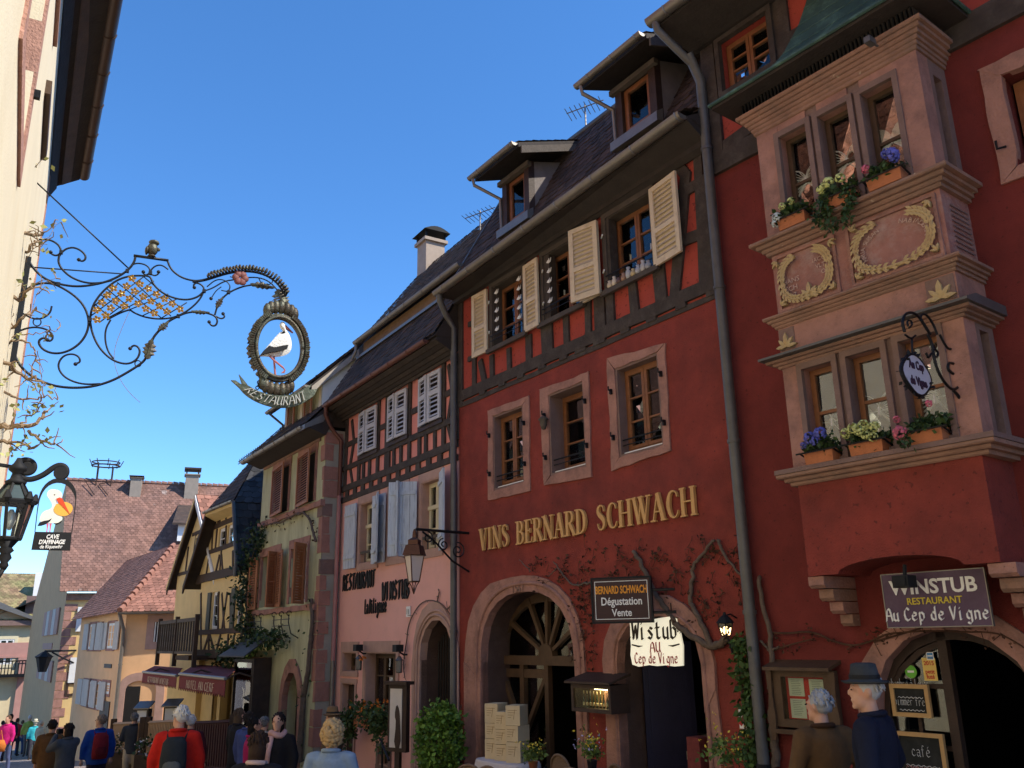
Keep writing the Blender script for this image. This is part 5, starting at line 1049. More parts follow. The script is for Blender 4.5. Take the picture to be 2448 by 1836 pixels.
wall([(YL, 1.28), (xr, 1.28), (xr, 3.5), (6.4, 5.12), (3.42, 5.12), (gx0, 3.45), (YL, 3.45)], [{'p': rect(*w), 'd': .12} for w in GWIN + YWIN]).obj('wall', M_YEL, HY)
wall([(YL, -3.2), (xr, -3.2), (xr, 1.28), (YL, 1.28)], [{'p': rect(YL + .35, YL + 1.6, -2.8, .75), 'd': .2}, {'p': rect(YL + 1.9, YL + 3.0, -2.8, .75), 'd': .2}, {'p': rect(YL + 3.2, YL + 4.3, -2.8, .75), 'd': .2}], y0=.30).obj('ground_floor_wall', M_YEL, HY)
body_box(HY, YL, xr, 8, -3, 3.3, M_DARK, y0=.3)
MB().box(YL - .01, YL + .25, .05, 6, -3, 3.4).obj('side_wall', M_YEL, HY)
for w in GWIN + YWIN: window(HY, *w, .05, M_WHITEP, 1, 3 if w in YWIN else 2, fw=.06);
for a, b, z0, z1 in YWIN: MB().box(a - .40, a - .06, -.05, -.01, z0, z1).obj('shutter', mat('grey_green_shutter', (.085, .085, .065), .8, .15, 5, .1), HY)
ty = lambda p, q, w, **k: beam(HY, p, q, w, M_BRT, **k)
ty((gx0, 3.46), (xr, 3.46), .24, y0=-.05); ty((YL, 1.30), (xr, 1.30), .22, y0=-.06)
zrail = PY(D3, 640, 1060)[1]; ty((gx0 + .65, zrail), (xr - .3, zrail), .13); ty((3.15, zg1 + .12), (6.5, zg1 + .12), .14)
for ax, ay, bx, by in ((700, 1100, 650, 1400), (870, 1090, 800, 1390), (900, 1000, 870, 1370), (900, 1080, 920, 1360), (1090, 1010, 1090, 1330), (760, 640, 740, 1010), (980, 600, 965, 950), (830, 650, 800, 980), (850, 480, 840, 570), (975, 460, 975, 520), (880, 470, 870, 560)): ty(PY(D3, ax, ay), PY(D3, bx, by), .11)
zy = PY(A6, 800, 420)[1]; ty((YL, zy), (xr, zy), .14, y0=-.035)
for ax, ay, bx, by in ((690, 70, 690, 600), (850, 60, 845, 420), (880, 70, 905, 430), (930, 60, 880, 400), (960, 70, 960, 420), (760, 450, 715, 600), (770, 450, 810, 600), (760, 440, 762, 600), (870, 440, 830, 600), (940, 440, 930, 600), (990, 450, 985, 600), (1060, 60, 1060, 600)): ty(PY(A6, ax, ay), PY(A6, bx, by), .11)
# roof: steep side slopes, half hip at the front
ro = -.35; D_ = 7.0; rx, ry, rz = 5.05, .75, 7.06
el, hl_, hr_, er = (1.50, 3.28), (3.60, 5.28), (6.50, 5.20), (7.28, 3.45)
P3 = lambda p, y: (p[0], y, p[1])
v = [P3(el, ro), P3(hl_, ro), P3(hr_, ro), P3(er, ro), (rx, ry, rz), P3(el, D_), P3(hl_, D_), (rx, D_, rz), P3(hr_, D_), P3(er, D_)]
m = MB(); F_ = [(0, 1, 6, 5), (1, 4, 7, 6), (2, 8, 7, 4), (3, 9, 8, 2), (1, 2, 4)]
m.add(v, F_); m.add([(a, b, c - .09) for a, b, c in v], [f[::-1] for f in F_]); m.obj('roof', M_FASC, HY)
tiles(HY, [P3(er, ro), P3(er, D_), P3(hr_, D_), P3(hr_, ro)], .24, .22, M_SLATE, name='roof_slates'); tiles(HY, [P3(hr_, ro), P3(hr_, D_), (rx, D_, rz), (rx, ry, rz)], .24, .22, M_SLATE, name='roof_slates')
tiles(HY, [P3(hl_, ro - .03), P3(hr_, ro - .03), (rx + .03, ry, rz), (rx - .03, ry, rz)], .2, .18, M_TILEB); tiles(HY, [P3(el, ro), P3(el, D_), P3(hl_, D_), P3(hl_, ro)], .2, .19, M_TILEB)
def slab(name, p, q, dz, y0, y1, mt, house=HY): return MB().prism([p, q, (q[0], q[1] - dz), (p[0], p[1] - dz)], y0, y1).obj(name, mt, house)
slab('barge_board', el, hl_, .22, ro - .03, ro + .02, M_BRT); slab('barge_board', hr_, er, .16, ro - .03, ro + .02, M_ZINCD)
MB().hexa([(hl_[0], ro - .02, hl_[1] - .1), (hr_[0], ro - .02, hr_[1] - .1), (hr_[0], ro - .02, hr_[1]), (hl_[0], ro - .02, hl_[1]), (3.35, -.02, 5.05), (6.35, -.02, 5.03), (6.35, -.02, 5.10), (3.35, -.02, 5.12)]).obj('hip_soffit', M_YEL, HY)
gutter(HY, (hl_[0] - .05, ro - .06, hl_[1] + .02), (hr_[0] + .08, ro - .06, hr_[1] + .04), .06, M_ZINC); downpipe(HY, [(hr_[0] + .05, ro - .03, hr_[1]), (er[0] + .0, ro - .05, 3.55), (er[0] - .02, ro - .05, 3.2)], .045, M_ZINCD)
MB().box(YL - .2, YL + 1.7, -.6, .2, 1.14, 1.26).obj('balcony_floor', M_BRT, HY)
# ---- balcony
bl = HYF.at(*A4(1400, 560), -.6)[0]; br = HYF.at(*A4(1725, 540), -.6)[0]; bz = 1.26
b = MB(); b.box(bl, br, -.64, -.56, bz + .92, bz + 1.02); b.box(bl, br, -.64, -.56, bz + .05, bz + .12); bal = b.obj('balcony_rail', M_GREYW, HY)
me = None
for k in range(16):
    x = bl + .05 + (br - bl - .1) * k / 15
    if me is None: o = MB().box(-.035, .035, -.63, -.58, bz + .121, bz + .919).obj('baluster', M_GREYW, bal); me = o.data
    else: o = bpy.data.objects.new('baluster', me); COL.objects.link(o); o.parent = bal
    o.location = (x, 0, 0)
for x in (bl, (bl + br) / 2, br): MB().box(x - .05, x + .05, -.66, -.55, bz - .3, bz + 1.1).obj('balcony_post', M_BRT, bal)
# ---- second gabled house beyond, same yellow
HZ = thing('far_gabled_house', 'second yellow timbered gable behind the hotel with red scale tiles', 'house', GR, -16.2, .2, 0); HZF = Frame(GR.w(-16.2, .2, 0), GR.ang)
zl, za_ = HZF.at(*D3(0, 1600), -.2), HZF.at(*D3(478, 90), -.2)
el = (zl[0], zl[1]); ap = za_; er = (2 * ap[0] - el[0], el[1])
wall([(el[0] + .5, -3.4), (er[0], -3.4), (er[0], el[1]), (ap[0], ap[1] - .25), (el[0] + .5, el[1] + .3)], [], y0=0).obj('wall', M_YEL, HZ); MB().box(el[0] + .5, er[0], .05, 7, -3.4, el[1]).obj('rear_wall', M_YEL, HZ)
for p, q in (((el[0] + .7, el[1] + .35), (er[0] - .5, el[1] + .35)), ((ap[0] - .9, ap[1] - 1.2), (ap[0] + .9, ap[1] - 1.2)), ((ap[0] - .6, el[1] + .4), (ap[0] - .35, ap[1] - 1.2)), ((ap[0] + .4, el[1] + .4), (ap[0] + .3, ap[1] - .6)), ((ap[0] - 1.4, el[1] + .4), (ap[0] - 1.3, el[1] + 1.2))): beam(HZ, p, q, .11, M_BRT)
M_TILER = mat('red_scale_tile', (.30, .14, .095), .9, .2, 3, .2, 40, isl=.28, col2=(.26, .12, .085), sc2=.7, amt=.45)
y0_ = -.2; D_ = 7
for a, b, mt_ in ((el, ap, M_TILEB), (er, ap, M_TILER)):
    MB().add([(a[0], y0_, a[1]), (b[0], y0_, b[1]), (b[0], D_, b[1]), (a[0], D_, a[1]), (a[0], y0_, a[1] - .12), (b[0], y0_, b[1] - .12), (b[0], D_, b[1] - .12), (a[0], D_, a[1] - .12)], [(0, 1, 2, 3), (7, 6, 5, 4), (0, 4, 5, 1), (2, 6, 7, 3), (0, 3, 7, 4), (1, 5, 6, 2)]).obj('roof_slope', M_FASC, HZ)
    tiles(HZ, [(a[0], y0_, a[1] + .01), (a[0], D_, a[1] + .01), (b[0], D_, b[1] + .01), (b[0], y0_, b[1] + .01)], .24, .24, mt_)
    for t, mt2 in ((0, M_YEL), (1, M_BRT)):
        MB().prism([(a[0], a[1] - .02 - .14 * t), (b[0], b[1] - .02 - .14 * t), (b[0], b[1] - .16 - .14 * t), (a[0], a[1] - .16 - .14 * t)], y0_ - .04 + .02 * t, y0_ + .01).obj('barge_board', mt2 if a is el else M_WHITEP, HZ)
window(HZ, ap[0] - .3, ap[0] + .3, el[1] + .45, ap[1] - 1.3, -.03, M_YEL, 1, 1)
# ================================================================== far houses at the end of the street
M_ORANGE = mat('orange_plaster', (.80, .47, .24), .9, .1, 1.5, .12, 40)
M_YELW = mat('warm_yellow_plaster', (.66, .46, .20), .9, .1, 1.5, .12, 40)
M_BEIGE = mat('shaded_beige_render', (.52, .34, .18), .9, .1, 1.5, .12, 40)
M_TILEF = mat('faded_red_tile', (.235, .125, .09), .9, .22, .8, .2, 30, isl=.25, col2=(.15, .09, .075), sc2=.35, amt=.55, speck=((.36, .27, .23), 1.3, .70))
M_WSHUT = mat('white_shutter', (.72, .72, .70), .7, .06, 5, .05)
M_WGREY = mat('grey_white_shutter', (.46, .42, .38), .7, .1, 5, .05)
def simple_window(house, x0, x1, z0, z1, y=0., sur=.12, shut=None, mt=M_SAND, glass=True, name='window', bars=False):
    m = MB(); m.ring(rect(x0 - sur, x1 + sur, z0 - sur, z1 + sur), rect(x0, x1, z0, z1), y - .03, y + .02); m.obj('window_surround', mt, house)
    w = window(house, x0, x1, z0, z1, y - .005, M_WHITEP, 2, 3, fw=.06) if not bars else MB().box(x0, x1, y - .01, y, z0, z1).obj('window', M_DARK, house)
    if bars:
        m = MB()
        for k in range(5): xx = x0 + (x1 - x0) * (k + .5) / 5; m.tube([(xx, y - .05, z0), (xx, y - .05, z1)], .025, 5)
        m.obj('window_bar', M_WHITEP, w)
    if shut:
        for a, b in ((x0 - sur - (x1 - x0) * .55, x0 - .02), (x1 + .02, x1 + sur + (x1 - x0) * .55)): MB().box(a, b, y - .08, y - .04, z0 - .04, z1 + .04).obj('shutter', shut, house)
    return w
# ---- orange corner house with hipped roof
OL = phi_frame(300, 1500, 38, 144); ORF = Frame(OL.O, math.atan2(math.cos(R(83)), math.sin(R(83))))
HO = thing('orange_corner_house', 'small orange corner house with hipped red tile roof and grey downpipe at its corner', 'house', OL)
zO = OL.at(300, 1461)[1]; xl = OL.at(195, 1480)[0]; wr = ORF.at(447, 1450)[0] + 3
mb_ = MB(); mb_.box(xl, 0, 0, .2, -5, zO); mb_.obj('wall', M_ORANGE, HO)
def to_ol(x, y, z): return OL.loc(ORF.w(x, y, z))
m = MB(); m.hexa([to_ol(.02, 0, -5), to_ol(wr, 0, -5), to_ol(wr, 0, zO), to_ol(.02, 0, zO), to_ol(.02, .2, -5), to_ol(wr, .2, -5), to_ol(wr, .2, zO), to_ol(.02, .2, zO)]); m.obj('side_wall', M_ORANGE, HO)
pk = to_ol(*(lambda q: (q[0], 4.2, q[1]))(ORF.at(*A3(1535, 930), 4.2)))
ov = .35; e0 = (xl - .6, -ov, zO - .1); c0 = to_ol(-.25, -ov, zO - .05); c0 = (ov, -ov, zO - .05); e1 = to_ol(wr, -ov, zO - .05); pk2 = tuple(Vector(pk) + (Vector(to_ol(wr, 4.2, 0)) - Vector(to_ol(0, 4.2, 0))) * .7); pl2 = tuple(Vector(pk) + Vector((xl, 0, 0)))
m = MB(); m.add([e0, c0, pk, pl2, e1, pk2], [(0, 1, 2, 3), (1, 4, 5, 2)]); m.obj('roof', M_FASC, HO)
tiles(HO, [e0, c0, pk, pl2], .22, .2, M_TILER); tiles(HO, [c0, e1, pk2, pk], .22, .2, M_TILER)
hp, cp = Vector(pk), Vector(c0)
for k in range(14): a, b = cp.lerp(hp, k / 14), cp.lerp(hp, (k + .92) / 14); MB().tube([a + Vector((0, 0, .07)), b + Vector((0, 0, .03))], [.12, .09], 7).obj('hip_tile', M_TILER, HO)
gutter(HO, tuple(Vector(c0) + Vector((0, -.05, -.02))), tuple(Vector(e1) + Vector((0, -.05, -.02))), .08); downpipe(HO, [(.35, -.35, zO - .1), (.15, -.1, zO - .7), (.06, -.06, zO - 1.2), (.05, -.06, -4.5)], .07, M_ZINC, straps=(zO - 2, zO - 4))
for tl, br in (((800, 395), (845, 610)), ((860, 395), (885, 610)), ((965, 385), (1005, 605))): simple_window(HO, *rr(OL, A4, tl, br), y=0, sur=.1, shut=M_WGREY, glass=False)
for tl, br in (((745, 885), (795, 1110)), ((800, 890), (865, 1130))): simple_window(HO, *rr(OL, A4, tl, br), y=0, sur=.1, shut=M_WGREY)
x0, x1, z0, z1 = rr(OL, A4, (910, 900), (965, 1010)); simple_window(HO, x0, x1, z0, z1, sur=.1); x0, x1, z0, z1 = rr(OL, A4, (895, 1060), (950, 1300)); MB().box(x0, x1, -.04, .0, z0 - .6, z1).obj('door', M_WOODD, HO)
x0, x1, z0, z1 = rr(OL, A4, (925, 740), (985, 780)); MB().box(x0, x1, -.03, 0, z0, z1).obj('wall_vent', M_WOODD, HO)
def onside(o): o.parent = HO; o.location = to_ol(0, 0, 0); o.rotation_euler = (0, 0, ORF.ang - OL.ang); return o
x0, x1, z0, z1 = rr(ORF, A4, (1365, 372), (1470, 545)); n0 = set(bpy.data.objects); w = simple_window(HO, x0, x1, z0, z1, sur=.28, bars=True, mt=M_STONEP)
for o in set(bpy.data.objects) - n0:
    if o.parent == HO: onside(o)
x0, x1, z0, z1 = rr(ORF, A4, (1110, 940), (1215, 1200)); m = MB(); m.box(x0, x1, -.02, 0, z0 - 1.5, z1); onside(m.obj('door', M_DARK, HO)); m = MB(); m.band(arch_pts(x0 - .3, x1 + .9, z1 - .2, z1 + .5, zbot=-5), arch_pts(x0, x1 + .6, z1 - .2, z1 + .2, zbot=-5), -.06, -.01); onside(m.obj('arch_stone', M_STONEP, HO))
# ---- big yellow building with the vast red roof
BR = phi_frame(150, 1500, 50, 69); BLF = Frame(BR.O, math.atan2(math.cos(R(-32.4)), math.sin(R(-32.4))) - math.pi)
HB = thing('big_roof_house', 'large yellow house under a vast faded red tile roof, stork nest frame on its ridge', 'house', BR)
zB = BR.at(150, 1418)[1]; wB = 26
MB().box(0, wB, 0, .3, -6, zB).obj('wall', M_YELW, HB)
def to_b(x, y, z): return BR.loc(BLF.w(x, y, z))
gw = -BLF.at(85, 1500)[0] + 4
ry = 5.6; rl = BR.at(160, 1143.6, ry); rrg = BR.at(537, 1166.6, ry); zrg = (rl[1] + rrg[1]) / 2
m = MB(); g0, g1 = to_b(-gw, 0, 0), to_b(0, 0, 0); gm = tuple((Vector(g0) + Vector(g1)) / 2)
gp = (rl[0], ry, zrg)
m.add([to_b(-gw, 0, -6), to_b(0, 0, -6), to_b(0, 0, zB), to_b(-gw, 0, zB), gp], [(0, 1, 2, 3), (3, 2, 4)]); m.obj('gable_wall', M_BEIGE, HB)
el_ = (BR.at(*A3(530, 1305), -.4)[0], -.4, zB + .05); er_ = (wB, -.4, zB + .05)
m = MB(); m.add([el_, er_, (wB, ry, zrg), gp, to_b(-gw, 0, zB)], [(0, 1, 2, 3)]); m.obj('roof', M_FASC, HB)
tiles(HB, [el_, (14, -.4, zB + .05), (14, ry, zrg), gp], .21, .19, M_TILEF)
for k in range(40): a = Vector(gp) + Vector((.32 * k, 0, .05)); MB().tube([a, a + Vector((.30, 0, -.03))], [.13, .11], 7).obj('ridge_tile', M_TILEF, HB)
MB().box(.0, wB, -.12, -.001, zB - .35, zB).obj('eaves_cornice', M_SAND2, HB)
rn = random.Random(3); z = -4.5; k = 0
while z < zB - .8:
    h = rn.uniform(.34, .46); w_ = (.62 if k % 2 else .36) * rn.uniform(.85, 1.1); MB().box(-.02, w_, -.03, .02, z, z + h - .03).obj('quoin', M_SAND, HB); z += h; k += 1
for tl, br in (((690, 240), (745, 455)), ((625, 685), (690, 905))):
    x0, x1, z0, z1 = rr(BR, A4, tl, br); MB().box(x0, x1, -.10, -.03, z0, z1).obj('shutter', M_WSHUT, HB); simple_window(HB, x1 + .1, x1 + 1.2, z0, z1, sur=.14)
cx, cz = BR.at(*A4(558, 1025)); flat_text('DOPFF', .95, M_WOODD, HB, 'wall_lettering', .02, align='LEFT', place=lambda x, y, z: Vector((x + cx, y - .04, z + cz)), off=.012)
def onleft(o): o.location = to_b(0, 0, 0); o.rotation_euler = (0, 0, BLF.ang - BR.ang); return o
for tl, br in (((405, 290), (510, 480)), ((350, 700), (455, 905))):
    x0, x1, z0, z1 = rr(BLF, A4, tl, br); n = 5
    for q in range(n): a = x0 + (x1 - x0) * q / n; onleft(MB().box(a + .06, a + (x1 - x0) / n - .06, -.08, -.02, z0, z1).obj('shutter', M_WGREY if q % 2 else M_STONEP, HB))
x0, x1, z0, z1 = rr(BLF, A4, (385, 560), (460, 612)); onleft(MB().box(x0, x1, -.04, 0, z0, z1).obj('wall_vent', M_STONEP, HB))
# chimneys, roof dormer
for px_, w_, h_ in (((1690, 400), .75, 1.1), ((1205, 372), .6, .3)):
    x, z = BR.at(*A3(*px_), ry - .4); m = MB(); m.box(x - w_ / 2, x + w_ / 2, ry - .9, ry - .1, z - 2, z + h_ * .45); m.box(x - w_ / 2 - .08, x + w_ / 2 + .08, ry - 1, ry, z + h_ * .45, z + h_ * .5)
    ch = m.obj('chimney', mat('grey_chimney_render', (.30, .25, .20), .9, .15, 3, .1), HB); m = MB(); m.box(x - w_ / 2, x - w_ / 2 + .08, ry - .9, ry - .1, z + h_ * .5, z + h_ * .75); m.box(x + w_ / 2 - .08, x + w_ / 2, ry - .9, ry - .1, z + h_ * .5, z + h_ * .75); m.box(x - w_ / 2 - .1, x + w_ / 2 + .1, ry - 1, ry, z + h_ * .75, z + h_ * .85); m.obj('chimney_cap', M_WOODD, ch)
x, z = BR.at(*A3(1580, 850), 2.2); m = MB(); m.prismx([(1.2, z - .4), (1.2, z + .5), (4.0, z + 1.7)], x - .1, x + 1.3); dd = m.obj('roof_dormer', M_WHITEP, HB); MB().hexa([(x - .4, .9, z + .45), (x + 1.6, .9, z + .45), (x + 1.6, .9, z + .55), (x - .4, .9, z + .55), (x - .2, 4.2, z + 1.9), (x + 1.4, 4.2, z + 1.9), (x + 1.4, 4.2, z + 2.0), (x - .2, 4.2, z + 2.0)]).obj('dormer_roof', M_TILEB, dd)
# stork nest frame on the ridge
nx, nz = BR.at(*A3(920, 345), ry); NF = thing('stork_nest_frame', 'iron stork nest wheel on legs standing on the far red roof ridge', 'nest frame', BR, nx, ry, zrg); NF.scale = (.72, .72, .72)
m = MB();
for a, b in ((-.55, -.4), (.55, -.4), (-.55, .4), (.55, .4)): m.tube([(a, b, -.5), (a, b, 1.25)], .045, 5)
m.tube([(-.55, -.4, -.1), (-1.3, -.6, -.15), (-.5, -1.4, -1.3)], .04, 5); m.tube([(.55, -.4, -.1), (-.3, -.5, -.3), (.5, -1.4, -1.3)], .04, 5); m.obj('leg', M_WOODD, NF)
m = MB(); c = [(1.05 * math.cos(a), .8 * math.sin(a), 1.3) for a in np.linspace(0, 2 * math.pi, 19)]; m.tube(c, .06, 5); m.tube([(x, y, z + .28) for x, y, z in c], .05, 5)
for k in range(9): a = k * .7; m.tube([(1.05 * math.cos(a), .8 * math.sin(a), 1.2), (1.3 * math.cos(a), 1.0 * math.sin(a), 1.75)], .035, 4)
m.obj('basket', M_WOODD, NF)
# ---- town hall with pediment, far left
TF = phi_frame(60, 1550, 75, 62); HT = thing('town_hall', 'pink and cream town hall with pediment, pilasters and mossy tile roof', 'house', TF)
zT = TF.at(60, 1492)[1]; xT0, xT1 = TF.at(-140, 1600)[0], TF.at(112, 1600)[0]
MB().box(xT0, xT1, 0, .4, -8, zT).obj('wall', mat('cream_plaster', (.62, .50, .30), .9, .1, 1.5, .1), HT)
M_TPINK = mat('town_hall_pink_stone', (.42, .22, .18), .9, .12, 2, .1, 30)
MB().box(xT0, xT1, -.5, 0, zT - .1, zT + .25).obj('cornice', M_SANDG, HT)
MB().box(xT0, xT1, -.06, -.002, zT - 2.2, zT - 1.3).obj('frieze', M_TPINK, HT); MB().box(xT0, xT1, -.12, -.002, zT - 2.35, zT - 2.2).obj('frieze_moulding', M_TPINK, HT)
for a in ((140, 280), (-200, -60)):
    x0, x1 = TF.at(*A4(a[0] + 10, 900))[0], TF.at(*A4(a[1] - 60, 900))[0]; MB().box(x0, x1, -.25, -.01, -8, zT - 2.36).obj('pilaster', M_TPINK, HT); MB().box(x0 - .1, x1 + .1, -.32, -.01, zT - 2.7, zT - 2.37).obj('pilaster_capital', M_TPINK, HT)
for tl, br in (((305, 530), (370, 735)), ((0, 525), (100, 745)), ((235, 960), (285, 1190)), ((-200, 525), (-120, 745))):
    x0, x1, z0, z1 = rr(TF, A4, tl, br); simple_window(HT, x0, x1, z0, z1, y=-.02, sur=.22, mt=M_CREAMF)
px0, px1, pzt = TF.at(*A4(-420, 390))[0], TF.at(*A4(365, 385))[0], TF.at(*A4(-20, 200))[1]
pm = (px0 + px1) / 2; zp = zT + .26
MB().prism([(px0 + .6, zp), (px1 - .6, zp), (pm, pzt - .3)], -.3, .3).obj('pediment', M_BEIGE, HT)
for a, b in (((px0, zp), (pm, pzt)), ((px1, zp), (pm, pzt))): MB().prism([a, b, (b[0], b[1] - .45), (a[0] + (.5 if a[0] < pm else -.5), a[1])], -.75, .1).obj('pediment_cornice', M_ZINC, HT)
M_MOSS = mat('mossy_roof_tile', (.22, .20, .085), .95, .35, .5, .3, 20, isl=.35, col2=(.30, .16, .11), sc2=.35, amt=.55)
rz = TF.at(*A3(200, 1190), 6)[1]; MB().prismx([(-.4, zT + .25), (6, rz), (12, zT + .25)], xT0, xT1).obj('roof', M_FASC, HT); tiles(HT, [(xT0, -.4, zT + .3), (xT1 + .2, -.4, zT + .3), (xT1 + .2, 6, rz + .05), (xT0, 6, rz + .05)], .26, .24, M_MOSS)
x, z = TF.at(*A3(370, 1250), 3); m = MB(); m.box(x - .5, x + .5, 2.4, 3.4, z - 1.5, z + .6); m.obj('chimney', M_WHITEP, HT)
x, z = TF.at(*A3(360, 1470), 1.2); m = MB(); m.box(x - 1, x + 1.3, .3, 2, z - 1.2, z + .7); dd = m.obj('roof_dormer', M_SANDG, HT); MB().prism([(x - 2.6, z - .6), (x + 1.6, z + 1.3), (x + 1.6, z + 1.1)], -.4, 2.4).obj('dormer_roof', M_BLACK, dd)
x, z = TF.at(*A4(60, 780)); m = MB(); m.box(x - 2.5, x + 1.4, -1.0, -.02, z - .6, z - .4)
for k in range(18): m.tube([(x - 2.4 + .21 * k, -.95, z - .4), (x - 2.4 + .21 * k, -.95, z + .5)], .035, 4)
m.tube([(x - 2.5, -.95, z + .5), (x + 1.4, -.95, z + .5)], .05, 5); m.obj('balcony', M_IRON, HT)
# ================================================================== near house on the left: cream wall, eaves, old wisteria
M_CREAM = mat('cream_house_plaster', (.86, .75, .53), .9, .06, 1.5, .12, 60, col2=(.82, .69, .46), sc2=1.2, amt=.3)
M_PINKST = mat('warm_pink_sandstone', (.46, .25, .185), .9, .2, 5, .5, 40)
HL = thing('cream_house', 'cream plastered house at the left edge with stone window recess and dark eaves', 'house', LW)
XC = LW.at(118, 442)[0]; ZLE = 8.30; X0L = -16.0
hol = [(4.75, 6.15, 4.80, 6.75)]
for a in (-13, -10, -7, -4, -1.2):
    for z0, z1 in ((3.1, 4.7), (5.9, 7.3)): hol.append((a, a + 1.0, z0, z1))
wall([(X0L, -1.6), (XC, -1.6), (XC, ZLE + .1), (X0L, ZLE + .1)], [{'p': rect(*h), 'd': .2} for h in hol]).obj('wall', M_CREAM, HL)
MB().box(XC - .25, XC, .01, 9, -2, ZLE).obj('gable_wall', M_CREAM, HL); body_box(HL, X0L, XC - .26, 9, -1.4, ZLE, M_DARK)
for k, h in enumerate(hol):
    x0, x1, z0, z1 = h
    if k == 0:
        for nm, pl in (('window_jamb_stone', rect(x0 - .16, x0, z0, z1)), ('window_jamb_stone', rect(x1, x1 + .16, z0, z1)), ('window_sill_stone', rect(x0 - .18, x1 + .18, z0 - .14, z0)), ('window_lintel_stone', rect(x0 - .16, x1 + .16, z1, z1 + .2))): MB().prism(wob(pl, .01, .2, seed=k), -.02, .30).obj(nm, M_PINKST, HL)
        window(HL, x0 + .02, x1 - .02, z0 + .02, z1 - .02, .22, M_WOODB, 2, 3); MB().box(x1 + .02, x1 + .06, -.06, .0, z0 + .5, z0 + .56).obj('shutter_hinge_pin', M_IRON, HL); continue
    MB().ring(rect(x0 - .13, x1 + .13, z0 - .13, z1 + .13), rect(x0, x1, z0, z1), -.03, .05).obj('window_surround', M_PINKST, HL); window(HL, x0, x1, z0, z1, .12, M_WHITEP, 2, 3)
    for s_, (a, b) in (('R', (x0 - .62, x0 - .14)), ('L', (x1 + .14, x1 + .62))): shutter(HL, a, b, z0, z1, -.04, M_GREYSH, s_, .05, slats=((.06, .94),), n_per_m=9)
for k in range(22):
    z = -1.0 + .42 * k; MB().prism(wob(rect(XC - (.62 if k % 2 else .40), XC - .10, z, z + .40), .012, .2, seed=k), -.012, .02).obj('quoin', M_PINKST, HL)
MB().box(8.0, 9.3, -.05, .01, 6.46, 6.60).obj('blind_box', M_WOODB, HL); MB().box(6.9, 8.2, -.035, .01, 7.1, 7.16).obj('wall_batten', M_PINKST, HL)
def eave_y(x): return -.44 - (13.7 - x) * .0091
m = MB(); m.hexa([(X0L, eave_y(X0L) + .05, ZLE + .26), (XC + .15, eave_y(XC) + .05, ZLE + .26), (XC + .15, eave_y(XC) + .05, ZLE + .32), (X0L, eave_y(X0L) + .05, ZLE + .32), (X0L, .05, ZLE - .02), (XC + .15, .05, ZLE - .02), (XC + .15, .2, ZLE + .5), (X0L, .2, ZLE + .5)]); m.obj('eaves_soffit', M_FASC, HL)
MB().hexa([(X0L, -.10, ZLE + .02), (XC + .12, -.10, ZLE + .02), (XC + .12, -.10, ZLE + .12), (X0L, -.10, ZLE + .12), (X0L, -.01, ZLE - .16), (XC + .12, -.01, ZLE - .16), (XC + .12, -.0, ZLE + .12), (X0L, -.0, ZLE + .12)]).obj('cornice_board', M_FASC, HL)
MB().hexa([(X0L, -.30, ZLE + .17), (XC + .1, -.28, ZLE + .17), (XC + .1, -.28, ZLE + .2), (X0L, -.30, ZLE + .2), (X0L, -.16, ZLE + .08), (XC + .1, -.16, ZLE + .08), (XC + .1, -.16, ZLE + .12), (X0L, -.16, ZLE + .12)]).obj('soffit_board', M_WOODB, HL)
gutter(HL, (X0L, eave_y(X0L), ZLE + .33), (XC + .12, eave_y(XC), ZLE + .33), .085, mat('brown_gutter', (.10, .062, .045), .45, .15, 6, .05, metal=.3))
MB().prismx([(-.40, ZLE + .35), (4.2, ZLE + 6.6), (9, ZLE)], X0L, XC + .15).obj('roof', M_FASC, HL)
tiles(HL, [(X0L, -.42, ZLE + .40), (XC + .18, -.42, ZLE + .40), (XC + .18, 4.2, ZLE + 6.65), (X0L, 4.2, ZLE + 6.65)], .22, .22, mat('orange_red_roof_tile', (.42, .15, .075), .9, .25, 2, .2, 40, isl=.35, col2=(.16, .075, .05), sc2=1.2, amt=.45))
# ---- the big wrought-iron sign
SX = 9.35; SF = Frame(LW.w(SX, 0, 0), LW.ang - math.pi / 2)
M_SIRON = mat('blue_black_iron', (.022, .024, .028), .45, .3, 12, .1, 60, metal=.55); M_BRONZE = mat('worn_bronze_leaf', (.075, .06, .042), .5, .35, 14, .25, 50, metal=.45, col2=(.14, .16, .12), sc2=9, amt=.45)
M_GILT = mat('gilded_metal', (.62, .42, .12), .3, .15, 10, .05, metal=.85); M_STORK = mat('stork_white', (.82, .81, .76), .6, .06, 12, .3, 40)
IS = thing('wrought_iron_sign', 'big scrolled wrought-iron bracket with gilded trellis flowers reaching out from the cream house', 'sign bracket', SF, 0, 0, SF.at(*A2(100, 1000))[1])
sz0 = SF.at(*A2(100, 1000))[1]
def S(x, y, d=0.): a, b = SF.at(*A2(x, y)); return (a, d, b - sz0)
def iron(name, pts, r=.016, it=2, mt=None, par=None, d=0.): return MB().tube([(a, d, c) for a, _, c in smooth([S(*p) for p in pts], it)], r * .62, 6).obj(name, mt or M_SIRON, par or IS, smooth=True)
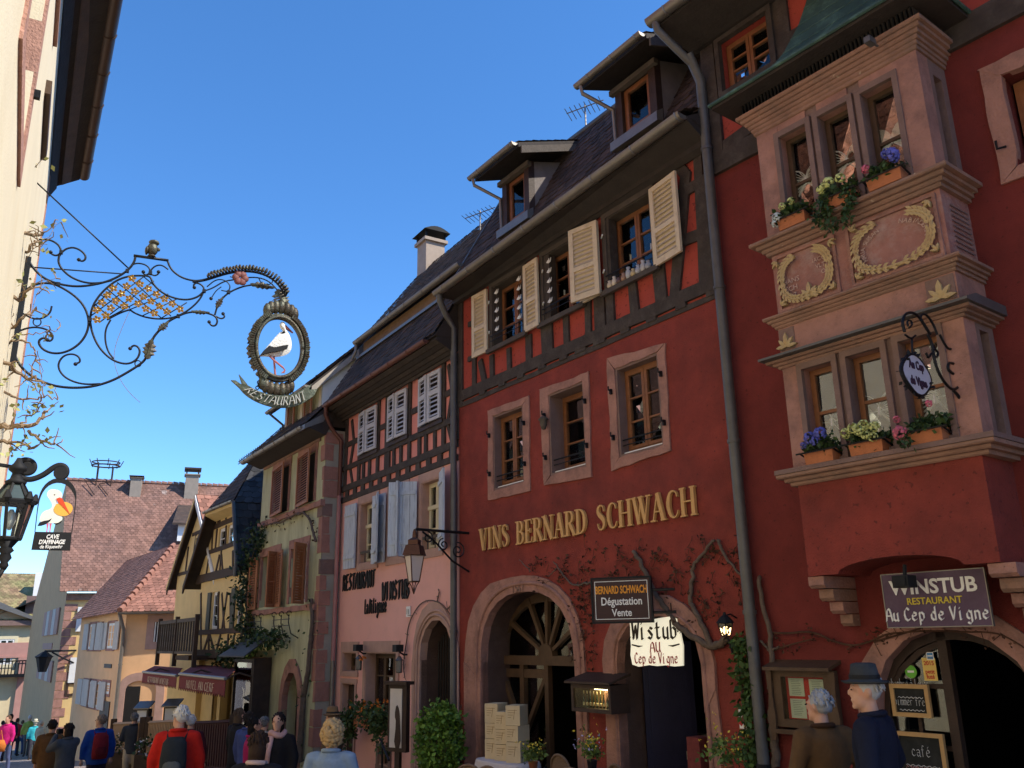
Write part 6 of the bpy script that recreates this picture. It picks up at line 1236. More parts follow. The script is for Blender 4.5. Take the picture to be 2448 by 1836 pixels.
for pts, r in (([(190, 330), (220, 400), (300, 480), (400, 520), (520, 540), (640, 530), (760, 500), (850, 455), (905, 410), (935, 365), (942, 330)], .020), ([(410, 330), (405, 370), (430, 420), (500, 480), (600, 515), (700, 515), (780, 495)], .018), ([(410, 330), (430, 300), (460, 275), (510, 265), (560, 285), (595, 320), (595, 350), (570, 365), (548, 352)], .017), ([(270, 212), (340, 210), (400, 240), (425, 280), (420, 310), (390, 325), (362, 315), (352, 300)], .017),
    ([(1165, 358), (1180, 400), (1210, 440), (1270, 480), (1350, 500), (1420, 495), (1480, 480)], .018), ([(905, 410), (920, 385), (960, 375), (1010, 385), (1040, 410), (1045, 440), (1020, 460), (997, 450), (997, 435)], .014), ([(1170, 420), (1130, 390), (1090, 390), (1055, 415), (1045, 445), (1070, 465), (1100, 455), (1103, 435)], .014),
    ([(625, 770), (640, 680), (690, 600), (750, 540), (820, 490), (900, 465), (970, 462), (1045, 465), (1060, 510), (1090, 550), (1150, 595), (1230, 625), (1310, 632), (1380, 610), (1420, 570)], .018), ([(745, 770), (790, 745), (840, 720), (890, 703), (905, 700), (930, 720), (1000, 750), (1090, 765), (1180, 760), (1250, 740), (1330, 690), (1390, 630), (1420, 570), (1415, 535), (1370, 510), (1345, 525), (1352, 545)], .016),
    ([(1240, 745), (1300, 720), (1380, 712), (1450, 725), (1500, 745), (1515, 780), (1500, 812), (1470, 812), (1455, 785)], .017), ([(1500, 745), (1540, 765), (1566, 750), (1552, 728)], .015), ([(160, 590), (200, 545), (270, 515), (360, 515), (440, 550), (530, 610), (590, 680), (620, 770), (610, 850), (570, 920), (510, 970), (440, 1000), (370, 1005), (310, 985), (275, 950), (268, 915), (300, 893), (330, 910)], .019), ([(130, 850), (180, 830), (240, 820), (310, 830), (360, 860), (370, 900), (345, 922), (325, 908)], .016),
    ([(625, 770), (640, 860), (680, 950), (740, 1020), (810, 1065), (890, 1080), (950, 1050), (975, 1000), (965, 960), (930, 945), (905, 970)], .018), ([(770, 770), (735, 830), (730, 910), (750, 990), (790, 1040)], .015), ([(90, 985), (130, 1080), (200, 1150), (300, 1205), (400, 1235), (520, 1245), (650, 1235), (780, 1195), (880, 1140), (960, 1090), (1010, 1050), (1040, 980), (1060, 900), (1110, 840), (1170, 780), (1240, 745)], .021), ([(525, 1075), (560, 1065), (550, 1025), (500, 1005), (440, 1020), (405, 1070), (410, 1120), (450, 1170), (520, 1205), (600, 1220), (700, 1215)], .016),
    ([(100, 690), (150, 720), (190, 745), (250, 768), (310, 755), (350, 720), (360, 675)], .015), ([(1340, 505), (1420, 495), (1500, 470), (1580, 445), (1680, 430), (1780, 435), (1870, 465), (1940, 520), (1990, 605)], .026), ([(1420, 570), (1480, 550), (1560, 500), (1640, 490), (1720, 475), (1800, 475), (1870, 500), (1930, 560), (1950, 600)], .013), ([(1495, 735), (1510, 680), (1545, 620), (1600, 575), (1680, 540), (1760, 525), (1840, 530), (1900, 550)], .016), ([(1440, 540), (1500, 490), (1560, 490), (1605, 530), (1590, 575), (1540, 565)], .011), ([(1800, 480), (1820, 520), (1870, 530), (1905, 500), (1870, 465)], .010), ([(1470, 620), (1500, 570), (1540, 540)], .009), ([(1600, 470), (1640, 480), (1690, 455)], .009)):
    iron('iron_scroll', pts, r)
iron('top_bar', [(930, 323), (1172, 357)], .026, 0); iron('stay_rod', [(170, 400), (850, 450)], .012, 0); iron('stay_rod', [(180, -255), (890, 408)], .013, 0)
for c, r in (((960, 1075), 22), ((258, 785), 28)): iron('iron_ring', [(c[0] + r * math.cos(a), c[1] + r * math.sin(a)) for a in np.linspace(0, 6.28, 13)], .010, 1)
for x, y in ((548, 352), (352, 300), (997, 437), (1103, 437), (1352, 545), (1455, 785), (1552, 728), (330, 910), (905, 970), (525, 1078), (1468, 622), (1690, 452)): p = S(x, y); MB().ball(p, .020, 8, 6).obj('scroll_end', M_SIRON, IS, smooth=True)
for x, y in ((405, 522), (625, 770), (885, 430), (1420, 570), (1240, 745), (1045, 445), (1590, 578), (425, 300)): p = S(x, y); MB().box(p[0] - .018, p[0] + .018, -.018, .018, p[2] - .018, p[2] + .018).obj('iron_collar', M_SIRON, IS)
m = MB(); m.box(-.02, .05, -.03, .03, SF.at(*A2(60, 1120))[1] - sz0, SF.at(*A2(160, 330))[1] - sz0); m.obj('mounting_bar', M_SIRON, IS)
fl = [(915, 492), (785, 560), (878, 545), (970, 530), (745, 608), (842, 597), (933, 580), (1028, 563), (707, 660), (803, 647), (897, 632), (992, 617), (1085, 600), (671, 710), (767, 697), (862, 682), (957, 667), (1048, 650), (1140, 634), (733, 748), (1011, 702), (1105, 685), (1195, 668), (1069, 733), (1157, 720), (1248, 705), (671, 777)]
fm_ = None
for x, y in fl:
    p = S(x, y, -.03)
    if fm_ is None:
        m = MB()
        for k in range(5):
            a = R(90 + 72 * k); c, s_ = math.cos(a), math.sin(a); pt = [(.012, 0), (.045, .034), (.085, .026), (.098, 0), (.085, -.026), (.045, -.034)]
            v = [(u * c - w * s_, -.01 - .02 * (u > .04), u * s_ + w * c) for u, w in pt]; m.add(v + [(.055 * c, .008, .055 * s_)], [(i, (i + 1) % 6, 6) for i in range(6)])
        m.ball((0, -.02, 0), .022, 8, 5); o = m.obj('gilded_flower', M_GILT, IS); fm_ = o.data
    else: o = bpy.data.objects.new('gilded_flower', fm_); COL.objects.link(o); o.parent = IS
    o.location = p; o.rotation_euler = (0, random.uniform(-.5, .5), 0); o.scale = (.46, .46, .46)
for a, b in (((700, 595), (860, 700)), ((745, 555), (905, 690)), ((815, 510), (1120, 755)), ((890, 468), (1190, 745)), ((1000, 470), (1260, 690)), ((650, 650), (770, 760)), ((630, 745), (1000, 470)), ((690, 790), (1070, 500)), ((745, 760), (1120, 560)), ((900, 700), (1170, 590)), ((985, 745), (1230, 625)), ((1120, 760), (1300, 650)), ((640, 690), (820, 520))): iron('trellis_bar', [a, b], .010, 0)
def acanthus(pts, w, mt, par, y=0., name='iron_leaf', n=5, lift=.02):
    P_ = [Vector(p) for p in resample(pts, n * 2 + 1)]; m = MB(); L_ = len(P_)
    for i in range(L_ - 1):
        t = (P_[min(i + 1, L_ - 1)] - P_[max(0, i - 1)]).normalized(); s_ = Vector((-t.z, 0, t.x)); f = math.sin(math.pi * (i + .7) / L_) * (1 if i % 2 else .62) * w; q = P_[i + 1]; t2 = t; f2 = math.sin(math.pi * min(1, (i + 1.7) / L_)) * (1 if (i + 1) % 2 else .62) * w
        c0, c1 = P_[i] + Vector((0, y - lift, 0)), q + Vector((0, y - lift, 0))
        m.add([c0, c1, q + s_ * f2 + Vector((0, y, 0)), P_[i] + s_ * f + Vector((0, y, 0)), q - s_ * f2 + Vector((0, y, 0)), P_[i] - s_ * f + Vector((0, y, 0))], [(0, 1, 2, 3), (0, 5, 4, 1)])
    m.tube([p + Vector((0, y - lift, 0)) for p in P_], .012, 5); return m.obj(name, mt, par)
for pts, w in (([(1020, 1045), (1040, 980), (1055, 905)], .075), ([(1100, 845), (1140, 815), (1170, 785)], .045), ([(1330, 715), (1400, 718), (1455, 725)], .03), ([(1740, 525), (1820, 530), (1910, 550)], .05), ([(1505, 690), (1525, 650), (1550, 615)], .04), ([(1935, 560), (1950, 620), (1990, 690)], .11)): acanthus([S(*p) for p in pts], w, M_BRONZE, IS)
arc = [Vector(p) for p in smooth([S(*p) for p in ((1455, 485), (1500, 468), (1580, 443), (1680, 428), (1780, 433), (1870, 463), (1940, 518), (1985, 600))], 2)]; arc = [Vector(p) for p in resample(arc, 29)]
for k in range(7):
    m = MB()
    for j in range(4):
        p, q = arc[k * 4 + j], arc[k * 4 + j + 1]; t = (q - p).normalized(); s_ = Vector((-t.z, 0, t.x)); s_ = s_ if s_.z > 0 or s_.x > 0 else -s_; h = .045 + .008 * (j in (1, 2))
        m.tube([p + t * .012 + Vector((0, -.06, 0)), p + t * .012 + s_ * h + Vector((0, -.04, 0)), p + t * .012 + s_ * h + Vector((0, .03, 0)), p + t * .012 + Vector((0, .04, 0))], .013, 6)
    m.obj('fluted_lobe', M_BRONZE, IS, smooth=True)
# carved head on the bar, blossom
p = S(1055, 330); m = MB(); m.ball((p[0], 0, p[2] + .085), (.058, .058, .075), 10, 8); m.ball((p[0] + .01, 0, p[2] + .165), (.056, .06, .03), 10, 6); m.ball((p[0] + .06, -.02, p[2] + .085), (.018, .02, .022), 6, 5); m.ball((p[0] - .055, 0, p[2] + .06), (.02, .05, .05), 6, 5); m.lathe([(.045, 0), (.03, .02)], (p[0], 0, p[2] + .0), 8); m.obj('finial_head', M_BRONZE, IS, smooth=True)
p = S(1668, 485, -.03); m = MB()
for k in range(6): a = R(60 * k); m.ball((p[0] + .05 * math.cos(a), p[1], p[2] + .05 * math.sin(a)), (.045, .02, .045), 7, 5)
m.obj('iron_rose', mat('dull_red_rose', (.20, .07, .06), .6, .2, 10, .1), IS, smooth=True)
# stork medallion
c = S(1940, 965); rx = abs(S(2090, 965)[0] - c[0]); rz = abs(S(1940, 1168)[2] - c[2])
MED = thing('stork_medallion', 'oval carved medallion frame with a white stork hanging from the iron bracket', 'sign', SF, c[0], 0, c[2] + sz0)
el2 = lambda k, n=48: [(rx * k * math.cos(2 * math.pi * i / n), (rz + (k - 1) * rx) * math.sin(2 * math.pi * i / n)) for i in range(n)]
MB().ring(el2(1.24), el2(1.02), -.035, .035).obj('oval_frame', M_BRONZE, MED); MB().tube([(x, -.04, z) for x, z in el2(1.06) + el2(1.06)[:1]], .022, 7).obj('oval_bead', M_BRONZE, MED, smooth=True)
for k in range(16):
    a0 = 2 * math.pi * (k + .08) / 16 + math.pi / 2; a1 = 2 * math.pi * (k + .92) / 16 + math.pi / 2
    if k in (0, 15, 7, 8): continue
    m = MB(); pts = [(rx * 1.22 * math.cos(a), (rz + .22 * rx) * math.sin(a)) for a in np.linspace(a0, a1, 6)] + [(rx * (1.40 + .05 * math.sin((i + 1) * 9)) * math.cos(a), (rz + .40 * rx) * math.sin(a)) for i, a in enumerate(np.linspace(a1, a0, 6))]; m.prism(pts, -.05, .05)
    for a in np.linspace(a0, a1, 6): m.tube([(rx * 1.18 * math.cos(a), -.06, (rz + .18 * rx) * math.sin(a)), (rx * 1.38 * math.cos(a), -.055, (rz + .38 * rx) * math.sin(a))], .012, 5)
    m.obj('frame_lobe', M_BRONZE, MED)
for sg, nm in ((1, 'top_acanthus'), (-1, 'bottom_acanthus')):
    m = MB(); zb = sg * (rz + .2 * rx)
    for k in range(7): a = R(90 - 66 + 22 * k); m.ball((.17 * math.cos(a), 0, zb + sg * (.10 * math.sin(a))), (.05, .055, .085), 7, 6)
    m.obj(nm, M_BRONZE, MED, smooth=True)
cp = lambda x, y: (S(x, y)[0] - c[0], S(x, y)[2] - c[2])
body = [(1798, 1028), (1830, 990), (1870, 950), (1910, 915), (1960, 905), (1990, 905), (1995, 880), (1975, 850), (1950, 825), (1945, 800), (1955, 785), (1972, 783), (1985, 800), (1982, 825), (1990, 845), (2015, 880), (2030, 920), (2030, 965), (2015, 1000), (1980, 1020), (1930, 1030), (1880, 1030), (1840, 1025)]
bp = [cp(*q) for q in smooth(body, 1, True)]; bc = cp(1960, 965)
m = MB(); n = len(bp); rows = [(1.0, .0), (.9, .035), (.7, .055), (.35, .068)]
ctr = lambda q: (bc[0] + (q[0] - bc[0]) * .0, bc[1])
for sgn in (-1, 1):
    v = [];
    for k_, d_ in rows:
        for x, z in bp:
            tz = cp(1968, 830) if z > cp(0, 895)[1] else bc; v.append((tz[0] + (x - tz[0]) * k_, sgn * d_ * (1 if z < cp(0, 895)[1] else .5), tz[1] + (z - tz[1]) * k_))
    f = [(i + r_ * n, (i + 1) % n + r_ * n, (i + 1) % n + (r_ + 1) * n, i + (r_ + 1) * n) for r_ in range(3) for i in range(n)] + [tuple(range(3 * n, 4 * n))]; m.add(v, f)
st = m.obj('stork', M_STORK, MED, smooth=True)
wing = [cp(*q) for q in ((1798, 1030), (1825, 995), (1860, 965), (1900, 975), (1960, 962), (1995, 958), (1985, 985), (1930, 1000), (1870, 1010), (1830, 1020))]; MB().prism(wing, -.082, -.05).obj('black_wing', M_BLACK, st)
MB().prism([cp(1985, 808), cp(2038, 862), cp(1980, 826)], -.02, .02).obj('beak', mat('brown_red_beak', (.22, .06, .04), .5, .1, 8, 0), st)
m = MB(); LG = mat('pink_stork_leg', (.45, .16, .15), .5, .1, 8, 0); m.tube([(cp(1905, 1025)[0], 0, cp(1905, 1025)[1]), (cp(1910, 1090)[0], 0, cp(1910, 1090)[1]), (cp(1916, 1165)[0], 0, cp(1916, 1165)[1])], .012, 6); m.tube([(cp(1870, 1025)[0], -.03, cp(1870, 1025)[1]), (cp(1900, 1055)[0], -.03, cp(1900, 1055)[1]), (cp(1965, 1108)[0], -.03, cp(1965, 1108)[1])], .012, 6)
for q in ((1975, 1120), (1970, 1140), (1955, 1140)): m.tube([(cp(1965, 1108)[0], -.03, cp(1965, 1108)[1]), (cp(1978, 1125)[0], -.03, cp(1978, 1125)[1]), (cp(*q)[0], -.03, cp(*q)[1] - .01)], .008, 5)
m.obj('leg', LG, st)
# banner with chains
bq = S(1930, 1340); BAN = thing('restaurant_banner', 'curved grey-green scroll board lettered restaurant hanging on chains under the stork medallion', 'sign', SF, bq[0], 0, bq[2] + sz0)
bb = lambda x, y: (S(x, y)[0] - bq[0], S(x, y)[2] - bq[2])
lo = smooth([bb(*q) for q in ((1640, 1215), (1720, 1310), (1850, 1370), (1960, 1387), (2080, 1370), (2175, 1305))], 2); hi = smooth([bb(*q) for q in ((1712, 1225), (1790, 1270), (1880, 1296), (1960, 1302), (2050, 1290), (2135, 1238))], 2)
n = 25; lo = resample(lo, n); hi = resample(hi, n); M_BAN = mat('verdigris_banner', (.09, .105, .075), .6, .35, 12, .25, 40, metal=.3, col2=(.24, .25, .19), sc2=8, amt=.35)
m = MB(); v = []
for (a, b), (e, f) in zip(lo, hi): v += [(a, -.015, b), (e, -.03, f), (e, .02, f), (a, .015, b)]
m.add(v, [(4 * i + k, 4 * i + (k + 1) % 4, 4 * i + 4 + (k + 1) % 4, 4 * i + 4 + k) for i in range(n - 1) for k in range(4)] + [(0, 1, 2, 3), (4 * n - 1, 4 * n - 2, 4 * n - 3, 4 * n - 4)]); bo = m.obj('banner_board', M_BAN, BAN)
for pl in ([(1650, 1225), (1610, 1188), (1640, 1190), (1690, 1225), (1665, 1148), (1720, 1215), (1740, 1260), (1700, 1270)], [(2110, 1250), (2170, 1215), (2150, 1255), (2210, 1250), (2190, 1290), (2160, 1320), (2100, 1330)]): MB().prism([bb(*q) for q in pl], .005, .035).obj('banner_tail', M_BAN, BAN)
def on_banner(u, y, z):
    t = min(1, max(0, .10 + .82 * u)); i = t * (n - 1); k = min(n - 2, int(i)); f = i - k; L0 = [lo[k][j] + (lo[k + 1][j] - lo[k][j]) * f for j in (0, 1)]; H0_ = [hi[k][j] + (hi[k + 1][j] - hi[k][j]) * f for j in (0, 1)]; w = .14 + .72 * z
    return (L0[0] + (H0_[0] - L0[0]) * w, y, L0[1] + (H0_[1] - L0[1]) * w)
wd = 10 * 4.7; pen_text('RESTAURANT', 6, mat('pale_grey_letter', (.42, .42, .38), .6, .1, 8, 0), BAN, (.30, .16), -.05, -.02, x0=0, place=lambda u, y, z: on_banner(u / wd, y, z / 6.))
for (a, b), (e, f) in (((1815, 1158), (1788, 1252)), ((2012, 1188), (2032, 1287))):
    p, q = Vector((*bb(a, b), 0)), Vector((*bb(e, f), 0)); p = Vector((p.x, 0, p.y)); q = Vector((q.x, 0, q.y)); N = 5;
    for k in range(N):
        cc = p.lerp(q, (k + .5) / N); d = (q - p).normalized(); s_ = Vector((0, 1, 0)) if k % 2 else d.cross(Vector((0, 1, 0))).normalized(); L_2 = (q - p).length / N * .62
        MB().tube([cc + d * L_2 * math.cos(w) + s_ * .018 * math.sin(w) for w in np.linspace(0, 2 * math.pi, 11)], .006, 5).obj('chain_link', M_SIRON, BAN)
# ---- street lantern on the left wall
LX = 6.9; LTF = Frame(LW.w(LX, 0, 0), LW.ang - math.pi / 2); lc = LTF.at(*D4(150, 700)); lx, lz = lc[0], LTF.at(*D4(150, 1040))[1]
LAN = thing('street_lantern', 'black six-sided street lantern with a clear bulb at the left edge', 'lantern', LTF, lx, 0, lz)
hgt = LTF.at(*D4(150, 560))[1] - lz; r0, r1 = .078, .128
hexp = lambda r, z, n=6, ph=.25: [(r * math.cos(2 * math.pi * i / n + ph), r * math.sin(2 * math.pi * i / n + ph), z) for i in range(n)]
A_, B_ = hexp(r0, 0), hexp(r1, hgt); C_ = hexp(.05, hgt + .13)
m = MB()
for i in range(6):
    j = (i + 1) % 6; m.tube([A_[i], B_[i]], .012, 5); m.tube([A_[i], A_[j]], .013, 5); m.tube([B_[i], B_[j]], .018, 5); m.tube([B_[i], C_[i]], .012, 5); e = Vector(B_[i]); m.tube([e, e * 1.06 + Vector((0, 0, .02 * hgt)), Vector((e.x * 1.10, e.y * 1.10, e.z + .07))], [.022, .03, .008], 6)
m.obj('lantern_frame', M_BLACK, LAN)
for i in range(6):
    j = (i + 1) % 6; MB().add([A_[i], A_[j], B_[j], B_[i]], [(0, 1, 2, 3)]).obj('pane', M_GLASS, LAN); MB().add([B_[i], B_[j], C_[j], C_[i]], [(0, 1, 2, 3)]).obj('roof_pane', mat('dark_green_glass', (.05, .07, .06), .15, .1, 5, 0, spec=.6), LAN)
MB().lathe([(.06, 0), (.07, .02), (.04, .04), (.03, .08), (.055, .10), (.06, .12), (.03, .15), (.012, .19)], (0, 0, hgt + .125), 12).obj('lantern_crown', M_BLACK, LAN, smooth=True)
MB().lathe([(.010, .03), (.02, .05), (.035, .09), (.032, .13), (.012, .17)], (0, 0, .03), 12).obj('bulb', mat('unlit_bulb_glass', (.55, .52, .46), .1, .05, 3, 0, spec=.8), LAN, smooth=True)
m = MB(); m.lathe([(.07, 0), (.035, -.05), (.05, -.07), (.03, -.09), (.042, -.12), (.022, -.15), (.03, -.17), (.016, -.2)], (0, 0, -.01), 10); m.tube([(0, 0, -.2), (-.02, 0, -.25), (-.10, 0, -.29), (-lx, 0, -.28)], .017, 7); m.obj('lantern_bracket', M_BLACK, LAN, smooth=True)
# ---- cheese cellar sign
CX_ = 8.3; CF = Frame(LW.w(CX_, 0, 0), LW.ang - math.pi / 2); D = lambda x, y: CF.at(*D4(x, y))
co = D(680, 950); CH = thing('cheese_cellar_sign', 'arched black hanging sign with a white stork carrying a yellow cheese', 'sign', CF, co[0], 0, co[1])
d2 = lambda x, y: (D(x, y)[0] - co[0], D(x, y)[1] - co[1]); MB().prism([d2(*q) for q in ((458, 948), (948, 958), (926, 1198), (413, 1186))], -.012, .012).obj('name_board', M_BLACK, CH)
ou = smooth([d2(*q) for q in ((455, 950), (495, 600), (520, 440), (590, 320), (690, 250), (800, 232), (910, 270), (985, 350), (1015, 450), (1000, 620), (955, 955))], 1); inn = smooth([d2(*q) for q in ((468, 950), (508, 600), (540, 470), (610, 360), (700, 305), (790, 295), (880, 325), (950, 395), (1000, 500), (985, 640), (942, 955))], 1)
m = MB(); m.band(resample(ou, 30), resample(inn, 30), -.01, .01); m.obj('arch_frame', M_BLACK, CH)
fill = lambda pts, y0, y1, mt, nm, it=1: MB().prism([d2(*q) for q in smooth(pts, it, True)], y0, y1).obj(nm, mt, CH)
M_ENW = mat('enamel_white', (.80, .77, .66), .4, .04, 5, 0)
fill([(620, 445), (640, 400), (680, 385), (740, 388), (800, 410), (825, 460), (820, 500), (770, 505), (745, 535), (760, 570), (720, 600), (715, 650), (740, 700), (800, 740), (830, 760), (815, 810), (760, 835), (690, 835), (600, 835), (540, 820), (520, 790), (540, 720), (590, 670), (660, 650), (690, 620), (690, 580), (650, 510), (625, 480)], -.008, .008, M_ENW, 'stork_figure')
fill([(705, 660), (730, 590), (800, 555), (880, 555), (950, 590), (965, 650), (930, 710), (860, 745), (780, 735), (725, 700)], -.011, .011, mat('cheese_yellow', (.80, .42, .07), .5, .05, 5, 0), 'cheese_disc')
fill([(745, 510), (790, 495), (825, 510), (860, 590), (925, 720), (830, 620), (760, 555)], -.014, .014, mat('beak_red', (.65, .07, .02), .5, .05, 5, 0), 'stork_beak', 0)
fill([(495, 870), (520, 825), (580, 805), (640, 795), (685, 770), (660, 810), (600, 850), (545, 868)], -.013, .012, M_BLACK, 'stork_tail', 0); fill([(710, 840), (770, 830), (820, 795), (800, 830), (750, 855)], -.012, .012, M_BLACK, 'stork_tail', 0)
for x in (625, 665): fill([(x - 12, 838), (x + 20, 840), (x + 8, 895), (x, 952), (x - 14, 952), (x - 8, 895)], -.009, .009, mat('leg_pink', (.62, .14, .2), .5, .05, 5, 0), 'stork_leg', 0)
MB().prism([d2(712, 455), d2(732, 452), d2(728, 464), d2(715, 464)], -.011, .0).obj('stork_eye', M_BLACK, CH)
for body, x, y, s_, of, sp in (('CAVE', 690, 1040, 58, .0028, 1.0), ("D'AFFINAGE", 680, 1110, 58, .0028, .92), ('de Riquewihr', 670, 1168, 50, .0012, .95)):
    p = d2(x, y); k = abs(d2(0, 0)[1] - d2(0, 100)[1]) / 100; flat_text(body, s_ * k * 1.32, M_WHITEP, CH, 'lettering', .003, shear=.15, off=of * .5, spacing=sp, place=lambda u, y_, w, p=p: Vector((u * (.78 if True else 1) + p[0], y_ - .016, w + p[1] + u * .03)))
q0 = [d2(*q) for q in smooth([(395, 90), (420, 60), (380, 45), (310, 60), (265, 100), (290, 150), (360, 180), (430, 150), (460, 90), (430, 20), (340, -10), (250, 20), (205, 100), (240, 210), (360, 262), (480, 240), (600, 180), (700, 100), (790, 60), (870, 90), (885, 170), (840, 230), (770, 220), (740, 160), (790, 110), (850, 140)], 2)]
MB().tube([(x, 0, z) for x, z in q0], .020, 6, flat=(1.2, .6)).obj('bracket_scroll', M_BLACK, CH, smooth=True); MB().lathe([(.05, -.012), (.05, .012)], (d2(355, 110)[0], 0, d2(355, 110)[1]), 14, 'y').obj('scroll_disc', M_BLACK, CH); MB().lathe([(.055, -.012), (.055, .012)], (d2(800, 170)[0], 0, d2(800, 170)[1]), 14, 'y').obj('scroll_disc', M_BLACK, CH)
p = d2(205, 95); MB().tube([(p[0], 0, p[1]), (-co[0], 0, p[1] + .02)], .016, 6).obj('bracket_arm', M_BLACK, CH)
# ---- bare wisteria on the cream wall
WX = 8.6; WF = Frame(LW.w(WX, 0, 0), LW.ang - math.pi / 2); A6v = view(0, 380, 160, 369)
WI = thing('wisteria', 'old bare wisteria with gnarled twigs and first leaf shoots on the cream wall', 'vine', WF, 0, 0, -.7)
M_WIS = mat('wisteria_bark', (.26, .18, .11), .95, .3, 10, .7, 50)
def wq(x, y, d): a, b = WF.at(*A6v(x, y)); return (a, d, b + .7)
m = MB(); rn = random.Random(5); tips = []
for pts, r in (([(-120, 1600), (-60, 1300), (-30, 1000), (-60, 700), (-20, 420)], .05), ([(0, 350), (60, 345), (150, 240), (165, 90)], .018), ([(-20, 390), (70, 410), (150, 440), (190, 400), (240, 350)], .024), ([(0, 450), (100, 500), (200, 480), (245, 455)], .026), ([(-30, 810), (40, 850), (110, 860), (160, 820), (220, 795)], .024), ([(0, 1010), (60, 1010), (160, 1020), (200, 1075), (185, 1130), (150, 1200)], .012), ([(-20, 1170), (60, 1230), (120, 1250), (200, 1280), (240, 1300)], .022), ([(-10, 1190), (90, 1250), (160, 1240), (260, 1260), (330, 1250)], .014), ([(-20, 1530), (80, 1520), (160, 1540), (220, 1500), (245, 1445)], .028), ([(0, 1590), (100, 1600), (160, 1640)], .018), ([(160, 1540), (240, 1600), (320, 1600)], .016), ([(100, 1490), (150, 1420), (205, 1385)], .009), ([(0, 700), (30, 750), (5, 800)], .012), ([(30, 920), (120, 900), (220, 905), (330, 855)], .009), ([(-20, 880), (60, 960), (120, 930), (200, 870)], .02), ([(170, 830), (230, 600), (330, 620)], .004), ([(140, 560), (260, 480), (320, 380)], .004), ([(200, 1080), (240, 1180), (225, 1300), (245, 1440)], .004)):
    d = rn.uniform(-.5, .5); P_ = [Vector(wq(x, y, d + rn.uniform(-.15, .15))) for x, y in pts]; P_ = [Vector(p) for p in smooth(P_, 2)]; P_ = [p + Vector((rn.gauss(0, .01), rn.gauss(0, .02), rn.gauss(0, .01))) for p in P_]; m.tube(P_, [r * (1 - .75 * i / len(P_)) for i in range(len(P_))], 6)
    for _ in range(int(4 + 140 * r)):
        p = rn.choice(P_[len(P_) // 4:]); q = p; dr = Vector((rn.gauss(.3, .6), rn.gauss(0, .6), rn.gauss(.25, .6))).normalized(); tw = [p]
        for s_ in range(4): dr = (dr + Vector((rn.gauss(0, .35), rn.gauss(0, .35), rn.gauss(0, .35)))).normalized(); q = q + dr * rn.uniform(.02, .055); tw.append(q)
        m.tube(tw, [.008, .003], 4); tips.append(tw[-1])
m.obj('branches', M_WIS, WI)
m = MB(); leaves(m, [t for t in tips if rn.random() < .35], 170, .055, .03, -.2); o = m.obj('shoots', mat('fresh_shoot_leaf', (.30, .30, .10), .6, .25, 8, 0, isl=.4), WI); o['kind'] = 'stuff'
iron('tendril', [(905, 700), (860, 800), (800, 950), (790, 1060), (830, 1180), (900, 1280), (975, 1345)], .004, 2, M_WIS)

# ---- unseen neighbours added behind the cream house to bounce sunlight onto the far fronts
for k, (a, b, lab, mt, zt) in enumerate(((15.2, 27.0, 'unseen pale yellow house added to bounce light, standing back behind the cream house on the left', mat('pale_yellow_render', (.74, .62, .38), .9, .08, 1.5, .1), 7.2), (27.4, 41.0, 'unseen white rendered house added to bounce light, beyond the pale yellow one on the left', mat('off_white_render', (.74, .70, .60), .9, .08, 1.5, .1), 6.8))):
    NB = thing('bounce_neighbour', lab, 'house', LW, a, 2.1, 0); w_ = b - a
    hs_ = [(x, x + 1.1, z0, z0 + 1.5) for x in np.arange(1.2, w_ - 1.4, 2.9) for z0 in (-.2 - .9 * k, 2.7 - .5 * k, 5.0 - .5 * k)]
    wall([(0, -5), (w_, -5), (w_, zt), (0, zt)], [{'p': rect(*h), 'd': .2} for h in hs_]).obj('wall', mt, NB); body_box(NB, 0, w_, 8, -4, zt - .1, M_DARK)
    for h in hs_:
        window(NB, *h, .12, M_WHITEP, 2, 3); MB().ring(rect(h[0] - .12, h[1] + .12, h[2] - .12, h[3] + .12), rect(*h), -.03, .05).obj('window_surround', M_PINKST, NB)
    MB().prismx([(-.5, zt), (4, zt + 4.6), (8.5, zt)], -.2, w_ + .2).obj('roof', M_TILEF, NB); MB().box(-.1, w_ + .1, -.35, .0, zt - .15, zt - .01).obj('eaves_soffit', M_FASC, NB)
